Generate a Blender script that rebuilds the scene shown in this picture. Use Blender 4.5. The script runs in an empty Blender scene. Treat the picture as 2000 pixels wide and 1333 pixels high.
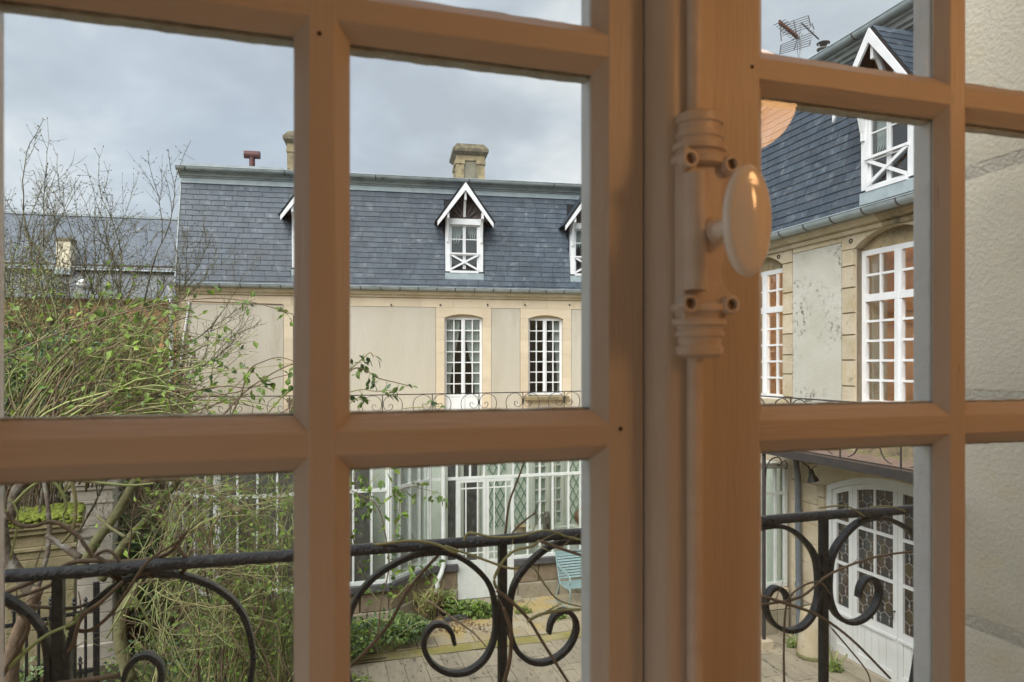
import bpy, bmesh, math, random
from mathutils import Vector, Matrix

random.seed(7)
scene = bpy.context.scene
C = scene.collection
PI = math.pi
R = math.radians

# ------------------------------------------------------------------ camera
CAMZ = 4.3                       # eye height above the courtyard (first floor room)
YAW = R(16.3)                    # the view is turned right of the wall's normal
FPX, HPX = 1333.0, 714.0         # focal length and horizon row of the 2000 px photograph
cam_d = bpy.data.cameras.new("camera")
cam = bpy.data.objects.new("camera", cam_d)
C.objects.link(cam)
cam.location = (0, 0, CAMZ)
cam.rotation_euler = (PI / 2, 0, -YAW)
cam_d.sensor_width = 36.0
cam_d.lens = 36.0 * FPX / 2000
cam_d.shift_y = (HPX - 666.5) / 2000
cam_d.clip_start = 0.02
cam_d.clip_end = 2000
cam_d.dof.use_dof = True
cam_d.dof.focus_distance = 13.0
cam_d.dof.aperture_fstop = 7.5
scene.camera = cam

# ------------------------------------------------------------------ sky
SUN_EL, SUN_DIR = R(42), Vector((-0.52, -0.52, 0.68)).normalized()
world = bpy.data.worlds.new("World")
scene.world = world
world.use_nodes = True
wn, wl = world.node_tree.nodes, world.node_tree.links
wn.clear()
w_out = wn.new("ShaderNodeOutputWorld")
w_bg = wn.new("ShaderNodeBackground")
w_bg.inputs["Strength"].default_value = 0.10
sky = wn.new("ShaderNodeTexSky")
sky.sky_type = 'NISHITA'
sky.sun_disc = False
sky.sun_elevation = math.asin(SUN_DIR.z)
sky.sun_rotation = math.atan2(SUN_DIR.x, SUN_DIR.y)
sky.dust_density = 3.0
tc = wn.new("ShaderNodeTexCoord")
mp = wn.new("ShaderNodeMapping")
mp.inputs["Scale"].default_value = (1.0, 1.0, 1.7)
mp.inputs["Location"].default_value = (6.6, 5.1, 0.9)
n1 = wn.new("ShaderNodeTexNoise")
n1.inputs["Scale"].default_value = 3.6
n1.inputs["Detail"].default_value = 7
n1.inputs["Roughness"].default_value = 0.55
n1.inputs["Distortion"].default_value = 0.25
r1 = wn.new("ShaderNodeValToRGB")          # cloud tones, grey blue to white
r1.color_ramp.elements[0].position = 0.38
r1.color_ramp.elements[0].color = (0.375, 0.42, 0.467, 1)
r1.color_ramp.elements[1].position = 0.67
r1.color_ramp.elements[1].color = (0.66, 0.685, 0.70, 1)
e = r1.color_ramp.elements.new(0.50)
e.color = (0.445, 0.50, 0.55, 1)
mul = wn.new("ShaderNodeMixRGB")
mul.blend_type = 'MULTIPLY'
mul.inputs[0].default_value = 1
mul.inputs[2].default_value = (4.0, 4.0, 4.0, 1)
n2 = wn.new("ShaderNodeTexNoise")
n2.inputs["Scale"].default_value = 1.1
n2.inputs["Detail"].default_value = 3
r2 = wn.new("ShaderNodeValToRGB")          # how closed the overcast is
r2.color_ramp.elements[0].position = 0.30
r2.color_ramp.elements[0].color = (0.86, 0.86, 0.86, 1)
r2.color_ramp.elements[1].position = 0.60
mixs = wn.new("ShaderNodeMixRGB")
wl.new(tc.outputs["Generated"], mp.inputs["Vector"])
wl.new(mp.outputs["Vector"], n1.inputs["Vector"])
wl.new(mp.outputs["Vector"], n2.inputs["Vector"])
wl.new(n1.outputs["Fac"], r1.inputs["Fac"])
wl.new(r1.outputs["Color"], mul.inputs[1])
wl.new(n2.outputs["Fac"], r2.inputs["Fac"])
wl.new(r2.outputs["Color"], mixs.inputs[0])
wl.new(sky.outputs["Color"], mixs.inputs[1])
wl.new(mul.outputs["Color"], mixs.inputs[2])
wl.new(mixs.outputs["Color"], w_bg.inputs["Color"])
wl.new(w_bg.outputs["Background"], w_out.inputs["Surface"])

# ------------------------------------------------------------------ sun behind thin cloud
sun_d = bpy.data.lights.new("sun", 'SUN')
sun_d.energy = 1.5
sun_d.angle = R(55)
sun_d.color = (1.0, 0.965, 0.92)
sun = bpy.data.objects.new("sun", sun_d)
C.objects.link(sun)
sun.location = (-20, -20, 40)
sun.rotation_euler = SUN_DIR.to_track_quat('Z', 'Y').to_euler()

vs = scene.view_settings
vs.view_transform = 'Standard'
vs.look = 'None'
vs.gamma = 1.0
vs.exposure = 1.75
vs.use_curve_mapping = False

cy = scene.cycles
cy.use_denoising = True
cy.max_bounces = 10
cy.diffuse_bounces = 4
cy.glossy_bounces = 3
cy.transmission_bounces = 6
cy.transparent_max_bounces = 24
cy.sample_clamp_indirect = 6.0
cy.caustics_reflective = False
cy.caustics_refractive = False
cy.use_adaptive_sampling = True
cy.adaptive_threshold = 0.012

# ------------------------------------------------------------------ where a photo pixel lies
SA, CA = math.sin(YAW), math.cos(YAW)
def W(px, py, z):
    """point at image column px, row py and depth z (metres along the view axis)"""
    xc = (px - 1000) / FPX * z
    return Vector((xc * CA + z * SA, -xc * SA + z * CA, CAMZ + (HPX - py) / FPX * z))
def depth(X, Y):
    return SA * X + CA * Y
def tan_of(px):
    return math.tan(YAW + math.atan((px - 1000) / FPX))
def pix(p):
    z = depth(p[0], p[1])
    if z < 0.05:
        return (-9999, -9999)
    return (1000 + FPX * (p[0] * CA - p[1] * SA) / z, HPX - FPX * (p[2] - CAMZ) / z)
PANES = [(8, 40, 578, 808), (680, 105, 1142, 802), (1482, 0, 1784, 140), (1482, 205, 1784, 795),
         (8, 915, 578, 1333), (680, 895, 1142, 1333), (1482, 880, 1784, 1333)]
def in_view(p, m=6):
    x, y = pix(p)
    return any(a - m < x < c + m and b - m < y < d + m for a, b, c, d in PANES)

class Frame:
    """a wall's own axes: x along it to the right, y into the building, z up"""
    def __init__(s, ox, oy, rz):
        s.o, s.rz = Vector((ox, oy)), rz
        s.c, s.s = math.cos(rz), math.sin(rz)
        s.M = Matrix.Translation((ox, oy, 0)) @ Matrix.Rotation(rz, 4, 'Z')
    def loc(s, X, Y):
        dx, dy = X - s.o.x, Y - s.o.y
        return dx * s.c + dy * s.s, -dx * s.s + dy * s.c
    def wld(s, x, y, z=0):
        return Vector((s.o.x + x * s.c - y * s.s, s.o.y + x * s.s + y * s.c, z))
    def x(s, px, y=0.0):
        t = tan_of(px)
        ax, ay = s.loc(0, 0)
        bx, by = s.loc(t, 1)
        k = (y - ay) / (by - ay)
        return ax + k * (bx - ax)
    def z(s, px, py, y=0.0):
        p = s.wld(s.x(px, y), y)
        return CAMZ + (HPX - py) / FPX * depth(p.x, p.y)

# ------------------------------------------------------------------ mesh helpers
class MB:
    def __init__(s):
        s.v, s.f, s.mi = [], [], []
    def add(s, vs_, fs, M=None, mi=0):
        b = len(s.v)
        for p in vs_:
            p = Vector(p)
            s.v.append(M @ p if M is not None else p)
        for q in fs:
            s.f.append(tuple(b + i for i in q))
            s.mi.append(mi)
        return s
    def box(s, x0, x1, y0, y1, z0, z1, M=None, mi=0):
        return s.add([(x0, y0, z0), (x1, y0, z0), (x1, y1, z0), (x0, y1, z0), (x0, y0, z1), (x1, y0, z1), (x1, y1, z1), (x0, y1, z1)],
                     [(3, 2, 1, 0), (4, 5, 6, 7), (0, 1, 5, 4), (1, 2, 6, 5), (2, 3, 7, 6), (3, 0, 4, 7)], M, mi)
    def bar(s, a, b, w, d, up=(0, 0, 1), mi=0):
        """rectangular bar from a to b, width w across, d along up"""
        a, b = Vector(a), Vector(b)
        t = (b - a)
        L = t.length
        if L < 1e-6:
            return s
        t.normalize()
        u = Vector(up)
        r = t.cross(u)
        if r.length < 1e-4:
            r = t.cross(Vector((1, 0, 0)))
        r.normalize()
        u = r.cross(t)
        vs_ = []
        for p in (a, b):
            for i, j in ((-1, -1), (1, -1), (1, 1), (-1, 1)):
                vs_.append(p + r * (i * w / 2) + u * (j * d / 2))
        return s.add(vs_, [(3, 2, 1, 0), (4, 5, 6, 7), (0, 1, 5, 4), (1, 2, 6, 5), (2, 3, 7, 6), (3, 0, 4, 7)], None, mi)
    def prism(s, pts, axis, a, b, M=None, mi=0):
        """extrude a 2D outline along an axis: 'x' takes (y,z), 'y' takes (x,z), 'z' takes (x,y)"""
        def mk(p, k):
            return (k, p[0], p[1]) if axis == 'x' else (p[0], k, p[1]) if axis == 'y' else (p[0], p[1], k)
        n = len(pts)
        area = sum(pts[i][0] * pts[(i + 1) % n][1] - pts[(i + 1) % n][0] * pts[i][1] for i in range(n))
        pts = list(pts) if area > 0 else list(reversed(pts))
        vs_ = [mk(p, a) for p in pts] + [mk(p, b) for p in pts]
        fs = [tuple(range(n - 1, -1, -1)), tuple(range(n, 2 * n))]
        fs += [(i, (i + 1) % n, n + (i + 1) % n, n + i) for i in range(n)]
        if axis == 'y':
            fs = [tuple(reversed(q)) for q in fs]
        return s.add(vs_, fs, M, mi)
    def sweep(s, pts, prof, up=(0, 0, 1), mi=0, closed=False, scale=None):
        """sweep a 2D profile (side, up) along points"""
        pts = [Vector(p) for p in pts]
        n, k = len(pts), len(prof)
        b = len(s.v)
        U = Vector(up)
        for i, p in enumerate(pts):
            if closed:
                t = pts[(i + 1) % n] - pts[i - 1]
            else:
                t = pts[min(i + 1, n - 1)] - pts[max(i - 1, 0)]
            t.normalize()
            r = t.cross(U)
            if r.length < 1e-4:
                r = t.cross(Vector((0.3, 1, 0.1)))
            r.normalize()
            u = r.cross(t)
            sc = scale[i] if scale else 1
            for (a, c) in prof:
                s.v.append(p + r * (a * sc) + u * (c * sc))
        for i in range(n if closed else n - 1):
            for j in range(k):
                i2, j2 = (i + 1) % n, (j + 1) % k
                s.f.append((b + i * k + j, b + i * k + j2, b + i2 * k + j2, b + i2 * k + j))
                s.mi.append(mi)
        if not closed:
            s.f.append(tuple(b + j for j in range(k - 1, -1, -1)))
            s.mi.append(mi)
            s.f.append(tuple(b + (n - 1) * k + j for j in range(k)))
            s.mi.append(mi)
        return s
    def tube(s, pts, r0, r1=None, sides=5, mi=0):
        r1 = r0 if r1 is None else r1
        n = len(pts)
        prof = [(math.cos(2 * PI * j / sides), math.sin(2 * PI * j / sides)) for j in range(sides)]
        sc = [r0 + (r1 - r0) * i / max(1, n - 1) for i in range(n)]
        d = Vector(pts[-1]) - Vector(pts[0])
        up = (0, 0, 1) if abs(d.z) < 0.8 * max(d.length, 1e-6) else (0.2, 1, 0)
        return s.sweep(pts, prof, up, mi, False, sc)
    def lathe(s, prof, seg=16, M=None, mi=0, sx=1, sy=1):
        """prof of (radius, height) turned about z"""
        k = len(prof)
        vs_ = []
        for i in range(seg):
            a = 2 * PI * i / seg
            for (r, h) in prof:
                vs_.append((r * math.cos(a) * sx, r * math.sin(a) * sy, h))
        fs = []
        for i in range(seg):
            for j in range(k - 1):
                a, b2 = i * k + j, ((i + 1) % seg) * k + j
                fs.append((a, b2, b2 + 1, a + 1))
        if prof[0][0] > 1e-5:
            fs.append(tuple(i * k for i in range(seg - 1, -1, -1)))
        if prof[-1][0] > 1e-5:
            fs.append(tuple(i * k + k - 1 for i in range(seg)))
        return s.add(vs_, fs, M, mi)
    def leaf(s, p, d, n, L, w, mi=0):
        d = Vector(d).normalized()
        r = d.cross(Vector(n))
        if r.length < 1e-3:
            r = d.cross(Vector((0.3, 0.5, 0.8)))
        r.normalize()
        u = r.cross(d)
        p = Vector(p)
        m = p + d * L * 0.45
        vs_ = [p, m - r * w / 2 + u * w * 0.16, p + d * L - u * L * 0.10, m + r * w / 2 + u * w * 0.16, m]
        return s.add(vs_, [(0, 4, 1), (1, 4, 2), (0, 3, 4), (3, 2, 4)], None, mi)
    def mesh(s, name, mats, smooth=False):
        me = bpy.data.meshes.new(name)
        me.from_pydata([tuple(p) for p in s.v], [], s.f)
        for m in (mats if isinstance(mats, (list, tuple)) else [mats]):
            me.materials.append(m)
        if any(s.mi):
            me.polygons.foreach_set("material_index", s.mi)
        if smooth:
            me.polygons.foreach_set("use_smooth", [True] * len(me.polygons))
        me.update()
        return me
    def build(s, name, mats, parent=None, smooth=False, world=False, bevel=0, auto=None):
        o = bpy.data.objects.new(name, s.mesh(name, mats, smooth or auto is not None))
        C.objects.link(o)
        put(o, parent, world)
        if auto is not None:
            o.data.set_sharp_from_angle(angle=R(auto))
        if bevel:
            md = o.modifiers.new("bevel", 'BEVEL')
            md.width = bevel
            md.segments = 2
            md.limit_method = 'ANGLE'
            md.angle_limit = R(40)
        return o

def mat_of(o):
    M = o.matrix_basis.copy()
    if o.parent:
        return mat_of(o.parent) @ o.matrix_parent_inverse @ M
    return M
def put(o, parent, world=False):
    if parent is not None:
        o.parent = parent
        if world:
            o.matrix_parent_inverse = mat_of(parent).inverted()
    return o
def inst(name, me, parent, loc=(0, 0, 0), rot=(0, 0, 0), scale=(1, 1, 1), world=False):
    o = bpy.data.objects.new(name, me)
    C.objects.link(o)
    o.location, o.rotation_euler, o.scale = loc, rot, scale
    return put(o, parent, world)
def tag(o, label=None, cat=None, group=None, kind=None):
    if label:
        o["label"] = label
    if cat:
        o["category"] = cat
    if group:
        o["group"] = group
    if kind:
        o["kind"] = kind
    return o
def thing(name, label, cat, loc=(0, 0, 0), rz=0.0, group=None):
    o = bpy.data.objects.new(name, None)
    C.objects.link(o)
    o.empty_display_size = 0.2
    o.location = loc
    o.rotation_euler = (0, 0, rz)
    return tag(o, label, cat, group)
UNIT = {}
def unit_box(mat, key=None):
    """1 m cube, base corner at -0.5,-0.5,-0.5, shared by all alike blocks of one material"""
    k = mat.name
    if k not in UNIT:
        UNIT[k] = MB().box(-.5, .5, -.5, .5, -.5, .5).mesh("block", mat)
    return UNIT[k]
BLK = {}
def block_mesh(mat):
    """cube with chamfered front edges (front is -y)"""
    k = mat.name
    if k not in BLK:
        c = 0.03
        v = [(-.5, .5, -.5), (.5, .5, -.5), (.5, .5, .5), (-.5, .5, .5), (-.5, -.3, -.5), (.5, -.3, -.5), (.5, -.3, .5), (-.5, -.3, .5),
             (-.5 + c, -.5, -.5 + c), (.5 - c, -.5, -.5 + c), (.5 - c, -.5, .5 - c), (-.5 + c, -.5, .5 - c)]
        f = [(8, 9, 10, 11), (4, 5, 9, 8), (5, 6, 10, 9), (6, 7, 11, 10), (7, 4, 8, 11), (0, 1, 5, 4), (1, 2, 6, 5), (2, 3, 7, 6), (3, 0, 4, 7), (3, 2, 1, 0)]
        BLK[k] = MB().add(v, f).mesh("stone", mat)
    return BLK[k]
def blk(name, mat, parent, x0, x1, y0, y1, z0, z1, cham=True):
    me = block_mesh(mat) if cham else unit_box(mat)
    return inst(name, me, parent, ((x0 + x1) / 2, (y0 + y1) / 2, (z0 + z1) / 2), (0, 0, 0), (x1 - x0, y1 - y0, z1 - z0))

# ------------------------------------------------------------------ materials
MATS = {}
def srgb(r, g, b):
    f = lambda c: (c / 255) / 12.92 if c / 255 <= 0.04045 else ((c / 255 + 0.055) / 1.055) ** 2.4
    return (f(r), f(g), f(b))
def mk(name, base, rough=0.6, var=None, vscale=6.0, vdetail=6.0, vlo=0.35, vhi=0.65, island=0.0, obj=0.0, bump=0.0, bscale=60.0,
       spots=None, sscale=20.0, slo=0.62, shi=0.72, sgate=None, metallic=0.0, transl=0.0, coat=0.0, stretch=(1, 1, 1), spec=0.5):
    """procedural surface: a base colour, a second tone spread by noise, brightness that differs from piece to piece, blotches and relief"""
    m = bpy.data.materials.new(name)
    m.use_nodes = True
    nt = m.node_tree
    N, L = nt.nodes, nt.links
    N.clear()
    out = N.new("ShaderNodeOutputMaterial")
    p = N.new("ShaderNodeBsdfPrincipled")
    p.inputs["Roughness"].default_value = rough
    p.inputs["Metallic"].default_value = metallic
    p.inputs["Specular IOR Level"].default_value = spec
    if coat:
        p.inputs["Coat Weight"].default_value = coat
        p.inputs["Coat Roughness"].default_value = 0.15
    t = N.new("ShaderNodeTexCoord")
    mp_ = N.new("ShaderNodeMapping")
    mp_.inputs["Scale"].default_value = stretch
    geo = N.new("ShaderNodeNewGeometry")
    L.new(geo.outputs["Position"], mp_.inputs["Vector"])
    vec = mp_.outputs["Vector"]
    def noise(scale, detail=6.0, rgh=0.6, off=0.0):
        n = N.new("ShaderNodeTexNoise")
        n.inputs["Scale"].default_value = scale
        n.inputs["Detail"].default_value = detail
        n.inputs["Roughness"].default_value = rgh
        if off:
            a = N.new("ShaderNodeVectorMath")
            a.inputs[1].default_value = (off, off * 1.7, off * 0.6)
            L.new(vec, a.inputs[0])
            L.new(a.outputs[0], n.inputs["Vector"])
        else:
            L.new(vec, n.inputs["Vector"])
        return n.outputs["Fac"]
    def ramp(src, lo, hi):
        r = N.new("ShaderNodeMapRange")
        r.inputs["From Min"].default_value = lo
        r.inputs["From Max"].default_value = hi
        L.new(src, r.inputs["Value"])
        return r.outputs["Result"]
    def mix(fac, a, b, mode='MIX'):
        x = N.new("ShaderNodeMixRGB")
        x.blend_type = mode
        for sock, val in ((x.inputs[0], fac), (x.inputs[1], a), (x.inputs[2], b)):
            if hasattr(val, "is_linked"):
                L.new(val, sock)
            elif isinstance(val, (int, float)):
                sock.default_value = val
            else:
                sock.default_value = (*val, 1)
        return x.outputs[0]
    col = None
    if var is not None:
        col = mix(ramp(noise(vscale, vdetail), vlo, vhi), base, var)
    if spots is not None:
        f = ramp(noise(sscale, 8.0, 0.65, 7.3), slo, shi)
        if sgate is not None:
            g = ramp(noise(sgate, 3.0, 0.5, 3.1), 0.45, 0.62)
            mm = N.new("ShaderNodeMath")
            mm.operation = 'MULTIPLY'
            L.new(f, mm.inputs[0])
            L.new(g, mm.inputs[1])
            f = mm.outputs[0]
        col = mix(f, col if col is not None else base, spots)
    for amt, src in ((island, geo.outputs["Random Per Island"]), (obj, None)):
        if amt:
            if src is None:
                oi = N.new("ShaderNodeObjectInfo")
                src = oi.outputs["Random"]
            r = N.new("ShaderNodeMapRange")
            r.inputs["To Min"].default_value = 1 - amt
            r.inputs["To Max"].default_value = 1 + amt
            L.new(src, r.inputs["Value"])
            cb = N.new("ShaderNodeCombineColor")
            for i in range(3):
                L.new(r.outputs[0], cb.inputs[i])
            col = mix(1.0, col if col is not None else base, cb.outputs[0], 'MULTIPLY')
    if col is None:
        p.inputs["Base Color"].default_value = (*base, 1)
    else:
        L.new(col, p.inputs["Base Color"])
    if bump:
        b = N.new("ShaderNodeBump")
        b.inputs["Strength"].default_value = min(1.0, bump)
        b.inputs["Distance"].default_value = 0.02 if bscale < 100 else 0.006
        L.new(noise(bscale, 6.0, 0.6, 1.9), b.inputs["Height"])
        L.new(b.outputs[0], p.inputs["Normal"])
    sh = p.outputs[0]
    if transl:
        tr = N.new("ShaderNodeBsdfTranslucent")
        if col is None:
            tr.inputs["Color"].default_value = (*base, 1)
        else:
            L.new(col, tr.inputs["Color"])
        ms = N.new("ShaderNodeMixShader")
        ms.inputs[0].default_value = transl
        L.new(sh, ms.inputs[1])
        L.new(tr.outputs[0], ms.inputs[2])
        sh = ms.outputs[0]
    L.new(sh, out.inputs["Surface"])
    MATS[name] = m
    return m
def glass_mat(name, tint=(0.93, 0.96, 0.95), ior=1.5, dirt=0.0, rough=0.0, wav=0.0, refl=1.0):
    m = bpy.data.materials.new(name)
    m.use_nodes = True
    N, L = m.node_tree.nodes, m.node_tree.links
    N.clear()
    out = N.new("ShaderNodeOutputMaterial")
    tr = N.new("ShaderNodeBsdfTransparent")
    tr.inputs["Color"].default_value = (*tint, 1)
    gl = N.new("ShaderNodeBsdfGlossy")
    gl.inputs["Roughness"].default_value = rough
    gl.inputs["Color"].default_value = (refl, refl, refl, 1)
    lw = N.new("ShaderNodeLayerWeight")
    lw.inputs["Blend"].default_value = 0.5
    pw = N.new("ShaderNodeMath")
    pw.operation = 'POWER'
    pw.inputs[1].default_value = 5.0
    L.new(lw.outputs["Facing"], pw.inputs[0])
    r0 = ((ior - 1) / (ior + 1)) ** 2
    fr = N.new("ShaderNodeMapRange")
    fr.inputs["To Min"].default_value = r0
    fr.inputs["To Max"].default_value = 1.0
    L.new(pw.outputs[0], fr.inputs["Value"])
    if wav:
        nz = N.new("ShaderNodeTexNoise")
        nz.inputs["Scale"].default_value = 3.0
        nz.inputs["Detail"].default_value = 1.0
        g = N.new("ShaderNodeNewGeometry")
        L.new(g.outputs["Position"], nz.inputs["Vector"])
        b = N.new("ShaderNodeBump")
        b.inputs["Strength"].default_value = wav
        b.inputs["Distance"].default_value = 0.02
        L.new(nz.outputs["Fac"], b.inputs["Height"])
        L.new(b.outputs[0], gl.inputs["Normal"])
    mx = N.new("ShaderNodeMixShader")
    L.new(fr.outputs[0], mx.inputs[0])
    L.new(tr.outputs[0], mx.inputs[1])
    L.new(gl.outputs[0], mx.inputs[2])
    sh = mx.outputs[0]
    if dirt:
        df = N.new("ShaderNodeBsdfDiffuse")
        df.inputs["Color"].default_value = (0.6, 0.62, 0.6, 1)
        g2 = N.new("ShaderNodeNewGeometry")
        nz = N.new("ShaderNodeTexNoise")
        nz.inputs["Scale"].default_value = 9.0
        nz.inputs["Detail"].default_value = 8.0
        L.new(g2.outputs["Position"], nz.inputs["Vector"])
        mr = N.new("ShaderNodeMapRange")
        mr.inputs["From Min"].default_value = 0.45
        mr.inputs["From Max"].default_value = 0.8
        mr.inputs["To Max"].default_value = dirt
        L.new(nz.outputs["Fac"], mr.inputs["Value"])
        mx2 = N.new("ShaderNodeMixShader")
        L.new(mr.outputs[0], mx2.inputs[0])
        L.new(sh, mx2.inputs[1])
        L.new(df.outputs[0], mx2.inputs[2])
        sh = mx2.outputs[0]
    L.new(sh, out.inputs["Surface"])
    MATS[name] = m
    return m
def emit_mat(name, col, strength):
    m = bpy.data.materials.new(name)
    m.use_nodes = True
    N, L = m.node_tree.nodes, m.node_tree.links
    N.clear()
    out = N.new("ShaderNodeOutputMaterial")
    em = N.new("ShaderNodeEmission")
    em.inputs["Color"].default_value = (*col, 1)
    em.inputs["Strength"].default_value = strength
    L.new(em.outputs[0], out.inputs["Surface"])
    MATS[name] = m
    return m

paint_in = mk("cream_paint_indoors", (0.60, 0.53, 0.455), 0.36, (0.565, 0.49, 0.41), 30, 8, 0.38, 0.72, bump=0.32, bscale=230, stretch=(1, 1, 0.07), spec=0.6, spots=(0.20, 0.13, 0.08), sscale=70, slo=0.665, shi=0.72, sgate=4.0)
paint_h = mk("cream_paint_brushed_across", (0.60, 0.53, 0.455), 0.36, (0.565, 0.49, 0.41), 30, 8, 0.38, 0.72, bump=0.32, bscale=230, stretch=(0.07, 1, 1), spec=0.6, spots=(0.20, 0.13, 0.08), sscale=70, slo=0.665, shi=0.72, sgate=4.0)
paint_out = mk("white_paint_outdoors", (0.80, 0.82, 0.82), 0.45, (0.66, 0.69, 0.68), 22, 6, 0.45, 0.8, bump=0.3, bscale=120)
putty_m = mk("window_putty", (0.70, 0.70, 0.64), 0.7, (0.42, 0.42, 0.34), 30, 6, 0.4, 0.7, bump=0.7, bscale=90)
nail_m = mk("nail_head", (0.06, 0.035, 0.02), 0.6)
latch_m = mk("latch_paint", (0.68, 0.60, 0.53), 0.35, (0.60, 0.51, 0.43), 30, 5, 0.4, 0.75, bump=0.2, bscale=160)
porcelain = mk("porcelain", (0.88, 0.84, 0.78), 0.12, coat=0.6)
glass_near = glass_mat("window_glass", (0.985, 0.99, 0.985), 1.30, 0.02)
glass_far = glass_mat("pane_glass", (0.86, 0.90, 0.89), 1.75, 0.0, wav=0.25)
glass_old = glass_mat("conservatory_glass", (0.94, 0.97, 0.96), 1.5, 0.06, wav=0.15)
iron = mk("black_iron_paint", (0.016, 0.018, 0.022), 0.24, (0.035, 0.035, 0.04), 30, 6, 0.45, 0.7, bump=0.55, bscale=45, spots=(0.16, 0.15, 0.14), sscale=38, slo=0.68, shi=0.75, spec=0.6)
iron_far = mk("dark_iron", (0.03, 0.03, 0.033), 0.5, (0.06, 0.05, 0.045), 12, 4, 0.4, 0.7)
slate = mk("slate", (0.038, 0.058, 0.083), 0.46, (0.070, 0.094, 0.120), 3.5, 7, 0.38, 0.72, island=0.15, obj=0.15, bump=0.35, bscale=55, spots=(0.24, 0.27, 0.29), sscale=6, slo=0.56, shi=0.86)
slate_under = mk("dark_slate_underlay", (0.012, 0.014, 0.017), 0.8)  # dark roof underlay that shows in the joints between slates
zinc = mk("zinc", (0.36, 0.41, 0.43), 0.42, (0.22, 0.26, 0.27), 4, 6, 0.4, 0.7, metallic=0.0, spots=(0.045, 0.05, 0.04), sscale=5, slo=0.60, shi=0.75, stretch=(1, 1, 3))
zinc_lt = mk("zinc_pale", (0.36, 0.43, 0.46), 0.45, (0.26, 0.32, 0.35), 5, 5, 0.4, 0.7, metallic=0.0)
plaster = mk("beige_plaster", (0.535, 0.50, 0.425), 0.85, (0.475, 0.435, 0.355), 0.8, 7, 0.35, 0.65, bump=0.45, bscale=40, spots=(0.38, 0.34, 0.26), sscale=3.5, slo=0.48, shi=0.76, sgate=0.9, stretch=(1, 1, 0.25))
plaster_grey = mk("grey_plaster", (0.56, 0.555, 0.50), 0.88, (0.48, 0.47, 0.40), 1.4, 6, 0.35, 0.65, bump=0.5, bscale=45, spots=(0.12, 0.115, 0.095), sscale=14, slo=0.53, shi=0.63, sgate=1.1)
lime = mk("pale_limestone", (0.65, 0.55, 0.41), 0.85, (0.60, 0.50, 0.36), 3, 6, 0.4, 0.7, obj=0.07, bump=0.35, bscale=40)
lime_old = mk("weathered_limestone", (0.57, 0.50, 0.38), 0.9, (0.47, 0.39, 0.25), 3.0, 7, 0.4, 0.65, obj=0.08, bump=0.6, bscale=30, spots=(0.20, 0.18, 0.13), sscale=11, slo=0.60, shi=0.74)
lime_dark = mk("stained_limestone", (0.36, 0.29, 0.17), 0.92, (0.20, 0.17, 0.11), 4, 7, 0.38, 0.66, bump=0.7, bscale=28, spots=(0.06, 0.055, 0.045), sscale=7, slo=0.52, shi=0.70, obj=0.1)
chim_panel = mk("cement_render", (0.26, 0.24, 0.18), 0.92, (0.16, 0.155, 0.12), 4, 6, 0.38, 0.66, bump=0.5, bscale=35)
chim_cap = mk("lichen_stone", (0.12, 0.105, 0.075), 0.95, (0.24, 0.21, 0.13), 9, 7, 0.45, 0.7, bump=0.8, bscale=25, spots=(0.46, 0.45, 0.38), sscale=26, slo=0.62, shi=0.72)
mortar = mk("mortar", (0.47, 0.40, 0.30), 0.95)
reveal_m = mk("rough_pale_render", (0.74, 0.685, 0.57), 0.92, (0.67, 0.63, 0.53), 3.2, 6, 0.4, 0.65, obj=0.03, bump=0.38, bscale=60, spots=(0.74, 0.63, 0.45), sscale=5, slo=0.55, shi=0.75)
white = mk("white_gloss_paint", (0.78, 0.80, 0.82), 0.4, (0.70, 0.72, 0.74), 5, 5, 0.4, 0.7)
white_cons = mk("greyed_white_paint", (0.74, 0.77, 0.75), 0.45, (0.62, 0.66, 0.63), 6, 5, 0.4, 0.75)
white_door = mk("white_door_paint", (0.74, 0.76, 0.76), 0.45, (0.66, 0.68, 0.67), 3, 5, 0.4, 0.7, spots=(0.45, 0.46, 0.43), sscale=12, slo=0.66, shi=0.8)
curtain = mk("white_curtain", (0.80, 0.80, 0.77), 0.9, transl=0.35)
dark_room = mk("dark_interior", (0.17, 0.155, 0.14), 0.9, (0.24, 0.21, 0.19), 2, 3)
warm_room = mk("warm_interior", (0.68, 0.50, 0.34), 0.8, (0.62, 0.44, 0.29), 2, 3)
oak = mk("pine_door_wood", (0.58, 0.37, 0.20), 0.5, (0.50, 0.30, 0.15), 5, 5, 0.4, 0.7, stretch=(3, 3, 0.4))
gable_wood = mk("dark_gable_boards", (0.075, 0.06, 0.06), 0.85, (0.12, 0.10, 0.10), 5, 5, 0.4, 0.7, stretch=(4, 4, 0.5))
gable_brown = mk("brown_gable_boards", (0.13, 0.075, 0.058), 0.8, (0.17, 0.10, 0.08), 6, 5)
rust_pipe = mk("red_brown_paint", (0.13, 0.045, 0.04), 0.6, (0.08, 0.035, 0.035), 10, 5)
steel = mk("flue_steel", (0.62, 0.64, 0.66), 0.35, metallic=0.6)
steel_dk = mk("flue_collar", (0.11, 0.10, 0.095), 0.5, metallic=0.4)
antenna_m = mk("antenna_metal", (0.10, 0.10, 0.105), 0.5, metallic=0.3)
antenna_rust = mk("antenna_rust", (0.14, 0.06, 0.035), 0.8, (0.08, 0.04, 0.03), 30, 4)
green_wall = mk("pale_green_wall", (0.70, 0.72, 0.64), 0.85, (0.64, 0.67, 0.58), 1.5, 5)
green_lath = mk("green_lath", (0.13, 0.24, 0.165), 0.6, (0.10, 0.19, 0.13), 9, 4)
grey_win = mk("grey_white_joinery", (0.50, 0.50, 0.44), 0.6)
teal = mk("pale_teal_paint", (0.30, 0.43, 0.44), 0.4, (0.24, 0.35, 0.36), 12, 5)
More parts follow.
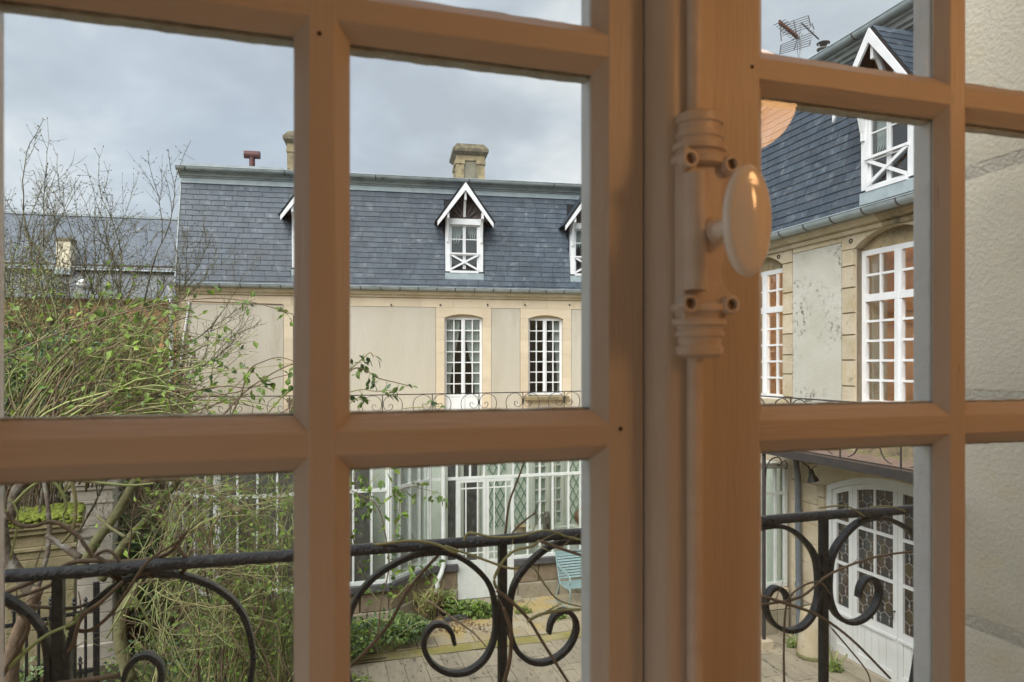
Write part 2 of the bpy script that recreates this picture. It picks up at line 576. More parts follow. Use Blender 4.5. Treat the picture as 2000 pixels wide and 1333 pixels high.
base_brown = mk("brown_base_stone", (0.30, 0.235, 0.16), 0.9, (0.22, 0.175, 0.12), 5, 6, obj=0.12, bump=0.5, bscale=30, spots=(0.12, 0.09, 0.06), sscale=9, slo=0.58, shi=0.7)
base_pale = mk("pale_base_stone", (0.36, 0.32, 0.235), 0.9, (0.28, 0.25, 0.185), 4, 6, obj=0.10, bump=0.5, bscale=30, spots=(0.15, 0.14, 0.09), sscale=6, slo=0.58, shi=0.72)
sill_dark = mk("dark_slate_sill", (0.06, 0.062, 0.068), 0.6, (0.10, 0.10, 0.105), 9, 5)
paver_m = mk("worn_paver", (0.37, 0.32, 0.235), 0.85, (0.29, 0.255, 0.19), 2.5, 6, obj=0.09, bump=0.45, bscale=30, spots=(0.10, 0.095, 0.07), sscale=9, slo=0.56, shi=0.66, stretch=(2.2, 0.7, 1))
cobble_m = mk("mossy_cobble", (0.36, 0.315, 0.225), 0.88, (0.42, 0.30, 0.10), 1.6, 6, 0.46, 0.66, obj=0.1, bump=0.5, bscale=30, spots=(0.12, 0.11, 0.07), sscale=12, slo=0.60, shi=0.70)
moss_yel = mk("yellow_green_moss", (0.25, 0.225, 0.07), 0.95, (0.34, 0.29, 0.14), 3, 6, 0.4, 0.6, bump=0.9, bscale=25, spots=(0.34, 0.30, 0.20), sscale=4, slo=0.56, shi=0.7)
moss_grn = mk("bright_moss", (0.20, 0.23, 0.035), 0.95, (0.15, 0.20, 0.02), 9, 6, 0.4, 0.65, bump=1.0, bscale=30)
soil = mk("damp_soil", (0.060, 0.050, 0.034), 0.95, (0.10, 0.085, 0.05), 3, 7, 0.4, 0.65, bump=0.8, bscale=20)
ground_m = mk("courtyard_bed", (0.21, 0.185, 0.125), 0.95, (0.14, 0.13, 0.08), 2.5, 6, bump=0.6, bscale=22)
far_slate = mk("far_slate_roof", (0.125, 0.150, 0.185), 0.5, (0.165, 0.185, 0.21), 2.0, 8, 0.4, 0.7, bump=0.7, bscale=7, stretch=(1, 1, 2.2))
far_slate2 = mk("old_far_slate_roof", (0.13, 0.145, 0.165), 0.6, (0.21, 0.22, 0.21), 2.4, 8, 0.42, 0.7, bump=0.7, bscale=8, spots=(0.22, 0.26, 0.17), sscale=0.9, slo=0.62, shi=0.75)
ochre = mk("ochre_wall", (0.42, 0.25, 0.12), 0.9, (0.36, 0.21, 0.10), 1.2, 5)
chalk = mk("cream_chimney_paint", (0.74, 0.68, 0.52), 0.85, (0.66, 0.60, 0.46), 4, 5)
pier_m = mk("gate_pier_stone", (0.56, 0.52, 0.45), 0.9, (0.46, 0.42, 0.35), 5, 7, obj=0.05, bump=0.6, bscale=28, spots=(0.33, 0.21, 0.17), sscale=3.0, slo=0.60, shi=0.72)
pier_old = mk("mossy_pier_stone", (0.34, 0.285, 0.17), 0.93, (0.23, 0.20, 0.115), 4, 7, obj=0.08, bump=0.7, bscale=26, spots=(0.16, 0.19, 0.04), sscale=5, slo=0.57, shi=0.68)
balc_top = mk("red_brown_balcony_paving", (0.27, 0.185, 0.145), 0.8, (0.20, 0.145, 0.115), 5, 6, bump=0.4, bscale=30)
bark_green = mk("green_cane", (0.28, 0.335, 0.115), 0.7, (0.37, 0.40, 0.17), 8, 4, 0.35, 0.65, island=0.35)
bark_olive = mk("olive_cane", (0.24, 0.225, 0.10), 0.75, (0.33, 0.30, 0.14), 9, 4, 0.35, 0.65, island=0.35)
bark_brown = mk("brown_twig", (0.22, 0.155, 0.10), 0.75, (0.14, 0.10, 0.065), 14, 5, 0.35, 0.65, island=0.3, bump=0.5, bscale=60)
bark_grey = mk("grey_bark", (0.115, 0.10, 0.075), 0.85, (0.17, 0.175, 0.10), 6, 6, 0.40, 0.65, island=0.2, bump=0.8, bscale=35)
bark_old = mk("old_vine_bark", (0.12, 0.095, 0.07), 0.9, (0.28, 0.28, 0.25), 12, 7, 0.50, 0.70, bump=1.0, bscale=30)
leaf_fresh = mk("fresh_leaf", (0.27, 0.38, 0.065), 0.5, (0.19, 0.31, 0.055), 6, 3, island=0.4, transl=0.35)
leaf_mid = mk("rose_leaf", (0.12, 0.205, 0.055), 0.45, (0.18, 0.27, 0.07), 5, 3, island=0.4, transl=0.3)
leaf_dark = mk("ivy_leaf", (0.052, 0.11, 0.055), 0.38, (0.09, 0.165, 0.075), 5, 3, island=0.4, transl=0.15)
leaf_yellow = mk("yellow_leaf", (0.42, 0.42, 0.04), 0.5, island=0.25, transl=0.35)
leaf_bud = mk("opening_bud", (0.33, 0.33, 0.13), 0.7, (0.25, 0.28, 0.09), 8, 3, island=0.4, transl=0.2)
leaf_dead = mk("dead_leaf", (0.14, 0.075, 0.035), 0.8, (0.20, 0.12, 0.06), 8, 3, island=0.35)
leaf_varieg = mk("variegated_leaf", (0.30, 0.34, 0.18), 0.5, (0.08, 0.15, 0.05), 40, 3, 0.42, 0.55, transl=0.2)
mossy_stem = mk("mossy_old_stem", (0.15, 0.14, 0.065), 0.85, (0.24, 0.24, 0.12), 9, 6, bump=0.8, bscale=35)
black_plastic = mk("black_pot", (0.012, 0.012, 0.014), 0.45)
bronze = mk("dark_bronze", (0.075, 0.065, 0.055), 0.55, (0.13, 0.11, 0.09), 14, 5)
lead_m = mk("lead_came", (0.42, 0.42, 0.41), 0.5, metallic=0.3)
white_feather = mk("white_feather", (0.85, 0.86, 0.88), 0.7)
wicker = mk("wicker", (0.42, 0.31, 0.18), 0.85, (0.30, 0.21, 0.11), 40, 4)
bell_m = mk("green_black_lamp", (0.028, 0.032, 0.026), 0.45)
room_paint = mk("room_wall_paint", (0.82, 0.74, 0.62), 0.85)
room_floor_m = mk("pale_boards", (0.66, 0.60, 0.52), 0.5, (0.58, 0.52, 0.44), 6, 5, stretch=(0.5, 5, 1))

# ================================================================== THE ROOM AND THE NEAR WINDOW
YI, YG = 0.700, 0.7195           # room face of the sashes, glass plane
def struct(name, mb, mat, **k):
    return tag(mb.build(name, mat, **k), kind="structure")
FZ = CAMZ - 1.30                 # floor level of the room and its balcony
struct("room_floor", MB().box(-2.6, 2.6, -4.2, 0.60, FZ - 0.05, FZ), room_floor_m)
struct("room_ceiling", MB().box(-2.6, 2.6, -4.2, 0.60, 6.10, 6.16), room_paint)
# left wall, out of view, with an opening added to let in fill daylight
mb = MB().box(-2.68, -2.60, 0.20, 0.60, FZ - 0.05, 6.16).box(-2.68, -2.60, -4.28, -1.25, FZ - 0.05, 6.16).box(-2.68, -2.60, -1.25, 0.20, 5.45, 6.16)
struct("room_wall", mb, room_paint)
struct("room_wall", MB().box(2.60, 2.68, -4.28, 0.60, FZ - 0.05, 6.16), room_paint)
struct("room_wall", MB().box(-2.60, 2.60, -4.28, -4.20, FZ - 0.05, 6.16), room_paint)
mb = MB()
mb.box(-2.68, -0.43, 0.602, 0.618, FZ - 0.05, 6.16).box(1.23, 2.68, 0.602, 0.618, FZ - 0.05, 6.16)
mb.box(-0.43, 1.23, 0.602, 0.618, 5.40, 6.16)
struct("room_wall", mb, room_paint)

lamp = thing("pendant_lamp", "glowing orange globe lamp mirrored in the right window pane over the slates", "lamp", (1.366, -0.5, 6.10))
prof = [(0.03, -1.10 - 0.0)]
prof = [(max(0.001, 0.16 * math.sin(PI * i / 16)), 0.16 * -math.cos(PI * i / 16)) for i in range(17)]
globe_m = emit_mat("lit_opal_globe", (1.0, 0.50, 0.20), 5.3)
MB().lathe(prof, 32, Matrix.Translation((0, 0, CAMZ + 0.866 - 6.10))).build("globe", globe_m, lamp, smooth=True)
MB().tube([(0, 0, 0), (0, 0, CAMZ + 1.02 - 6.10)], 0.006, sides=8).build("cord", iron_far, lamp)
MB().lathe([(0.05, -0.03), (0.055, -0.01), (0.02, 0.0)], 16).build("ceiling_rose", white, lamp)

# profile of a glazing bar on its room side (half width, depth) and outside
def vbar(parent, name, xc, z0, z1, proud=0.0, hw=0.0275):
    p = [(xc - 0.0125, YI - proud), (xc + 0.0125, YI - proud), (xc + hw, YI + 0.016), (xc + hw, YG - 0.001), (xc - hw, YG - 0.001), (xc - hw, YI + 0.016)]
    o = MB().prism(p, 'z', z0, z1).build(name, paint_in, parent, world=True, bevel=0.0028)
    q = MB().box(xc - hw + 0.001, xc + hw - 0.001, YG + 0.001, YG + 0.030, z0, z1).build("outer_bead", paint_out, o, world=True, bevel=0.003)
    return o
def wavy_bead(x0, x1, z0, up):
    """bead of old putty along a horizontal bar, its edge uneven; up = +1 grows upward"""
    n = 26
    pts = []
    top, bot = [], []
    for i in range(n + 1):
        x = x0 + (x1 - x0) * i / n
        w = 0.0003 * math.sin(i * 0.7 + x * 20) + 0.0005 * random.uniform(-1, 1)
        top.append((x, z0 + up * (0.0045 + w)))
    m = MB()
    poly = [(x0, z0 - up * 0.012)] + top + [(x1, z0 - up * 0.012)]
    m.prism(poly, 'y', YG + 0.001, YG + 0.017)
    return m
def hbar(parent, name, x0, x1, zc, gx):
    p = [(YI + 0.0006, zc - 0.0120), (YI + 0.0006, zc + 0.0120), (YI + 0.016, zc + 0.0275), (YG - 0.001, zc + 0.0275), (YG - 0.001, zc - 0.0275), (YI + 0.016, zc - 0.0275)]
    o = MB().prism(p, 'x', x0, x1).build(name, paint_h, parent, world=True, bevel=0.0028)
    for (a, b) in gx:
        MB().box(a, b, YG + 0.002, YG + 0.019, zc - 0.0245, zc + 0.0245).build("outer_bead", paint_out, o, world=True)
        wavy_bead(a, b, zc + 0.0255, 1).build("putty_bead", putty_m, o, world=True)
        wavy_bead(a, b, zc - 0.0255, -1).build("putty_bead", putty_m, o, world=True)
    return o
BZ = [CAMZ + k for k in (-0.9457, -0.512, -0.078, 0.3557, 0.7894, 1.07)]
def sash(label, stiles, mun, cols):
    t = thing("casement_sash", label, "window sash", ((stiles[0][0] + stiles[1][1]) / 2, YI, BZ[0]), 0, "the two sashes of the near casement window")
    z0, z1 = BZ[0] - 0.06, BZ[-1] + 0.06
    for (a, b, side) in stiles:      # side: on which edge the glass lies
        e = 0.0155
        if side > 0:
            p = [(a, YI), (b, YI), (b + e, YI + 0.016), (b + e, YG - 0.001), (a, YG - 0.001)]
        else:
            p = [(a, YI), (b, YI), (b, YG - 0.001), (a - e, YG - 0.001), (a - e, YI + 0.016)]
        o = MB().prism(p, 'z', z0, z1).build("stile", paint_in, t, world=True, bevel=0.0028)
        xa, xb = (a, b + e - 0.001) if side > 0 else (a - e + 0.001, b)
        MB().box(xa, xb, YG + 0.001, YG + 0.030, z0, z1).build("outer_bead", paint_out, o, world=True, bevel=0.003)
    vbar(t, "muntin", mun, z0, z1, 0.0, 0.0245 if mun > 0.5 else 0.0275)
    g = [(cols[0][0], cols[0][1]), (cols[1][0], cols[1][1])]
    for zc in BZ[1:-1]:
        hbar(t, "muntin", stiles[0][1] - 0.004 if stiles[0][2] > 0 else stiles[0][0], stiles[1][0] + 0.004, zc, g)
    for zc, s in ((BZ[0], -1), (BZ[-1], 1)):
        a, b = (zc - 0.06, zc + 0.0275) if s < 0 else (zc - 0.0275, zc + 0.06)
        MB().box(stiles[0][1] - 0.002, stiles[1][0] + 0.002, YI + 0.001, YG + 0.03, a, b).build("rail", paint_in, t, world=True)
    for i in range(len(BZ) - 1):
        for (a, b) in cols:
            MB().box(a - 0.008, b + 0.008, YG - 0.0007, YG + 0.0007, BZ[i] + 0.020, BZ[i + 1] - 0.020).build("pane", glass_near, t, world=True)
    return t
left_sash = sash("left sash with two columns of panes, ending at the round-edged meeting strip", [(-0.345, -0.2915, 1), (0.3175, 0.360, -1)], 0.0095, [(-0.276, -0.018), (0.037, 0.302)])
right_sash = sash("right sash carrying the latch with the oval white knob", [(0.4480, 0.5120, 1), (1.122, 1.172, -1)], 0.8190, [(0.5275, 0.7945), (0.8435, 1.1065)])
# small nail heads and filled holes in the paint
nail = MB().lathe([(0.0, -0.0008), (0.0022, -0.0008), (0.0026, 0.0)], 8, Matrix.Rotation(-PI / 2, 4, 'X')).mesh("nail", nail_m)
for par, px_, py_, yy in ((left_sash, 1212, 838, YI), (left_sash, 624, 66, YI), (right_sash, 1469, 131, YI)):
    X = tan_of(px_) * yy
    inst("nail", nail, par, (X, yy - 0.0003, CAMZ + (HPX - py_) / FPX * depth(X, yy)), world=True)

# raised meeting strip of the right sash, with its round edge, the bolt rod and the latch
z0, z1 = BZ[0] - 0.06, BZ[-1] + 0.06
strip = [(0.3615, 0.6995), (0.3615, 0.690), (0.3635, 0.682), (0.3690, 0.672), (0.3745, 0.6668), (0.380, 0.6652), (0.4085, 0.6652), (0.4125, 0.6668), (0.4150, 0.672), (0.4160, 0.680), (0.4240, 0.690), (0.4360, 0.6935), (0.4470, 0.6945), (0.4478, 0.7270), (0.3615, 0.7270)]
MB().prism(strip, 'z', z0, z1).build("meeting_strip", paint_in, right_sash, world=True, auto=28)
RX, RY = 0.4010, 0.6600
latch = MB()
LC = CAMZ + 0.142                # height of the knob's axis
def ring(h, pr):
    return [(r, h + d) for r, d in pr]
LY = 0.6520
# back plate with lobes for the screws
plate = [(-0.029, -0.070), (-0.031, -0.082), (-0.026, -0.094), (0.016, -0.094), (0.026, -0.088), (0.033, -0.078), (0.032, -0.066), (0.022, -0.055), (0.018, -0.040), (0.022, -0.022), (0.026, 0.0),
         (0.022, 0.022), (0.018, 0.040), (0.022, 0.055), (0.032, 0.066), (0.033, 0.078), (0.026, 0.088), (0.016, 0.094), (-0.026, 0.094), (-0.031, 0.082), (-0.029, 0.070)]
latch.prism([(0.4075 + x, LC + z) for x, z in plate], 'y', LY - 0.006, 0.6656)
lt = latch.build("latch_box", latch_m, right_sash, world=True, bevel=0.0025, auto=40)
m = MB()
m.prism([(0.4015 - 0.022 + x, LY - 0.006 + y) for x, y in ((0, 0), (0.002, -0.010), (0.008, -0.016), (0.016, -0.016), (0.022, -0.010), (0.024, 0))], 'z', LC - 0.062, LC + 0.062)
m.build("cover_rib", latch_m, lt, world=True, auto=60)
def halfturn(z_, pr, sx=1.0):
    M_ = Matrix.Translation((0.4075, 0.6620, z_))
    return MB().lathe(pr, 28, M_, 0, sx, 0.80).build("end_cap", latch_m, lt, world=True, auto=35)
capp = [(0.0260, 0.0), (0.0325, 0.002), (0.0330, 0.009), (0.0280, 0.011), (0.0262, 0.016), (0.0310, 0.018), (0.0310, 0.024), (0.0268, 0.026), (0.0258, 0.030), (0.0282, 0.032), (0.0282, 0.036), (0.0252, 0.038), (0.0248, 0.046), (0.0275, 0.048), (0.0272, 0.056), (0.020, 0.060), (0.0005, 0.0605)]
halfturn(LC + 0.074, capp)
halfturn(LC - 0.074, [(r, -h) for r, h in capp])
bronze_l = mk("dull_brass_screw", (0.20, 0.13, 0.08), 0.5)
# screw cups
for sx, sz in ((-0.0245, 0.0765), (-0.0245, -0.0765), (0.0255, 0.0745), (0.0255, -0.0765)):
    Mx = Matrix.Translation((0.4075 + sx, LY - 0.005, LC + sz)) @ Matrix.Rotation(PI / 2, 4, 'X')
    cup = MB().lathe([(0.0105, 0.0), (0.0105, 0.008), (0.0085, 0.0105), (0.0062, 0.0105), (0.0050, 0.003), (0.0002, 0.002)], 18, Mx).build("screw_cup", latch_m, lt, world=True, auto=40)
    MB().lathe([(0.0045, 0.003), (0.0042, 0.0052), (0.0002, 0.0058)], 12, Mx).build("screw", bronze_l, lt, world=True)
Mk = Matrix.Translation((0.4095, LY - 0.006, LC)) @ Matrix.Rotation(PI / 2, 4, 'X')
MB().lathe([(0.0185, 0.0), (0.0185, 0.004), (0.0150, 0.008), (0.0128, 0.013), (0.0138, 0.017), (0.0100, 0.021)], 24, Mk).build("knob_collar", latch_m, lt, world=True, auto=40)
kn = [(0.0098, 0.016), (0.0095, 0.030), (0.0105, 0.046), (0.0150, 0.054), (0.0330, 0.0575), (0.0490, 0.0600), (0.0545, 0.0640), (0.0555, 0.0680), (0.0540, 0.0720), (0.0470, 0.0755), (0.0380, 0.0745), (0.0340, 0.0755), (0.0200, 0.0785), (0.0003, 0.0795)]
knm = MB()
# oval disc: narrower across than high; the shank stays round
k = len(kn)
for i in range(40):
    a = 2 * PI * i / 40
    for (r, h) in kn:
        sx = 1.0 if r < 0.014 else 0.47 + 0.53 * max(0, (0.020 - r) / 0.02)
        knm.v.append(Mk @ Vector((r * math.cos(a) * sx, r * math.sin(a), h)))
for i in range(40):
    for j in range(k - 1):
        knm.f.append((i * k + j, ((i + 1) % 40) * k + j, ((i + 1) % 40) * k + j + 1, i * k + j + 1))
        knm.mi.append(0)
knob = knm.build("knob", porcelain, lt, world=True, smooth=True)
tag(knob, "white porcelain oval knob on a short shank")
for a, b in ((z0, LC - 0.125), (LC + 0.125, z1)):
    MB().lathe([(0.0088, a), (0.0088, b)], 16, Matrix.Translation((RX, RY, 0)) @ Matrix.Scale(1, 4)).build("bolt_rod", latch_m, lt, world=True, auto=50)

# fixed frame round the two sashes
fr = thing("window_frame", "fixed outer frame around the two near sashes", "window frame", (0.40, 0.74, BZ[0] - 0.1))
MB().box(-0.43, -0.347, 0.70, 0.775, BZ[0] - 0.10, BZ[-1] + 0.10).build("jamb", paint_out, fr, world=True, bevel=0.003)
MB().box(1.174, 1.234, 0.70, 0.775, BZ[0] - 0.10, BZ[-1] + 0.10).build("jamb", paint_out, fr, world=True, bevel=0.003)
MB().box(-0.346, 1.173, 0.702, 0.773, BZ[-1] + 0.062, BZ[-1] + 0.10).build("head", paint_out, fr, world=True)
MB().box(-0.346, 1.173, 0.702, 0.80, BZ[0] - 0.10, BZ[0] - 0.062).build("sill", paint_out, fr, world=True)

# the wall the window stands in
wallt = thing("near_stone_wall", "rough pale stone wall close by at the right edge of the photo", "wall", (2.2, 1.3, 0))
mb = MB()
mb.box(-9, -0.432, 0.62, 0.895, 0, 6.3).box(1.236, 2.10, 0.62, 0.895, 0, 6.3).box(-0.432, 1.236, 0.62, 0.895, 5.47, 6.3).box(-0.432, 1.236, 0.62, 0.895, 0, BZ[0] - 0.102)
mb.box(2.10, 7.3, 0.62, 1.80, 0, 6.3)
mb.build("wall_core", lime_old, wallt, world=True)
def rough_block(y0, y1, z0_, z1_):
    """face turned to -x, gently uneven"""
    n, k = 22, 18
    v, f = [], []
    for i in range(n + 1):
        for j in range(k + 1):
            u, w = i / n, j / k
            ed = min(u, 1 - u, w, 1 - w)
            dx = random.uniform(-0.0012, 0.0012) + (0.004 if ed < 0.02 else 0.0) + 0.0015 * math.sin(u * 7 + z0_ * 9) * math.cos(w * 6)
            v.append((2.0505 + dx, y0 + (y1 - y0) * u, z0_ + (z1_ - z0_) * w))
    for i in range(n):
        for j in range(k):
            a = i * (k + 1) + j
            f.append((a, a + 1, a + k + 2, a + k + 1))
    b = len(v)
    m_ = MB().add(v, f)
    m_.box(2.0575, 2.12, y0 + 0.001, y1 - 0.001, z0_ + 0.001, z1_ - 0.001)
    return m_.build("stone_block", reveal_m, wallt, world=True, smooth=True)
jz = [CAMZ + k for k in (-4.3, -3.03, -2.30, -1.56, -0.83, -0.10, 0.63, 1.36, 2.0)]
for i in range(len(jz) - 1):
    rough_block(0.897, 1.84, jz[i] + 0.022, jz[i + 1] - 0.022)
joint_m = mk("grey_mortar_joint", (0.66, 0.62, 0.53), 0.95, (0.59, 0.56, 0.48), 12, 5, bump=0.8, bscale=60)
for zz in jz[1:-1]:
    MB().box(2.0545, 2.12, 0.898, 1.838, zz - 0.024, zz + 0.024).build("mortar_joint", joint_m, wallt, world=True)

# ================================================================== SCROLLED IRON RAILINGS
SCROLL = [(0.150, -0.800), (0.255, -0.745), (0.335, -0.600), (0.385, -0.360), (0.404, -0.270), (0.408, -0.210), (0.385, -0.120), (0.334, -0.058), (0.254, -0.017), (0.195, -0.008), (0.145, -0.013), (0.100, -0.036), (0.055, -0.077), (0.030, -0.118),
          (0.0205, -0.170), (0.0205, -0.235), (0.040, -0.288), (0.072, -0.318), (0.108, -0.329), (0.150, -0.322), (0.188, -0.295), (0.209, -0.255), (0.206, -0.220), (0.183, -0.196), (0.155, -0.200), (0.137, -0.222), (0.130, -0.252)]
def catmull(p, k):
    out = []
    n = len(p)
    for i in range(n - 1):
        a, b, c, d = (Vector(p[max(0, i - 1)]), Vector(p[i]), Vector(p[i + 1]), Vector(p[min(n - 1, i + 2)]))
        for j in range(k):
            t = j / k
            out.append(0.5 * ((2 * b) + (c - a) * t + (2 * a - 5 * b + 4 * c - d) * t * t + (3 * b - a - 3 * c + d) * t ** 3))
    out.append(Vector(p[-1]))
    return out
def railing(t, x0, x1, posts, zu, mat, hi=True, wscale=1.0, foot=-0.83, thick=1.0):
    """t: thing whose x runs along the railing; zu: underside of the top rail; wscale: scroll width"""
    th = thick
    rp = [(-0.022, 0.002), (-0.024, 0.009), (-0.018, 0.022), (-0.008, 0.029), (0.008, 0.029), (0.018, 0.022), (0.024, 0.009), (0.022, 0.002)] if hi else [(-0.02, 0), (-0.02, 0.03), (0.02, 0.03), (0.02, 0)]
    n = 24 if hi else 2
    pts = []
    for i in range(n + 1):
        x = x0 + (x1 - x0) * i / n
        pts.append((x, 0.0015 * math.sin(i * 1.3) if hi else 0, zu + (0.0015 * math.sin(i * 2.2) if hi else 0)))
    MB().sweep(pts, [(a * th, b * th) for a, b in rp], (0, 0, 1)).build("top_rail", mat, t, auto=50)
    MB().box(x0, x1, -0.016 * th, 0.016 * th, zu + foot - 0.012, zu + foot + 0.006).build("bottom_rail", mat, t)
    pts = [Vector((p.x * wscale, 0, p.y * (-foot / 0.83))) for p in catmull([Vector((a, b)) for a, b in SCROLL], 5 if hi else 2)]
    hw, hd = 0.0070 * th, 0.0145 * th
    prof = [(-hd, -hw), (-hd, hw), (-hd * 0.55, hw * 1.25), (hd * 0.55, hw * 1.25), (hd, hw), (hd, -hw), (hd * 0.55, -hw * 1.1), (-hd * 0.55, -hw * 1.1)] if hi else [(-hd, -hw), (-hd, hw), (hd, hw), (hd, -hw)]
    m_ = MB()
    # sweep in the railing's plane: across = y
    k_ = len(prof)
    for i, p in enumerate(pts):
        tg = (pts[min(i + 1, len(pts) - 1)] - pts[max(i - 1, 0)]).normalized()
        nrm = Vector((-tg.z, 0, tg.x))
        s_ = 1.0 if i < len(pts) - 8 else 1.0 - 0.45 * (i - len(pts) + 8) / 8
        for (a, b) in prof:
            m_.v.append(p + Vector((0, a, 0)) + nrm * b * s_)
    for i in range(len(pts) - 1):
        for j in range(k_):
            m_.f.append((i * k_ + j, i * k_ + (j + 1) % k_, (i + 1) * k_ + (j + 1) % k_, (i + 1) * k_ + j))
            m_.mi.append(0)
    m_.f += [tuple(range(k_)), tuple((len(pts) - 1) * k_ + j for j in range(k_ - 1, -1, -1))]
    m_.mi += [0, 0]
    me = m_.mesh("scroll", mat, hi)
    if hi:
        me.set_sharp_from_angle(angle=R(48))
    pm = MB().box(-0.0125 * th, 0.0125 * th, -0.0125 * th, 0.0125 * th, foot - 0.02, 0.002).mesh("post", mat)
    cm = MB().box(-0.031 * th, 0.031 * th, -0.0175 * th, 0.0175 * th, -0.218, -0.190).mesh("collar", mat) if hi else None
    for px_ in posts:
        po = inst("post", pm, t, (px_, 0, zu))
        if cm and False:
            inst("collar", cm, po)
        for sx in (1, -1):
            if x0 - 0.1 < px_ + sx * 0.4 * wscale < x1 + 0.1:
                inst("scroll", me, t, (px_, 0, zu), (0, 0, 0), (sx, 1, 1))
near_rail = thing("balcony_railing", "black scrolled iron railing just outside the near window", "railing", (0, 1.75, FZ))
railing(near_rail, -1.75, 2.048, [-1.572, -0.545, 0.485, 1.512], CAMZ - 0.475 - FZ, iron, True, 1.0, -0.83, 0.86)
struct("balcony_floor", MB().box(-2.2, 2.05, 0.896, 1.86, FZ - 0.16, FZ - 0.02), lime)

# ================================================================== SHARED BUILDING PIECES
def wall_cells(mb, x0, x1, z0, z1, y, holes, rec=0.12):
    """front face of a wall with rectangular openings and their reveals (front is -y)"""
    xs = sorted({x0, x1, *[h[0] for h in holes], *[h[1] for h in holes]})
    zs = sorted({z0, z1, *[h[2] for h in holes], *[h[3] for h in holes]})
    for i in range(len(xs) - 1):
        for j in range(len(zs) - 1):
            cx, cz = (xs[i] + xs[i + 1]) / 2, (zs[j] + zs[j + 1]) / 2
            if any(h[0] < cx < h[1] and h[2] < cz < h[3] for h in holes):
                continue
            mb.add([(xs[i], y, zs[j]), (xs[i + 1], y, zs[j]), (xs[i + 1], y, zs[j + 1]), (xs[i], y, zs[j + 1])], [(0, 1, 2, 3)])
    for a, b, c, d in holes:
        for q in (((a, y, c), (a, y, d), (a, y + rec, d), (a, y + rec, c)), ((b, y, c), (b, y + rec, c), (b, y + rec, d), (b, y, d)),
                  ((a, y, d), (b, y, d), (b, y + rec, d), (a, y + rec, d)), ((a, y, c), (a, y + rec, c), (b, y + rec, c), (b, y, c))):
            mb.add(q, [(0, 1, 2, 3)])
    return mb
def room_box(parent, x0, x1, y0, y1, z0, z1, mat, name="room_lining"):
    """inside of the room behind a window: five faces, open towards the window"""
    v = [(x0, y0, z0), (x1, y0, z0), (x1, y1, z0), (x0, y1, z0), (x0, y0, z1), (x1, y0, z1), (x1, y1, z1), (x0, y1, z1)]
    return MB().add(v, [(0, 1, 2, 3), (7, 6, 5, 4), (1, 5, 6, 2), (2, 6, 7, 3), (3, 7, 4, 0)]).build(name, mat, parent)
def arch_fill(x0, x1, zs, zc, y0, y1, ztop):
    """stone over a segmental arch: springing height zs, crown zc"""
    n = 10
    h, w = zc - zs, (x1 - x0) / 2
    r = (w * w + h * h) / (2 * h)
    pts = []
    for i in range(n + 1):
        x = x0 + (x1 - x0) * i / n
        dx = x - (x0 + x1) / 2
        pts.append((x, zc - r + math.sqrt(max(0, r * r - dx * dx))))
    return pts + [(x1, ztop), (x0, ztop)]
def arch_z(x, x0, x1, zs, zc):
    h, w = zc - zs, (x1 - x0) / 2
    r = (w * w + h * h) / (2 * h)
    dx = x - (x0 + x1) / 2
    return zc - r + math.sqrt(max(0, r * r - dx * dx))
def casement(parent, xc, hw, z0, z1, y, rows, ncol=2, mat=white, gmat=glass_far, stile=0.055, bar=0.026, transom=None, rows_top=0, panel=0.0, name="window", dep=0.055):
    """double casement: part = frame, sub-parts = muntins and panes; panel = blind height at the foot"""
    mb = MB()
    x0, x1 = xc - hw, xc + hw
    mb.box(x0, x0 + stile, y, y + dep, z0, z1).box(x1 - stile, x1, y, y + dep, z0, z1)
    mb.box(x0 + stile, x1 - stile, y + 0.001, y + dep - 0.001, z1 - stile, z1).box(x0 + stile, x1 - stile, y + 0.001, y + dep - 0.001, z0, z0 + stile)
    mw = stile * 0.8
    mb.box(xc - mw, xc + mw, y - 0.006, y + dep - 0.002, z0 + stile, z1 - stile)
    mb.box(xc - mw * 0.3, xc + mw * 0.3, y - 0.018, y - 0.006, z0 + stile, z1 - stile)
    secs = []
    zb = z0 + stile
    if panel:
        mb.box(x0 + stile, xc - mw, y + 0.008, y + dep - 0.004, zb, zb + panel).box(xc + mw, x1 - stile, y + 0.008, y + dep - 0.004, zb, zb + panel)
        mb.box(x0 + stile, x1 - stile, y - 0.004, y + 0.007, zb + panel - 0.05, zb + panel)
        zb += panel
    if transom:
        mb.box(x0 + stile, x1 - stile, y - 0.012, y + dep - 0.003, transom - 0.05, transom + 0.05)
        secs = [(zb, transom - 0.05, rows), (transom + 0.05, z1 - stile, rows_top)]
    else:
        secs = [(zb, z1 - stile, rows)]
    f = mb.build(name, mat, parent)
    for (za, zb_, nr) in secs:
        for (xa, xb) in ((x0 + stile, xc - mw), (xc + mw, x1 - stile)):
            cw, rh = (xb - xa) / ncol, (zb_ - za) / nr
            for i in range(1, ncol):
                inst("muntin", unit_box(mat), f, (xa + cw * i, y + dep / 2, (za + zb_) / 2), (0, 0, 0), (bar, dep * 0.7, zb_ - za))
            for j in range(1, nr):
                inst("muntin", unit_box(mat), f, ((xa + xb) / 2, y + dep / 2 + 0.001, za + rh * j), (0, 0, 0), (xb - xa, dep * 0.66, bar))
            for i in range(ncol):
                for j in range(nr):
                    inst("pane", unit_box(gmat), f, (xa + cw * (i + .5), y + dep / 2 + 0.004, za + rh * (j + .5)), (random.uniform(-.016, .016), 0, random.uniform(-.016, .016)), (cw - bar * 0.9, 0.003, rh - bar * 0.9))
    return f
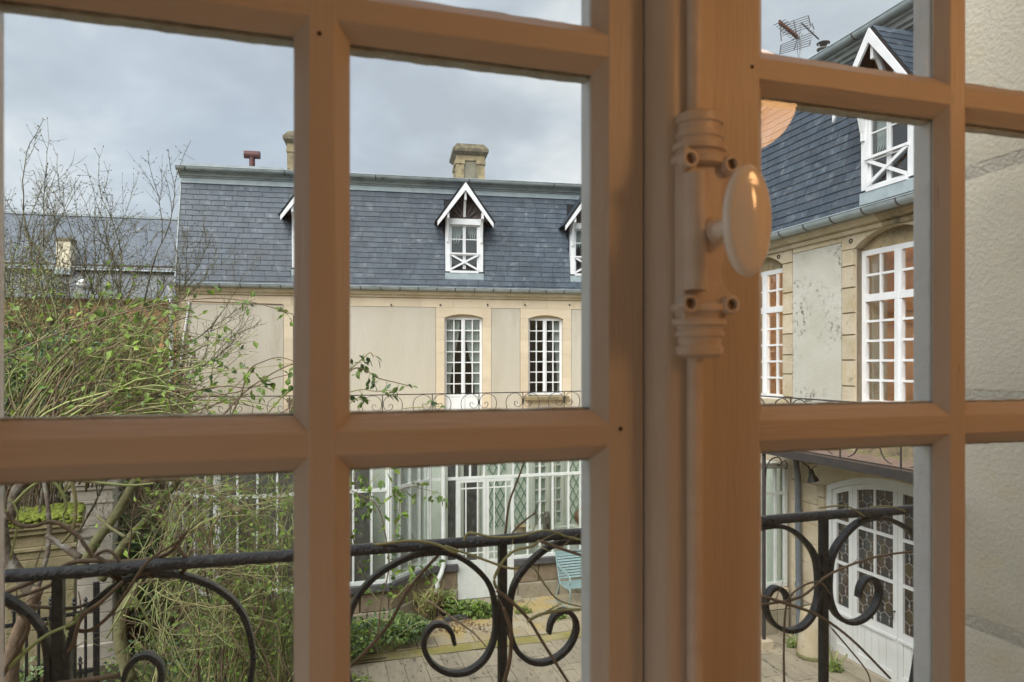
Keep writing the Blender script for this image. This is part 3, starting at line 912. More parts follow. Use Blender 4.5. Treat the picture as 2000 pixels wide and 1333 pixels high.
def drape(parent, xa, xb, xc_, y, z0, z1, tie, name="curtain"):
    """hanging curtain from xa..xb at the top, drawn to the side xc_ at height tie"""
    n, k = 18, 12
    v, f = [], []
    for j in range(k + 1):
        w = j / k
        z = z1 + (z0 - z1) * w
        g = min(1.0, w / tie)
        g = g * g * (3 - 2 * g)
        if w > tie:
            g = 1.0 - 0.25 * (w - tie) / max(1e-3, 1 - tie)
        for i in range(n + 1):
            u = i / n
            xt = xa + (xb - xa) * u
            xs = xc_ + (xb - xa) * (u - (0.0 if abs(xc_ - xa) < abs(xc_ - xb) else 1.0)) * 0.30
            v.append((xt + (xs - xt) * g, y + 0.02 * math.sin(u * 26 + j * 0.1), z))
    for j in range(k):
        for i in range(n):
            a = j * (n + 1) + i
            f.append((a, a + 1, a + n + 2, a + n + 1))
    return MB().add(v, f).build(name, curtain, parent, smooth=True)
SLATE_ME = MB().add([(-.5, 0, 0), (.5, 0, 0), (.5, 1, 0), (-.5, 1, 0), (-.5, 0, 1), (.5, 0, 1), (.5, 1, 0.5), (-.5, 1, 0.5)],
                    [(3, 2, 1, 0), (4, 5, 6, 7), (0, 1, 5, 4), (1, 2, 6, 5), (2, 3, 7, 6), (3, 0, 4, 7)]).mesh("slate", slate)
def slates(parent, frm, x0, x1, z0, z1, y0, y1, ex, wd, holes, limit=300, rnd=3):
    """courses of slates on the plane rising from (y0,z0) to (y1,z1); the ones in view are single objects, the others one mesh"""
    rng = random.Random(rnd)
    L = math.hypot(y1 - y0, z1 - z0)
    ang = math.atan2(z1 - z0, y1 - y0)
    n = int(L / ex)
    rec = []
    for j in range(n + 1):
        s0 = j * ex
        if s0 > L - 0.03:
            break
        x = x0 - (0.5 * wd if j % 2 else 0) - rng.uniform(0, 0.02)
        while x < x1 - 0.02:
            w = wd * rng.uniform(0.93, 1.06)
            if rng.random() < 0.035:
                w *= 0.5
            a, b = max(x, x0), min(x + w, x1)
            x += w
            if b - a < 0.03:
                continue
            s = s0 + rng.uniform(-0.004, 0.004)
            yb, zb = y0 + s * math.cos(ang), z0 + s * math.sin(ang)
            cz = zb + ex * 0.5 * math.sin(ang)
            cuts = [(a, b)]
            for (h0, h1, hz0, hz1) in holes:
                nc = []
                for (p, q) in cuts:
                    if hz0 < cz < hz1 and q > h0 and p < h1:
                        if p < h0 - 0.03:
                            nc.append((p, h0))
                        if q > h1 + 0.03:
                            nc.append((h1, q))
                    else:
                        nc.append((p, q))
                cuts = nc
            for (p, q) in cuts:
                rec.append(((p + q) / 2, yb, zb, q - p - 0.008, min(ex * 1.25, L - s), rng.uniform(-0.006, 0.006), rng.uniform(-0.3, 0.3)))
    def vis(r):
        return in_view(frm.wld(r[0], r[1], r[2] + ex / 2), 0)
    order = sorted(range(len(rec)), key=lambda i: (not vis(rec[i]), (frm.wld(rec[i][0], rec[i][1]) - Vector((0, 0, 0))).length))
    single, rest = order[:limit], order[limit:]
    lean = math.atan2(0.010, ex * 1.25)
    for i in single:
        x, y, z, w, l, rz_, q = rec[i]
        nrm = Vector((0, -math.sin(ang), math.cos(ang)))
        p = Vector((x, y, z)) + nrm * 0.006
        inst("slate", SLATE_ME, parent, p, (ang - lean + q * 0.01, rz_, 0), (w, l, 0.012 + 0.004 * abs(q)))
    if rest:
        m_ = MB()
        for i in rest:
            x, y, z, w, l, rz_, q = rec[i]
            nrm = Vector((0, -math.sin(ang), math.cos(ang)))
            M_ = Matrix.Translation(Vector((x, y, z)) + nrm * 0.006) @ Matrix.Rotation(ang - lean + q * 0.01, 4, 'X') @ Matrix.Rotation(rz_, 4, 'Y') @ Matrix.Diagonal((w, l, 0.012 + 0.004 * abs(q), 1))
            m_.add([v.co for v in SLATE_ME.vertices], [tuple(p.vertices) for p in SLATE_ME.polygons], M_)
        o = m_.build("slate_field", slate, parent)
        tag(o, kind="stuff")
def half_gutter(parent, x0, x1, y, z, r, mat, step=0.5, name="gutter"):
    pts = [(-r * math.cos(PI * i / 10), -r * math.sin(PI * i / 10)) for i in range(11)]
    prof = [(y + a, z + b) for a, b in pts] + [(y + a * 0.9, z + b * 0.9) for a, b in reversed(pts)]
    g = MB().prism(prof, 'x', x0, x1)
    g.lathe([(0.010, x0), (0.010, x1)], 8, Matrix.Translation((0, y - r, z + 0.004)) @ Matrix.Rotation(PI / 2, 4, 'Y') @ Matrix.Scale(1, 4))
    o = g.build(name, mat, parent, auto=40)
    bm_ = MB().prism([(y + a * 1.06, z + b * 1.06) for a, b in pts] + [(y + a * 1.0, z + b * 1.0) for a, b in reversed(pts)], 'x', -0.013, 0.013).mesh("gutter_strap", sill_dark)
    x = x0 + 0.2
    while x < x1:
        inst("gutter_strap", bm_, o, (x, 0, 0))
        x += step * random.uniform(0.95, 1.05)
    return o
def dormer(parent, xc, yf, zb, gmat_b, cheek_d=0.9, pmat=None):
    """wooden dormer: part = white front frame; zb = foot of the frame; yf = its face; the gable roof overhangs"""
    f = MB()
    hw, H = 0.445, 1.235
    f.box(xc - hw, xc - hw + 0.11, yf, yf + 0.10, zb, zb + H + 0.02).box(xc + hw - 0.11, xc + hw, yf, yf + 0.10, zb, zb + H + 0.02)
    f.box(xc - hw + 0.02, xc + hw - 0.02, yf - 0.05, yf + 0.08, zb + H - 0.135, zb + H)       # head beam
    f.box(xc - hw + 0.11, xc + hw - 0.11, yf - 0.03, yf + 0.09, zb - 0.035, zb + 0.02)        # sill
    d = f.build("dormer", white, parent)
    # sashes: two leaves of three panes
    xa, xb, za, zt = xc - hw + 0.11, xc + hw - 0.11, zb + 0.02, zb + H - 0.135
    s = MB()
    fw = 0.035
    for (p, q) in ((xa, xc), (xc, xb)):
        s.box(p + .002, p + fw, yf + 0.03, yf + 0.065, za, zt).box(q - fw, q - .002, yf + 0.03, yf + 0.065, za, zt)
        s.box(p + fw, q - fw, yf + 0.031, yf + 0.064, za, za + fw).box(p + fw, q - fw, yf + 0.031, yf + 0.064, zt - fw, zt)
        for k_ in (1, 2):
            zz = za + (zt - za) * (0.345 * k_)
            s.box(p + fw, q - fw, yf + 0.036, yf + 0.06, zz - 0.011, zz + 0.011)
    s.build("sash", white, d)
    for (p, q) in ((xa, xc), (xc, xb)):
        for k_ in range(3):
            z_a = za + fw if k_ == 0 else za + (zt - za) * 0.345 * k_ + 0.011
            z_b = zt - fw if k_ == 2 else za + (zt - za) * 0.345 * (k_ + 1) - 0.011
            inst("pane", unit_box(glass_far), d, ((p + q) / 2, yf + 0.05, (z_a + z_b) / 2), (random.uniform(-.012, .012), 0, random.uniform(-.012, .012)), (q - p - 2 * fw, 0.003, z_b - z_a))
    # balustrade: handrail, foot rail and a St Andrew's cross
    zr = za + 0.40
    b = MB()
    b.box(xa - 0.02, xb + 0.02, yf - 0.035, yf + 0.0, zr - 0.018, zr + 0.018)
    b.build("handrail", white, d)
    for s_ in (1, -1):
        MB().bar((xc - s_ * (xb - xa) / 2, yf - 0.012 - 0.004 * s_, za + 0.02), (xc + s_ * (xb - xa) / 2, yf - 0.012 - 0.004 * s_, zr - 0.02), 0.02, 0.045).build("cross_brace", white, d)
    # dark inside, cheeks and apron
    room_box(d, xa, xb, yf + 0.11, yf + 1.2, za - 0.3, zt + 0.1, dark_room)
    drape(d, xa, xc - 0.02, xa, yf + 0.16, za, zt, 0.9)
    drape(d, xc + 0.1, xb, xb, yf + 0.18, za, zt, 0.9)
    ch = MB()
    for sx in (-1, 1):
        xx = xc + sx * (hw - 0.012)
        ch.box(min(xx, xx + sx * 0.02), max(xx, xx + sx * 0.02), yf + 0.101, yf + cheek_d, zb - 0.18, zb + H + 0.10)
    ch.build("cheek", slate, d)
    MB().box(xc - hw - 0.01, xc + hw + 0.01, yf - 0.02, yf + 0.3, zb - 0.20, zb - 0.036).build("apron", zinc_lt, d)
    # gable roof with overhang
    ov, half, rise = 0.27, 0.65, 0.93
    za_ = zb + H + 0.80                       # apex
    sl = math.atan2(rise, half)
    for sx in (-1, 1):
        n = Vector((sx * math.sin(sl), 0, math.cos(sl)))
        a0, e0 = Vector((xc, 0, za_)), Vector((xc + sx * half, 0, za_ - rise))
        m_ = MB()
        vs_ = []
        for yy in (yf - ov, yf + cheek_d + 0.3):
            for p in (a0, e0):
                for t_ in (0.0, 0.045):
                    q = p + n * t_
                    vs_.append((q.x, yy, q.z))
        m_.add(vs_, [(0, 1, 3, 2), (4, 6, 7, 5), (1, 5, 7, 3), (0, 2, 6, 4), (2, 3, 7, 6), (0, 4, 5, 1)])
        rp = m_.build("roof_slope", slate_under, d)
        # slate courses on the slope
        mm = MB()
        Ls = math.hypot(half, rise)
        nn = 8
        for k_ in range(nn):
            t0 = k_ / nn
            p = a0 + (e0 - a0) * t0 + n * 0.046
            q = a0 + (e0 - a0) * (t0 + 1.0 / nn) + n * 0.058
            yy = yf - ov - 0.012
            while yy < yf + cheek_d + 0.28:
                w_ = 0.21 * random.uniform(.9, 1.1)
                y2 = min(yy + w_ - 0.004, yf + cheek_d + 0.30)
                mm.add([(p.x, yy, p.z), (q.x, yy, q.z), (q.x, y2, q.z), (p.x, y2, p.z), (p.x, yy, p.z - .008), (q.x, yy, q.z - .010), (q.x, y2, q.z - .010), (p.x, y2, p.z - .008)],
                       [(0, 1, 2, 3), (7, 6, 5, 4), (0, 4, 5, 1), (1, 5, 6, 2), (2, 6, 7, 3), (3, 7, 4, 0)])
                yy += w_
        tag(mm.build("roof_slates", slate, rp), kind="stuff")
        # white bargeboard
        o0 = a0 - n * 0.001 + Vector((0, yf - ov - 0.022, 0))
        e1 = e0 - n * 0.001 + Vector((0, yf - ov - 0.022, 0))
        dn = Vector((0, 0, -0.115 / math.cos(sl) * 0.62))
        vs_ = []
        for yy in (-0.016, 0.016):
            for q in (o0, e1, e1 + Vector((0, 0, -0.105)), o0 + dn * 1.5):
                vs_.append(q + Vector((0, yy, 0)))
        MB().add(vs_, [(3, 2, 1, 0), (4, 5, 6, 7), (0, 1, 5, 4), (1, 2, 6, 5), (2, 3, 7, 6), (3, 0, 4, 7)]).build("bargeboard", white, d)
        # curved bracket under the eave
        bx = xc + sx * (hw - 0.045)
        pts = catmull([Vector((yf - 0.015, zb + H - 0.42)), Vector((yf - 0.05, zb + H - 0.26)), Vector((yf - 0.12, zb + H - 0.08)), Vector((yf - 0.23, zb + H + 0.0))], 4)
        br = MB().sweep([(bx, p.x, p.y) for p in pts], [(-0.024, -0.03), (0.024, -0.03), (0.024, 0.03), (-0.024, 0.03)], (1, 0, 0))
        br.box(bx - 0.024, bx + 0.024, yf - 0.27, yf - 0.17, zb + H - 0.03, zb + H + 0.11)
        br.box(bx - 0.024, bx + 0.024, yf - 0.035, yf, zb + H - 0.55, zb + H - 0.40)
        br.build("bracket", white, d, auto=40)
    # gable boards with a fan of dark struts
    g = MB().add([(xc - half + 0.06, yf + 0.02, za_ - rise + 0.09), (xc + half - 0.06, yf + 0.02, za_ - rise + 0.09), (xc, yf + 0.02, za_ - 0.03)], [(0, 1, 2)])
    g = g.build("gable_board", gmat_b, d)
    for a_ in (35, 62, 118, 145):
        c_, s_ = math.cos(R(a_)), math.sin(R(a_))
        l_ = 0.34 if a_ in (35, 145) else 0.44
        MB().bar((xc + 0.06 * c_, yf - 0.005, zb + H + 0.02), (xc + l_ * c_, yf - 0.005, zb + H + 0.02 + l_ * s_ * 0.9), 0.04, 0.03, (0, 1, 0)).build("strut", gmat_b, g)
    # hanging king-post bracket
    pts = catmull([Vector((yf - 0.0, zb + H + 0.05)), Vector((yf - 0.05, zb + H + 0.22)), Vector((yf - 0.14, zb + H + 0.40)), Vector((yf - ov + 0.06, zb + H + 0.46))], 4)
    kp = MB().sweep([(xc, p.x, p.y) for p in pts], [(-0.024, -0.028), (0.024, -0.028), (0.024, 0.028), (-0.024, 0.028)], (1, 0, 0))
    kp.box(xc - 0.024, xc + 0.024, yf - ov + 0.02, yf - ov + 0.10, zb + H + 0.40, za_ - 0.10)
    kp.build("king_post", white, d, auto=40)
    return d
def chimney(parent, xc, yc, hx, hy, z0, z1, name="chimney"):
    """stone stack with corner pilasters, rendered panels and a chamfered lichen cap"""
    body = MB().box(xc - hx + 0.03, xc + hx - 0.03, yc - hy + 0.03, yc + hy - 0.03, z0, z1 - 0.42)
    s = body.build(name, chim_panel, parent)
    p = MB()
    for sx in (-1, 1):
        for sy in (-1, 1):
            cx, cy_ = xc + sx * (hx - 0.10), yc + sy * (hy - 0.10)
            p.box(cx - .1, cx + .1, cy_ - .1, cy_ + .1, z0, z1 - 0.53)
            p.box(cx - .12, cx + .12, cy_ - .12, cy_ + .12, z1 - 0.52, z1 - 0.43)
    p.build("pilaster", lime_dark, s)
    MB().box(xc - hx - .0, xc + hx + .0, yc - hy, yc + hy, z1 - 0.43, z1 - 0.30).build("frieze", lime_dark, s)
    cap = []
    for (g_, z) in ((0.01, z1 - 0.30), (0.09, z1 - 0.22), (0.09, z1 - 0.15), (-0.02, z1)):
        cap += [(xc - hx - g_, yc - hy - g_, z), (xc + hx + g_, yc - hy - g_, z), (xc + hx + g_, yc + hy + g_, z), (xc - hx - g_, yc + hy + g_, z)]
    fs = [(12, 13, 14, 15), (3, 2, 1, 0)]
    for k_ in range(3):
        for i in range(4):
            fs.append((k_ * 4 + i, k_ * 4 + (i + 1) % 4, k_ * 4 + 4 + (i + 1) % 4, k_ * 4 + 4 + i))
    MB().add(cap, fs).build("cap", chim_cap, s)
    return s

# ================================================================== THE SLATE-ROOFED HOUSE ACROSS THE COURT
pA, pB = W(345, 714, 15.0), W(1138, 714, 16.6)
HF = Frame(pA.x, pA.y, math.atan2(pB.y - pA.y, pB.x - pA.x))
house = thing("mansard_house", "cream plastered house with slate mansard roof across the courtyard", "house", (pA.x, pA.y, 0), HF.rz)
XR = HF.loc(7.38, 15.2)[0]                         # where it meets the side wing
zc_top = HF.z(740, 566)                            # foot of the slates
ZE = zc_top - 0.02                                 # eaves
ZTOP = HF.z(740, 372, 0.45)                        # head of the slates
HPX_W = [(610, 868 - 832, True), ]
wins = []                                          # (centre x, half width, sill z, head z, door?)
for (pl, pr, door) in ((572, 648, False), (868, 943, True), (1032, 1100, False), (1236, 1304, False)):
    a, b = HF.x(pl), HF.x(pr)
    wins.append(((a + b) / 2, (b - a) / 2, door))
zh = HF.z(905, 614)                                # crown of the arches
zs_ = HF.z(905, 621)
zsill = HF.z(1066, 772)
zdoor = 2.92
holes = [(c - h, c + h, zdoor if d else zsill - 0.03, zh) for c, h, d in wins]
core = wall_cells(MB(), 0, XR, 0, ZE, 0.03, holes, 0.22)
core.add([(0, 0.03, 0), (0, 0.03, ZE), (0, 7, ZE), (0, 7, 0)], [(0, 1, 2, 3)])
core.add([(0, 7, 0), (0, 7, ZE), (XR, 7, ZE), (XR, 7, 0)], [(0, 1, 2, 3)])
core.build("wall", mortar, house)
ztop_p = HF.z(740, 599)                            # top of the plaster panels
qs = 0.20                                          # width of the stone strips beside the windows
edges = []
segs = []
x = 0.22
for c, h, d in wins:
    segs.append((x, c - h - qs))
    x = c + h + qs
segs.append((x, XR - 0.01))
for a, b in segs:
    if b - a > 0.05:
        MB().box(a + 0.006, b - 0.006, 0.0, 0.06, 2.80, ztop_p - 0.006).build("plaster_panel", plaster, house)
# stones: frieze, corner chain, window jambs
rg = random.Random(11)
x = 0.0
while x < XR - 0.05:
    w = rg.uniform(0.55, 0.95)
    blk("frieze_stone", lime, house, x + .002, min(x + w, XR) - .002, -0.006, 0.05, ztop_p + .003, ZE - 0.16, False)
    x += w
z = 2.8
i = 0
while z < ztop_p - 0.05:
    h_ = 0.33
    blk("corner_stone", lime_old, house, 0.002, 0.215, -0.006, 0.06, z + .002, min(z + h_, ztop_p) - .002, False)
    z += h_
for c, h, d in wins:
    for sx in (-1, 1):
        z = 2.8
        while z < zs_ - 0.02:
            z2 = min(z + 0.30, zs_)
            if zs_ - z2 < 0.12:
                z2 = zs_
            xa, xb = (c - h - qs + 0.003, c - h) if sx < 0 else (c + h, c + h + qs - 0.003)
            blk("jamb_stone", lime, house, xa, xb, -0.005, 0.20, z + .001, z2 - .001, False)
            z = z2
    pts = arch_fill(c - h, c + h, zs_, zh, 0, 0, ztop_p - 0.001)
    n_ = len(pts)
    poly = [(c - h - qs + 0.003, zs_ + 0.002), (c - h, zs_ + 0.002)] + pts[:-2] + [(c + h, zs_ + 0.002), (c + h + qs - 0.003, zs_ + 0.002), (c + h + qs - 0.003, ztop_p), (c - h - qs + 0.003, ztop_p)]
    MB().prism(poly, 'y', -0.005, 0.20).build("arch_stone", lime, house)
    if not d:
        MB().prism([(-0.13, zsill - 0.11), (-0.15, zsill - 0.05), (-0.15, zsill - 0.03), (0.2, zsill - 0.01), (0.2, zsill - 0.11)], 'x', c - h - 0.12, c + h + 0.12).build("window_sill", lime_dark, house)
# windows with their rooms and curtains
for k_, (c, h, d) in enumerate(wins):
    zb_ = zdoor + 0.02 if d else zsill
    pz = HF.z(905, 770) - (zdoor + 0.02) - 0.07 if d else 0.0
    MB().box(c - h, c + h, 0.125, 0.18, zs_ + 0.0145, zh + 0.03).build("tympanum", lime, house)
    w_ = casement(house, c, h - 0.005, zb_, zs_ + 0.015, 0.12, 7, 2, panel=pz, name="french_door" if d else "window")
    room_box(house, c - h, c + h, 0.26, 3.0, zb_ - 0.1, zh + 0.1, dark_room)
    hd = zs_
    if k_ == 1:
        drape(w_, c - h + 0.05, c - 0.05, c - h + 0.05, 0.22, zb_ + 0.3, hd, 0.75)
        drape(w_, c + 0.03, c + h - 0.05, c + h - 0.05, 0.22, zb_ + 0.3, hd, 0.85)
    elif k_ == 2:
        drape(w_, c + 0.24, c + h - 0.03, c + h - 0.03, 0.24, zb_, hd, 0.95)
# eaves: stone cornice, gutter, white soffit line
corn = [(-0.005, ZE - 0.155), (-0.05, ZE - 0.15), (-0.06, ZE - 0.10), (-0.12, ZE - 0.085), (-0.13, ZE - 0.05), (-0.16, ZE - 0.04), (-0.16, ZE - 0.012), (0.1, ZE - 0.010), (0.1, ZE - 0.155)]
x = 0.0
while x < XR - 0.05:
    w = rg.uniform(0.9, 1.4)
    MB().prism(corn, 'x', x + 0.002, min(x + w, XR) - 0.002).build("cornice_stone", lime_old, house)
    x += w
half_gutter(house, -0.12, XR, -0.20, ZE + 0.065, 0.075, zinc, 0.43)
MB().box(-0.02, XR, -0.17, -0.02, ZE - 0.008, ZE + 0.012).build("drip_edge", zinc_lt, house)
# mansard slope
yb0, yb1 = -0.10, 0.36
zb0, zb1 = ZE + 0.02, ZTOP
dorm_px = [610, 907, 1149]
yfd = -0.03
dx = [HF.x(p, yfd) for p in dorm_px]
dxr = HF.x(1290, yfd)
zbd = HF.z(907, 531, yfd)
holes_r = [(c - 0.455, c + 0.455, zbd - 0.20, zbd + 1.75) for c in dx + [dxr]]
rf = MB()
rf.add([(0, yb0, zb0), (XR, yb0, zb0), (XR, yb1, zb1), (0, yb1, zb1)], [(0, 1, 2, 3)])
rf.add([(0, yb0, zb0), (0, yb1, zb1), (0, 7 - yb1, zb1), (0, 7, zb0)], [(0, 1, 2, 3)])
roof = rf.build("mansard_roof", slate_under, house)
slates(roof, HF, 0.01, XR - 0.02, zb0, zb1, yb0, yb1, 0.1255, 0.275, holes_r, 300, 5)
for c in dx:
    dormer(house, c, yfd, zbd, gable_wood)
MB().prism([(yb0 - 0.01, zb0), (yb1 - 0.01, zb1), (yb1 + 0.05, zb1), (yb0 + 0.05, zb0)], 'x', -0.025, 0.0).build("verge_strip", zinc, house)
# upper cornice, gutter and flat zinc top
zt = zb1
MB().box(-0.02, XR, yb1 - 0.04, yb1 + 0.06, zt - 0.05, zt + 0.06).build("lead_flashing", zinc_lt, house)
up = [(yb1 + 0.02, zt + 0.062), (yb1 - 0.05, zt + 0.07), (yb1 - 0.06, zt + 0.10), (yb1 - 0.10, zt + 0.11), (yb1 - 0.11, zt + 0.145), (yb1 - 0.15, zt + 0.155), (yb1 - 0.16, zt + 0.19), (yb1 + 0.1, zt + 0.20)]
MB().prism(up, 'x', -0.04, XR).build("upper_cornice", zinc, house)
half_gutter(house, -0.06, XR, yb1 - 0.20, zt + 0.265, 0.085, zinc, 2.1, "upper_gutter")
top = MB().add([(-0.04, yb1 - 0.12, zt + 0.285), (XR, yb1 - 0.12, zt + 0.285), (XR, 3.4, zt + 0.42), (-0.04, 3.4, zt + 0.42), (-0.04, 6.8, zt + 0.285), (XR, 6.8, zt + 0.285)], [(0, 1, 2, 3), (3, 2, 5, 4)])
top = top.build("zinc_flat", zinc_lt, house)
rollm = MB().prism([(-0.035, 0), (-0.03, 0.035), (0, 0.055), (0.03, 0.035), (0.035, 0)], 'y', 0, 3.2)
rollm = rollm.mesh("zinc_roll", zinc)
x = 0.08
while x < XR:
    inst("zinc_roll", rollm, top, (x, yb1 - 0.10, zt + 0.288))
    x += 0.83
rt = MB().add([(0.33, 0.42, zt + 0.33), (3.3, 0.42, zt + 0.33), (3.3, 2.5, zt + 0.38), (0.33, 2.5, zt + 0.38), (0.33, 0.42, zt + 0.30), (3.3, 0.42, zt + 0.30)], [(0, 1, 2, 3), (4, 5, 1, 0)])
MB().box(HF.x(372, .6), HF.x(556, .6), 0.30, 0.62, zt + 0.33, zt + 0.385).build("ridge_capping", zinc, house)
# red-brown T cowl and two stacks
xt = HF.x(492.5, 1.2)
zt_c = HF.z(492.5, 303, 1.2)
cow = MB().tube([(xt, 1.2, zt), (xt, 1.2, zt_c)], 0.068, sides=10)
cowl = cow.build("flue_pipe", rust_pipe, house, auto=40)
MB().tube([(xt - 0.18, 1.2, zt_c), (xt + 0.18, 1.2, zt_c)], 0.095, sides=12).build("cowl", rust_pipe, cowl, auto=40)
hxc = (HF.x(947, 1.2) - HF.x(891, 1.2)) / 2
chimney(house, HF.x(919, 1.2) + 0.0, 1.2 + 0.45, hxc, 0.45, zt - 0.1, HF.z(919, 281, 1.2))
chimney(house, HF.x(559, 1.4) + 0.42, 1.4 + 0.40, 0.40, 0.40, zt - 0.1, HF.z(570, 256, 1.4))
# rainwater pipe at the corner and the loose white pipe
wp = mk("flaking_white_pipe", (0.66, 0.68, 0.70), 0.5, (0.55, 0.57, 0.58), 6, 5, spots=(0.09, 0.08, 0.07), sscale=18, slo=0.55, shi=0.62, stretch=(1, 1, 0.6), sgate=1.2)
MB().tube([(-0.10, -0.20, ZE + 0.0), (-0.07, -0.17, ZE - 0.10), (-0.07, -0.13, ZE - 0.35), (-0.07, -0.12, 0)], 0.048, sides=10).build("downpipe", wp, house, auto=50)
MB().tube([(0.27, -0.03, HF.z(365, 588)), (0.13, -0.05, HF.z(352, 680)), (0.02, -0.06, HF.z(343, 790)), (0.0, -0.06, 2.0)], 0.022, sides=8).build("slanting_pipe", white, house, auto=50)
# thin rod and iron eyes on the frieze
for px_ in (492, 764, 860, 952, 1025, 1112):
    MB().lathe([(0.012, 0), (0.022, 0.01), (0.022, 0.02), (0.0005, 0.03)], 8, Matrix.Translation((HF.x(px_), -0.006, HF.z(px_, 596))) @ Matrix.Rotation(PI / 2, 4, 'X')).build("iron_eye", iron_far, house)
MB().tube([(HF.x(375), -0.02, HF.z(375, 589)), (HF.x(552), -0.02, HF.z(552, 595))], 0.006, sides=5).build("trellis_wire", iron_far, house)

# ================================================================== GROUND
gm = MB().add([(-400, -400, -0.012), (400, -400, -0.012), (400, 400, -0.012), (-400, 400, -0.012)], [(0, 1, 2, 3)])
struct("ground", gm, ground_m)
court = struct("courtyard_paving", MB().box(0.2, 7.36, 6.2, 10.02, -0.008, 0.004), mk("paver_joint", (0.10, 0.09, 0.06), 0.95, (0.16, 0.15, 0.07), 4, 5))
rg = random.Random(21)
x = 0.22
while x < 7.30:
    w = rg.uniform(0.25, 0.34)
    y = 10.0
    first = rg.uniform(0.3, 0.9)
    while y > 6.3:
        l = first if y == 10.0 else rg.uniform(0.6, 1.0)
        a, b = x + 0.004, min(x + w, 7.34) - 0.004
        if in_view(((a + b) / 2, y - l / 2, 0), 60):
            inst("paver", unit_box(paver_m), court, ((a + b) / 2, y - l / 2, 0.004 + rg.uniform(-0.004, 0.004)), (rg.uniform(-.006, .006), rg.uniform(-.006, .006), 0), (b - a, l - 0.009, 0.03))
        y -= l
    x += w
# shallow drain channel, overgrown with moss
ch = MB()
n = 40
sec = [(10.02, 0.018), (10.07, 0.004), (10.14, -0.006), (10.22, 0.004), (10.28, 0.02)]
pts = []
for i in range(n + 1):
    X = 0.0 + 7.3 * i / n
    for (yy, zz) in sec:
        pts.append((X, yy + 0.012 * math.sin(X * 3.1) + rg.uniform(-.006, .006), zz + rg.uniform(-.004, .004)))
fs = []
for i in range(n):
    for j in range(len(sec) - 1):
        a = i * len(sec) + j
        fs.append((a, a + len(sec), a + len(sec) + 1, a + 1))
struct("drain_channel", ch.add(pts, fs), moss_yel, smooth=True)
apron = struct("terrace_paving", MB().box(0.9, 7.36, 10.30, 11.98, -0.006, 0.006), MATS["paver_joint"])
y = 10.31
while y < 11.95:
    d = rg.uniform(0.24, 0.36)
    x = 0.95 - rg.uniform(0, 0.3)
    while x < 7.3:
        w = rg.uniform(0.26, 0.46)
        a, b = max(x, 0.92) + 0.005, min(x + w, 7.34) - 0.005
        if b - a > 0.06 and in_view(((a + b) / 2, y + d / 2, 0), 40):
            inst("cobble", block_mesh(cobble_m), apron, ((a + b) / 2, y + d / 2, 0.003), (-PI / 2 + rg.uniform(-.012, .012), 0, rg.uniform(-.03, .03)), (b - a, 0.05, d - 0.012))
        x += w
    y += d
struct("garden_soil", MB().add([(-12, 2.2, -0.003), (0.55, 2.2, -0.003), (0.60, 9.6, -0.003), (1.9, 11.2, -0.003), (1.9, 14, -0.003), (-12, 14, -0.003)], [(0, 1, 2, 3, 4, 5)]), soil)

# ================================================================== THE SIDE WING ON THE RIGHT
WX = 7.38
WF = Frame(WX, 15.25, -PI / 2)
wy = lambda Y: 15.25 - Y                           # world Y -> along the wing
wing = thing("side_wing", "stone wing with slate roof and tall lit windows on the right", "house", (WX, 15.25, 0), -PI / 2)
GZ = CAMZ + 2.03                                   # gutter height
wwin = [(wy(10.1), 0.63), (wy(7.3), 0.63), (wy(4.4), 0.63)]
wz0, wzt = CAMZ - 1.24, CAMZ + 1.62
wzw = CAMZ - 0.56
zcr, zsp = CAMZ + 1.86, CAMZ + 1.66
XE = wy(1.2)
dc, dhw = wy(7.245), 1.27                          # the arched garden door
dzc, dzs = CAMZ - 1.52, CAMZ - 1.80
whole = [(c - h, c + h, wzw, zcr) for c, h in wwin] + [(dc - dhw, dc + dhw, 0.05, dzc)]
wall_cells(MB(), 0, XE, 0, GZ - 0.05, 0.03, whole, 0.26).build("wall", mortar, wing)
ptz = CAMZ + 1.78                                  # head of the plaster panels
qs = 0.24
x = 0.0
rg = random.Random(5)
for c, h in wwin:
    if c - h - qs - x > 0.1:
        MB().box(x + 0.008, c - h - qs - 0.008, 0.0, 0.06, wz0, ptz).build("plaster_panel", plaster_grey, wing)
    x = c + h + qs
MB().box(x + 0.008, XE, 0.0, 0.06, wz0, ptz).build("plaster_panel", plaster_grey, wing)
for c, h in wwin:
    for sx in (-1, 1):
        z = wz0
        while z < zsp - 0.02:
            z2 = min(z + rg.uniform(0.30, 0.38), zsp)
            if zsp - z2 < 0.15:
                z2 = zsp
            xa, xb = (c - h - qs + 0.003, c - h) if sx < 0 else (c + h, c + h + qs - 0.003)
            blk("jamb_stone", lime_old, wing, xa, xb, -0.006, 0.24, z + .002, z2 - .002)
            z = z2
    pts = arch_fill(c - h, c + h, zsp, zcr, 0, 0, GZ)[:-2]
    poly = [(c - h - qs + 0.003, zsp + 0.002), (c - h, zsp + 0.002)] + pts + [(c + h, zsp + 0.002), (c + h + qs - 0.003, zsp + 0.002), (c + h + qs - 0.003, GZ - 0.12), (c - h - qs + 0.003, GZ - 0.12)]
    MB().prism(poly, 'y', -0.006, 0.24).build("arch_stone", lime_old, wing)
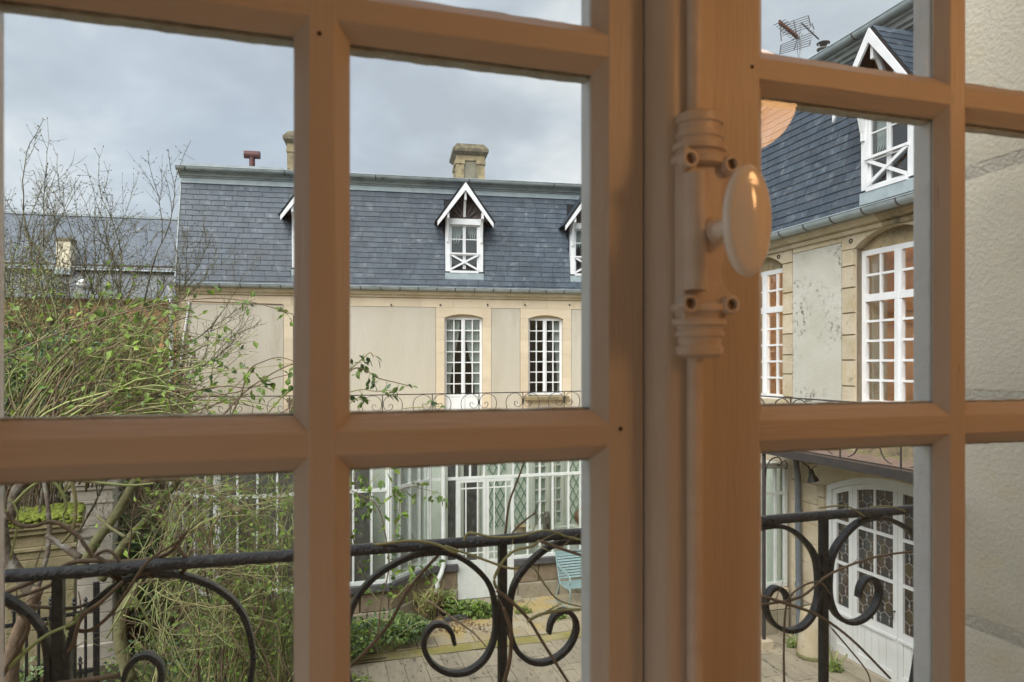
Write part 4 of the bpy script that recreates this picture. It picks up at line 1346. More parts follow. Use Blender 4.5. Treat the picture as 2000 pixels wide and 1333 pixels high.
# frieze stones between the arches
x = 0
for c, h in wwin + [(XE + 1, 0.3)]:
    e_ = min(c - h - qs, XE)
    while x < e_ - 0.03:
        w = min(rg.uniform(0.5, 0.8), e_ - x)
        blk("frieze_stone", lime_old, wing, x + .002, x + w - .002, -0.008, 0.06, ptz + 0.006, GZ - 0.12)
        x += w
    x = c + h + qs
corn = [(-0.008, GZ - 0.17), (-0.05, GZ - 0.165), (-0.07, GZ - 0.12), (-0.05, GZ - 0.10), (-0.12, GZ - 0.085), (-0.14, GZ - 0.05), (-0.18, GZ - 0.04), (-0.18, GZ - 0.005), (0.1, GZ - 0.004), (0.1, GZ - 0.17)]
x = 0.0
while x < XE - 0.05:
    w = rg.uniform(0.7, 1.2)
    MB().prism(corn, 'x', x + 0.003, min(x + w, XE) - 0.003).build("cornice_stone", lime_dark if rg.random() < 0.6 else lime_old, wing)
    x += w
MB().box(0, XE, -0.20, -0.03, GZ - 0.003, GZ + 0.014).build("drip_edge", zinc_lt, wing)
half_gutter(wing, -0.1, XE, -0.24, GZ + 0.085, 0.09, zinc_lt, 0.55)
for px_ in (1663, 1522):
    MB().sweep([(WF.x(px_) + 0.028 * math.cos(a * PI / 5), -0.014, WF.z(px_, 471 if px_ > 1600 else 502) + 0.028 * math.sin(a * PI / 5)) for a in range(10)], [(-.006, -.006), (.006, -.006), (.006, .006), (-.006, .006)], (0, 1, 0), closed=True).build("iron_ring", iron_far, wing)
# tall windows with lamplit rooms
for k_, (c, h) in enumerate(wwin[:2]):
    w_ = casement(wing, c, h, wzw, wzt, 0.13, 5, 2, stile=0.075, bar=0.032, transom=CAMZ + 0.945, rows_top=2, dep=0.06)
    MB().box(c - h - 0.1, c + h + 0.1, -0.10, 0.13, wzw - 0.12, wzw - 0.001).build("window_sill", lime_old, wing)
    MB().box(c - h + .002, c + h - .002, 0.0, 0.10, wz0, wzw - 0.122).build("apron_stone", lime_dark, wing)
    MB().box(c - h + 0.03, c - h + 0.06, 0.27, 0.52, wz0, wzt).build("shutter", grey_win, wing)
    MB().box(c - h, c + h, 0.14, 0.18, wzt - 0.002, zcr + 0.02).build("tympanum", lime_dark, wing)
room_box(wing, wy(11.4), wy(5.4), 0.30, 3.6, wz0 - 0.1, CAMZ + 2.0, warm_room, "room_lining")
# panelled pine doors on the far side of the lit room
for xx in (wy(9.2), wy(6.9), wy(6.15)):
    dr = MB().box(xx - 0.36, xx + 0.36, 3.52, 3.58, wz0, CAMZ + 0.75).build("inner_door", oak, wing)
    for za, zb_ in ((wz0 + 0.2, wz0 + 0.9), (wz0 + 1.0, CAMZ + 0.6)):
        MB().sweep([(xx - 0.25, 3.51, za), (xx + 0.25, 3.51, za), (xx + 0.25, 3.51, zb_ - .1), (xx + 0.12, 3.51, zb_), (xx - 0.12, 3.51, zb_), (xx - 0.25, 3.51, zb_ - .1)], [(-.012, -.012), (.012, -.012), (.012, .012), (-.012, .012)], (0, 1, 0), closed=True).build("door_moulding", mk("dark_moulding%d" % int(xx * 10 + za * 100), (0.20, 0.10, 0.045), 0.6), dr)
for zz in (CAMZ + 0.80, CAMZ + 1.05):
    MB().box(wy(11.3), wy(5.5), 3.48, 3.58, zz, zz + 0.05).build("picture_rail", oak, wing)
ta = MB()
ta.box(wy(7.9), wy(6.9), 1.6, 2.2, CAMZ - 0.72, CAMZ - 0.68)
for sx in (0.05, 0.95):
    for sy in (1.65, 2.15):
        ta.box(wy(7.9) + sx - .03, wy(7.9) + sx + .03, sy - .03, sy + .03, wz0, CAMZ - 0.72)
tb = ta.build("hall_table", oak, None)
tb.matrix_world = mat_of(wing)
tag(tb, "wooden table inside the lamplit room behind the right window", "table")
lm = thing("ceiling_lamp", "warm ceiling lamp lighting the room behind the right windows", "lamp", WF.wld(wy(8.2), 1.9, CAMZ + 1.98))
MB().lathe([(0.02, -0.28), (0.10, -0.26), (0.15, -0.20), (0.10, -0.12), (0.03, -0.1)], 20).build("globe", emit_mat("lit_lamp_glass", (1.0, 0.66, 0.40), 62.0), lm, smooth=True)
MB().tube([(0, 0, -0.12), (0, 0, 0.0)], 0.012, sides=6).build("stem", iron_far, lm)
# slate slope with its dormer
wyb0, wyb1, wzb1 = -0.06, 0.48, CAMZ + 4.62
wdc = wy(7.34)
rf = MB().add([(0, wyb0, GZ + 0.02), (XE, wyb0, GZ + 0.02), (XE, wyb1, wzb1), (0, wyb1, wzb1)], [(0, 1, 2, 3)])
wroof = rf.build("mansard_roof", slate_under, wing)
wzd = CAMZ + 2.43
slates(wroof, WF, 0.0, XE, GZ + 0.02, wzb1, wyb0, wyb1, 0.128, 0.265, [(wdc - 0.455, wdc + 0.455, wzd - 0.20, wzd + 1.75)], 300, 9)
dormer(wing, wdc, -0.02, wzd, gable_brown)
MB().prism([(wyb1 + 0.02, wzb1 + 0.0), (wyb1 - 0.04, wzb1 + 0.01), (wyb1 - 0.05, wzb1 + 0.05), (wyb1 - 0.10, wzb1 + 0.06), (wyb1 - 0.12, wzb1 + 0.11), (wyb1 - 0.17, wzb1 + 0.12), (wyb1 - 0.17, wzb1 + 0.16), (wyb1 + 0.1, wzb1 + 0.17)], 'x', 0, XE).build("upper_cornice", zinc, wing)
half_gutter(wing, 0, XE, wyb1 - 0.21, wzb1 + 0.24, 0.085, zinc_lt, 1.7, "upper_gutter")
MB().add([(0, wyb1 - 0.12, wzb1 + 0.25), (XE, wyb1 - 0.12, wzb1 + 0.25), (XE, 4, wzb1 + 0.45), (0, 4, wzb1 + 0.45)], [(0, 1, 2, 3)]).build("zinc_flat", zinc_lt, wing)
# small stack with its steel flue, and the aerial
p = W(1640, 118, 11.6)
cx_, cy_ = WF.loc(p.x, p.y)
st = MB()
st.add([(cx_ - .42, cy_ - .35, wzb1), (cx_ + .42, cy_ - .35, wzb1), (cx_ + .42, cy_ + .35, wzb1), (cx_ - .42, cy_ + .35, wzb1), (cx_ - .42, cy_ - .35, p.z - .02), (cx_ + .42, cy_ - .35, p.z - .02), (cx_ + .42, cy_ + .35, p.z - .02), (cx_ - .42, cy_ + .35, p.z - .02),
        (cx_ - .16, cy_ - .1, p.z + .14), (cx_ + .16, cy_ - .1, p.z + .14), (cx_ + .16, cy_ + .1, p.z + .14), (cx_ - .16, cy_ + .1, p.z + .14)],
       [(0, 1, 5, 4), (1, 2, 6, 5), (2, 3, 7, 6), (3, 0, 4, 7), (4, 5, 9, 8), (5, 6, 10, 9), (6, 7, 11, 10), (7, 4, 8, 11), (8, 9, 10, 11)])
stk = st.build("chimney", chim_cap, wing)
q = W(1608, 112, 11.5)
fx, fy = WF.loc(q.x, q.y)
fl = MB().tube([(fx, fy, q.z - 0.6), (fx, fy, q.z + 0.13)], 0.068, sides=14).build("flue", steel, stk, auto=50)
MB().lathe([(0.07, 0.10), (0.105, 0.125), (0.105, 0.14), (0.07, 0.145)], 18, Matrix.Translation((fx, fy, q.z))).build("flue_collar", steel_dk, stk, auto=40)
MB().lathe([(0.105, 0.225), (0.108, 0.235), (0.06, 0.26), (0.0005, 0.265)], 18, Matrix.Translation((fx, fy, q.z))).build("rain_cap", steel_dk, stk, auto=40)
for a in (0.4, 2.5, 4.6):
    MB().tube([(fx + .07 * math.cos(a), fy + .07 * math.sin(a), q.z + .13), (fx + .085 * math.cos(a), fy + .085 * math.sin(a), q.z + .235)], 0.004, sides=4).build("cap_strut", steel, stk)

ant = thing("tv_aerial", "rooftop television aerial with rusty boom beside a steel flue", "aerial", (W(1563, 120, 11.8).x, W(1563, 120, 11.8).y, W(1563, 200, 11.8).z))
def AP(px_, py_, z=11.8):
    return W(px_, py_, z)
def wtube(par, name, a, b, r, mat, sides=6):
    return MB().tube([a, b], r, sides=sides).build(name, mat, par, world=True)
wtube(ant, "mast", AP(1564, 230), AP(1563, 44), 0.020, steel)
wtube(ant, "boom", AP(1523, 44, 11.2), AP(1560, 76, 11.8), 0.012, antenna_rust)
wtube(ant, "arm", AP(1566, 46, 11.8), AP(1599, 77, 12.3), 0.013, antenna_m)
for i in range(9):                                  # directors along the boom, rusted
    t = i / 8
    c_ = AP(1523, 44, 11.2).lerp(AP(1557, 73, 11.8), t)
    l_ = 0.10
    d_ = Vector((0.35, -0.2, 0.16)).normalized()
    wtube(ant, "director", c_ - d_ * l_, c_ + d_ * l_, 0.006, antenna_m, 4)
    MB().bar(c_ - Vector((0, 0, 0.035)), c_ + Vector((0, 0, 0.035)), 0.03, 0.03).build("director_clamp", antenna_rust, ant, world=True)
for i in range(6):
    c_ = AP(1574, 52, 11.9).lerp(AP(1596, 74, 12.25), i / 5)
    d_ = Vector((0.6, 0.3, 0.30)).normalized()
    wtube(ant, "director", c_ - d_ * (0.09 - 0.005 * i), c_ + d_ * (0.09 - 0.005 * i), 0.004, antenna_m, 4)
for (cx0, cy0, tx, ty, wid) in ((1550, 56, 1560, 76, 0), (1549, 84, 1556, 76, 1)):   # two mesh reflectors
    for i in range(6):
        t = i / 5
        if wid == 0:
            a = AP(1524 + t * 4, 62 + 0 + t * 20 - 12, 11.75)
            b = AP(1578 + t * 5, 31 + t * 22, 11.75)
        else:
            a = AP(1524, 89 + t * 17, 11.75)
            b = AP(1590 - t * 8, 62 + t * 27, 11.75)
        wtube(ant, "reflector_rod", a, b, 0.0055, antenna_m, 4)
for a, b in (((1524, 51), (1526, 80)), ((1579, 31), (1584, 52)), ((1586, 46), (1590, 58)), ((1525, 89), (1523, 106)), ((1583, 81), (1581, 89)), ((1550, 40), (1558, 76)), ((1557, 78), (1551, 98))):
    wtube(ant, "reflector_edge", AP(*a, 11.74), AP(*b, 11.74), 0.010, antenna_m, 5)
pts = [AP(1560, 80), AP(1557, 92), AP(1558, 105), AP(1562, 118)]
MB().tube(pts, 0.004, sides=4).build("cable", iron_far, ant, world=True)

# ------------------------------------------------------------------ ground floor of the wing
BX = -0.86                                          # balcony edge in the wing's own depth
zslab = CAMZ - 1.21
bal = MB().box(wy(9.35), XE, BX + 0.02, 0.0, zslab - 0.02, zslab).build("balcony_paving", balc_top, wing)
MB().box(wy(9.37), XE, BX - 0.02, BX + 0.06, zslab - 0.115, zslab - 0.004).build("edge_beam", iron_far, wing)
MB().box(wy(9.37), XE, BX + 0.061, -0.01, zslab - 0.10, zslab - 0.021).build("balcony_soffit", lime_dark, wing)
for i in range(5):
    Yj = 9.0 - i * 0.95
    MB().prism([(BX + 0.06, zslab - 0.115), (-0.01, zslab - 0.115), (-0.01, zslab - 0.42)], 'x', wy(Yj) - 0.02, wy(Yj) + 0.02).build("bracket", iron_far, wing) if i == 9 else None
moss_dull = mk("olive_moss", (0.13, 0.145, 0.045), 0.95, (0.20, 0.19, 0.09), 9, 6, bump=0.8, bscale=30)
mo = MB()
for i in range(90):
    X, Yq = rg.uniform(wy(9.2), wy(5.2)), -abs(rg.gauss(0, 0.12))
    mo.lathe([(rg.uniform(.02, .05), 0), (rg.uniform(.01, .02), rg.uniform(.006, .014)), (0.0005, .016)], 6, Matrix.Translation((X, Yq - 0.01, zslab)))
tag(mo.build("balcony_moss", moss_dull, None), "green moss along the back of the wing balcony", "moss", kind="stuff").matrix_world = mat_of(wing)
# stone courses of the lower wall
z = 0.0
k_ = 0
while z < zslab - 0.12:
    z2 = min(z + 0.31, zslab - 0.118)
    x = wy(9.25)
    off = (k_ % 2) * 0.22
    first = True
    while x < dc - dhw - 0.13:
        w = (0.42 - off) if first else 0.44
        first = False
        xb = min(x + w, dc - dhw - 0.13)
        blk("wall_stone", lime_old if z > 0.5 else base_pale, wing, x + .002, xb - .002, -0.01, 0.06, z + .002, z2 - .002)
        x += w
    k_ += 1
    z = z2
pts = arch_fill(dc - dhw, dc + dhw, dzs, dzc, 0, 0, zslab)[:-2]
MB().prism([(dc - dhw - 0.13, dzs)] + [(dc - dhw, dzs)] + pts + [(dc + dhw, dzs), (dc + dhw + 0.13, dzs), (dc + dhw + 0.13, zslab - 0.11), (dc - dhw - 0.13, zslab - 0.11)], 'y', -0.012, 0.24).build("arch_stone", lime_old, wing)
for sx in (-1, 1):
    z = 0.0
    while z < dzs - 0.02:
        z2 = min(z + 0.33, dzs)
        a, b = (dc - dhw - 0.13, dc - dhw) if sx < 0 else (dc + dhw, dc + dhw + 0.13)
        blk("jamb_stone", lime_old, wing, a + .002, b, -0.012, 0.24, z + .002, z2 - .002)
        z = z2
# arched door: two leaves and two side lights, leaded coloured glass above planked panels
stain = bpy.data.materials.new("leaded_coloured_glass")
stain.use_nodes = True
N, L_ = stain.node_tree.nodes, stain.node_tree.links
pr = N["Principled BSDF"]
pr.inputs["Roughness"].default_value = 0.12
g_ = N.new("ShaderNodeNewGeometry")
sn = N.new("ShaderNodeVectorMath")
sn.operation = 'SNAP'
sn.inputs[1].default_value = (1, 0.088, 0.19)
wn_ = N.new("ShaderNodeTexWhiteNoise")
cr = N.new("ShaderNodeValToRGB")
cr.color_ramp.interpolation = 'CONSTANT'
for i, c_ in enumerate(((0.035, 0.032, 0.030), (0.065, 0.050, 0.035), (0.05, 0.052, 0.055), (0.085, 0.068, 0.045), (0.06, 0.066, 0.068), (0.055, 0.042, 0.040))):
    el = cr.color_ramp.elements[0] if i == 0 else cr.color_ramp.elements.new(i / 6)
    el.position = i / 6
    el.color = (*c_, 1)
L_.new(g_.outputs["Position"], sn.inputs[0])
L_.new(sn.outputs[0], wn_.inputs["Vector"])
L_.new(wn_.outputs["Value"], cr.inputs["Fac"])
L_.new(cr.outputs[0], pr.inputs["Base Color"])
def dtop(x):
    return arch_z(max(dc - dhw + 0.02, min(dc + dhw - 0.02, x)), dc - dhw, dc + dhw, dzs, dzc)
yd = 0.07
fr_ = MB()
n_ = 16
outer = [(dc - dhw + 2 * dhw * i / n_, dtop(dc - dhw + 2 * dhw * i / n_)) for i in range(n_ + 1)]
inner = [(dc - dhw + 0.09 + (2 * dhw - 0.18) * i / n_, dtop(dc - dhw + 0.09 + (2 * dhw - 0.18) * i / n_) - 0.09) for i in range(n_ + 1)]
for i in range(n_):
    fr_.prism([outer[i], outer[i + 1], inner[i + 1], inner[i]], 'y', yd - 0.04, yd + 0.09)
fr_.prism([(dc - dhw, 0.04), (dc - dhw + 0.09, 0.04), inner[0], outer[0]], 'y', yd - 0.04, yd + 0.09)
fr_.prism([(dc + dhw, 0.04), (dc + dhw - 0.09, 0.04), inner[-1], outer[-1]], 'y', yd - 0.04, yd + 0.09)
gd = fr_.build("arched_door", white_door, wing)
edges_ = [dc - dhw + 0.09, dc - 0.785, dc, dc + 0.785, dc + dhw - 0.09]
zrail = CAMZ - 3.56
rowz = [CAMZ - 3.52, CAMZ - 2.90, CAMZ - 2.30]
lead_pat = {}
for li in range(4):
    a, b = edges_[li] + 0.004, edges_[li + 1] - 0.004
    nc = 1 if li in (0, 3) else 2
    sw = 0.075
    lf = MB()
    tA, tB = dtop(a) - 0.095, dtop(b) - 0.095
    lf.prism([(a, 0.06), (a + sw, 0.06), (a + sw, dtop(a + sw) - 0.095), (a, tA)], 'y', yd - 0.005, yd + 0.045)
    lf.prism([(b - sw, 0.06), (b, 0.06), (b, tB), (b - sw, dtop(b - sw) - 0.095)], 'y', yd - 0.005, yd + 0.045)
    tm = [(a + sw + (b - a - 2 * sw) * i / 4, dtop(a + sw + (b - a - 2 * sw) * i / 4) - 0.095) for i in range(5)]
    tn = [(x_, z_ - 0.075) for x_, z_ in tm]
    for i in range(4):
        lf.prism([tm[i], tm[i + 1], tn[i + 1], tn[i]], 'y', yd - 0.004, yd + 0.044)
    lf.box(a + sw, b - sw, yd - 0.004, yd + 0.044, 0.06, 0.20)
    lf.box(a + sw, b - sw, yd - 0.004, yd + 0.044, zrail - 0.06, zrail + 0.03)
    lf.box(a + 0.01, b - 0.01, yd - 0.022, yd - 0.0055, zrail - 0.095, zrail - 0.06)
    leaf_ = lf.build("door_leaf", white_door, wing)
    npl = 3 if nc == 1 else 5
    pw = (b - a - 2 * sw) / npl
    for i in range(npl):
        MB().box(a + sw + pw * i + 0.003, a + sw + pw * (i + 1) - 0.003, yd + 0.010, yd + 0.030, 0.19, zrail - 0.055).build("plank", white_door, leaf_)
    gw = (b - a - 2 * sw)
    for i in range(nc):
        xa, xb = a + sw + gw / nc * i, a + sw + gw / nc * (i + 1)
        if i > 0:
            inst("muntin", unit_box(white_door), leaf_, (xa, yd + 0.015, (zrail + dtop(xa) - 0.16) / 2), (0, 0, 0), (0.035, 0.036, dtop(xa) - 0.16 - zrail))
        ztop_ = min(dtop(xa), dtop(xb)) - 0.165
        zz = [zrail + 0.03, CAMZ - 2.90, CAMZ - 2.30, ztop_ + 0.03]
        for j in range(3):
            gl = MB().box(xa + 0.012, xb - 0.012, yd + 0.020, yd + 0.026, zz[j] + 0.006, zz[j + 1] - 0.006 + (0.06 if j == 2 else 0)).build("leaded_pane", stain, leaf_)
            if li < 3:
                lc = MB()
                nx, nz = max(2, int(round((xb - xa) / 0.075))), max(2, int(round((zz[j + 1] - zz[j]) / 0.165)))
                cw, chh = (xb - xa - 0.02) / nx, (zz[j + 1] - zz[j]) / nz
                for v in range(nz + 1):
                    z_row = zz[j] + chh * v
                    for u in range(nx):
                        s0 = 0.022 if (u + v) % 2 else -0.022
                        za2, zb2 = z_row + s0, z_row - s0
                        if zz[j] + .01 < min(za2, zb2) and max(za2, zb2) < zz[j + 1] - .01:
                            lc.bar((xa + 0.01 + cw * u, yd + 0.018, za2), (xa + 0.01 + cw * (u + 1), yd + 0.018, zb2), 0.006, 0.005, (0, 1, 0))
                    for u in range(nx + 1):
                        s0 = 0.022 if (u + v) % 2 else -0.022
                        if s0 > 0 and v < nz:
                            lc.bar((xa + 0.01 + cw * u, yd + 0.018, max(zz[j], z_row + s0)), (xa + 0.01 + cw * u, yd + 0.018, min(zz[j + 1], z_row + chh - 0.022)), 0.006, 0.005, (0, 1, 0))
                            cz0 = z_row + chh / 2
                            if 0 < u < nx:
                                dd_ = [(xa + .01 + cw * u - .016, cz0), (xa + .01 + cw * u, cz0 + .024), (xa + .01 + cw * u + .016, cz0), (xa + .01 + cw * u, cz0 - .024)]
                                for q_ in range(4):
                                    lc.bar((dd_[q_][0], yd + .017, dd_[q_][1]), (dd_[(q_ + 1) % 4][0], yd + .017, dd_[(q_ + 1) % 4][1]), 0.005, 0.005, (0, 1, 0))
                if lc.v:
                    tag(lc.build("lead_came", lead_m, leaf_), kind="stuff")
        for j in (1, 2):
            inst("muntin", unit_box(white_door), leaf_, ((xa + xb) / 2, yd + 0.014, zz[j]), (0, 0, 0), (xb - xa, 0.034, 0.045))
    if li == 1:
        hd_ = MB().box(b - 0.045, b - 0.030, yd - 0.05, yd - 0.006, 1.02, 1.035)
        hd_.box(b - 0.048, b - 0.027, yd - 0.062, yd - 0.05, 0.93, 1.04)
        hd_.build("handle", iron_far, leaf_)
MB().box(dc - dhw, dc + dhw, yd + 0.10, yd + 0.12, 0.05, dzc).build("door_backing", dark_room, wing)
MB().box(dc - dhw - 0.1, dc + dhw + 0.1, -0.24, 0.2, 0.0, 0.048).build("door_step", base_pale, wing)

# wing railing on the balcony
wr = thing("balcony_railing", "thin scrolled iron railing along the right wing's balcony", "railing", WF.wld(wy(9.3), BX + 0.03, zslab), -PI / 2)
railing(wr, 0, XE - wy(9.3), [0.12 + 0.95 * i for i in range(9)], 0.735, iron_far, False, 0.92, -0.715, 0.62)

# guard stone, drain pipe, bell lamp, iron post
gsp = W(1588, 1285, 10.06)
gst = thing("guard_stone", "worn conical stone bollard at the foot of the wing corner", "bollard", (gsp.x - 0.02, gsp.y, 0))
gm_ = MB()
prof = [(0.205, 0.0), (0.215, 0.06), (0.195, 0.25), (0.178, 0.45), (0.165, 0.62), (0.15, 0.69), (0.10, 0.725), (0.0005, 0.73)]
gm_.lathe(prof, 14)
for i, v in enumerate(gm_.v):
    gm_.v[i] = Vector((v.x * (1 + rg.uniform(-.04, .04)), v.y * (1 + rg.uniform(-.04, .04)), v.z + rg.uniform(-.006, .006)))
gm_.build("stone", lime_old, gst, smooth=True)
mo = MB().lathe([(0.19, 0.0), (0.222, 0.012), (0.224, 0.05), (0.216, 0.075)], 14)
mo.build("moss_ring", moss_dull, gst, smooth=True)

dpx = WF.x(1556, -0.12)
pipe_dark = mk("slate_grey_pipe", (0.11, 0.135, 0.16), 0.45, (0.16, 0.18, 0.20), 8, 4)
dp = MB().tube([(dpx, -0.14, zslab - 0.12), (dpx, -0.14, zslab - 0.25), (dpx, -0.10, zslab - 0.5), (dpx + 0.02, -0.09, 0.12), (dpx + 0.0, -0.12, 0.02)], 0.045, sides=12).build("downpipe", pipe_dark, wing, auto=50)
for zz in (0.85, 2.0):
    MB().tube([(dpx + 0.01, -0.095, zz), (dpx + 0.01, -0.095, zz + 0.06)], 0.054, sides=12).build("pipe_collar", pipe_dark, dp, auto=50)

bp = W(1585, 925, 10.0)
bl = thing("bell_lamp", "dark bell-shaped wall lamp on a crooked arm above the guard stone", "lamp", (bp.x, bp.y, bp.z))
MB().lathe([(0.085, -0.115), (0.075, -0.085), (0.045, -0.03), (0.038, 0.02), (0.03, 0.05), (0.008, 0.06)], 16, Matrix.Rotation(R(-14), 4, 'Y')).build("bell_shade", bell_m, bl, auto=45)
MB().tube([(-0.02, 0, 0.05), (-0.05, 0.03, 0.11), (-0.11, 0.02, 0.14), (-0.16, 0.01, 0.20), (-0.22, 0.06, 0.215)], 0.012, sides=6).build("arm", iron_far, bl, smooth=True)
MB().tube([(-0.01, 0.0, 0.05), (0.05, 0, 0.10), (0.09, 0, 0.09)], 0.006, sides=5).build("scroll", iron_far, bl)
ipp = W(1492, 1262, 10.35)
ip = thing("iron_post", "slim black iron post on a stone block under the balcony corner", "post", (ipp.x, ipp.y, 0))
MB().tube([(0, 0, 0.15), (0, 0, 2.98)], 0.028, sides=10).build("shaft", iron_far, ip, auto=50)
MB().box(-0.10, 0.10, -0.10, 0.10, 0.0, 0.15).build("stone_base", lime_old, ip, bevel=0.008)
sc = [Vector((0.03, 2.62)), Vector((0.05, 2.75)), Vector((0.12, 2.86)), Vector((0.24, 2.90)), Vector((0.31, 2.84)), Vector((0.29, 2.77)), Vector((0.24, 2.79))]
MB().tube([(p.x, 0, p.y) for p in catmull(sc, 4)], 0.010, sides=5).build("scroll_bracket", iron_far, ip)
MB().tube([(0.28 + p.x * .6 - .05, 0, p.y - 0.06) for p in catmull(sc[2:], 4)], 0.008, sides=5).build("scroll_bracket", iron_far, ip)

# ================================================================== CONSERVATORY
ZS, ZTR, ZTP = 0.75, CAMZ - 2.03, 2.78              # sill, transom, head
cons = thing("conservatory", "white glazed conservatory with canted bay along the foot of the house", "conservatory", (3.0, 12.0, 0))
poly = [(-2.15, 12.03), (-1.40, 11.28), (1.20, 11.28), (1.98, 12.03)]
def glazed(p0, p1, bars, z0=ZS, skip=None, ends=True):
    """glazed wall from p0 to p1; bars at distances along it"""
    a, b = Vector((*p0, 0)), Vector((*p1, 0))
    L = (b - a).length
    d = (b - a) / L
    ang = math.atan2(d.y, d.x)
    def at(s, z):
        return (a.x + d.x * s, a.y + d.y * s, z)
    def piece(name, s0, s1, dep, za, zb, mat=white_cons, dy=0.0, par=cons):
        c = at((s0 + s1) / 2, (za + zb) / 2)
        n = Vector((-d.y, d.x, 0)) * dy
        return inst(name, unit_box(mat), par, (c[0] + n.x, c[1] + n.y, c[2]), (0, 0, ang), (s1 - s0, dep, zb - za), world=True)
    piece("head_rail", 0, L, 0.07, ZTP - 0.07, ZTP)
    piece("cornice_board", -0.03, L + 0.03, 0.14, ZTP + 0.001, ZTP + 0.05)
    piece("transom", 0, L, 0.055, ZTR - 0.025, ZTR + 0.025, dy=-0.003)
    segs = [(0, L)] if not skip else [(0, skip[0]), (skip[1], L)]
    for s0, s1 in segs:
        piece("sill_rail", s0, s1, 0.065, z0, z0 + 0.055)
    pos = [0.0] + list(bars) + [L]
    for i, s in enumerate(pos):
        wd = 0.075 if i in (0, len(pos) - 1) and ends else 0.032
        piece("glazing_bar", s - wd / 2, s + wd / 2, 0.05 if wd < 0.05 else 0.08, ZTR if skip and skip[0] + .05 < s < skip[1] - .05 else z0, ZTP - 0.01, dy=0.002)
    for i in range(len(pos) - 1):
        s0, s1 = pos[i] + 0.02, pos[i + 1] - 0.02
        if s1 - s0 < 0.05:
            continue
        piece("pane", s0, s1, 0.004, ZTR + 0.026, ZTP - 0.071, glass_old)
        if not (skip and skip[0] - .01 < (s0 + s1) / 2 < skip[1] + .01):
            piece("pane", s0, s1, 0.004, z0 + 0.056, ZTR - 0.026, glass_old)
    return piece
glazed(poly[0], poly[1], [0.28, 0.56, 0.82])
glazed(poly[1], poly[2], [0.29 * i for i in range(1, 9)])
cantp = glazed(poly[2], poly[3], [0.26, 0.54, 0.81])
XQ = 6.25
fpx = [864, 892, 918, 945, 974, 1002, 1030, 1054, 1079, 1110, 1133]
fb = [tan_of(p) * 12.03 - 1.98 for p in fpx]
s = fb[-1] + 0.26
while s < XQ - 1.98 - 0.1:
    fb.append(s)
    s += 0.26
ds0, ds1 = tan_of(893) * 12.03 - 1.98, tan_of(1003) * 12.03 - 1.98
fpiece = glazed(poly[3], (XQ, 12.03), fb, skip=(ds0, ds1))
# base wall of two stone courses under a dark sill
def base_wall(p0, p1, skip=None):
    a, b = Vector((*p0, 0)), Vector((*p1, 0))
    L = (b - a).length
    d = (b - a) / L
    ang = math.atan2(d.y, d.x)
    nrm = Vector((d.y, -d.x, 0))
    for (za, zb, mat, dep, out) in ((0.0, 0.30, base_pale, 0.30, 0.03), (0.30, 0.64, base_brown, 0.26, 0.0)):
        s = 0.0
        while s < L - 0.02:
            w = min(random.uniform(0.55, 0.85), L - s)
            if L - s - w < 0.2:
                w = L - s
            for s0, s1 in ([(s, s + w)] if not skip else [(s, min(s + w, skip[0])), (max(s, skip[1]), s + w)]):
                if s1 - s0 < 0.04:
                    continue
                c = a + d * ((s0 + s1) / 2) + nrm * (out - 0.10)
                inst("base_stone", block_mesh(mat), cons, (c.x, c.y, (za + zb) / 2), (0, 0, ang), (s1 - s0 - 0.005, dep, zb - za - 0.005), world=True)
            s += w
    for s0, s1 in ([(0, L)] if not skip else [(0, skip[0]), (skip[1], L)]):
        c = a + d * ((s0 + s1) / 2) + nrm * -0.04
        inst("sill", unit_box(sill_dark), cons, (c.x, c.y, 0.695), (0, 0, ang), (s1 - s0, 0.30, 0.105), world=True)
for i in range(3):
    base_wall(poly[i], poly[i + 1])
base_wall(poly[3], (XQ, 12.03), (ds0, ds1))
# double door
dz0, dz1 = 0.10, ZTR - 0.028
dX0, dX1 = 1.98 + ds0, 1.98 + ds1
dm = (dX0 + dX1) / 2
zpan = CAMZ - 3.52
MB().box(dX0 - 0.1, dX1 + 0.1, 11.74, 12.2, 0.0, 0.085).build("door_step", base_pale, cons, world=True)
for li, (a, b) in enumerate(((dX0, dm), (dm, dX1))):
    lf = MB()
    y0, y1 = 12.0, 12.045
    sw = 0.055
    lf.box(a + .003, a + sw, y0, y1, dz0, dz1).box(b - sw, b - .003, y0, y1, dz0, dz1)
    lf.box(a + sw, b - sw, y0 + .001, y1 - .001, dz1 - 0.05, dz1).box(a + sw, b - sw, y0 + .002, y1 - .001, dz0, zpan)
    d_ = lf.build("door_leaf", white_cons, cons, world=True)
    ga, gb = a + sw, b - sw
    gw = gb - ga
    cols = [ga, ga + gw * 0.24, gb - gw * 0.24, gb]
    rows = [zpan, zpan + 0.13, dz1 - 0.05 - 0.11, dz1 - 0.05]
    for c_ in cols[1:3]:
        inst("muntin", unit_box(white_cons), d_, (c_, 12.02, (zpan + dz1) / 2 - .02), (0, 0, 0), (0.022, 0.03, dz1 - zpan - .06), world=True)
    for r_ in rows[1:3]:
        inst("muntin", unit_box(white_cons), d_, ((ga + gb) / 2, 12.021, r_), (0, 0, 0), (gw, 0.026, 0.022), world=True)
    for i in range(3):
        for j in range(3):
            inst("pane", unit_box(glass_old), d_, ((cols[i] + cols[i + 1]) / 2, 12.022, (rows[j] + rows[j + 1]) / 2), (0, 0, 0), (cols[i + 1] - cols[i] - .02, 0.004, rows[j + 1] - rows[j] - .02), world=True)
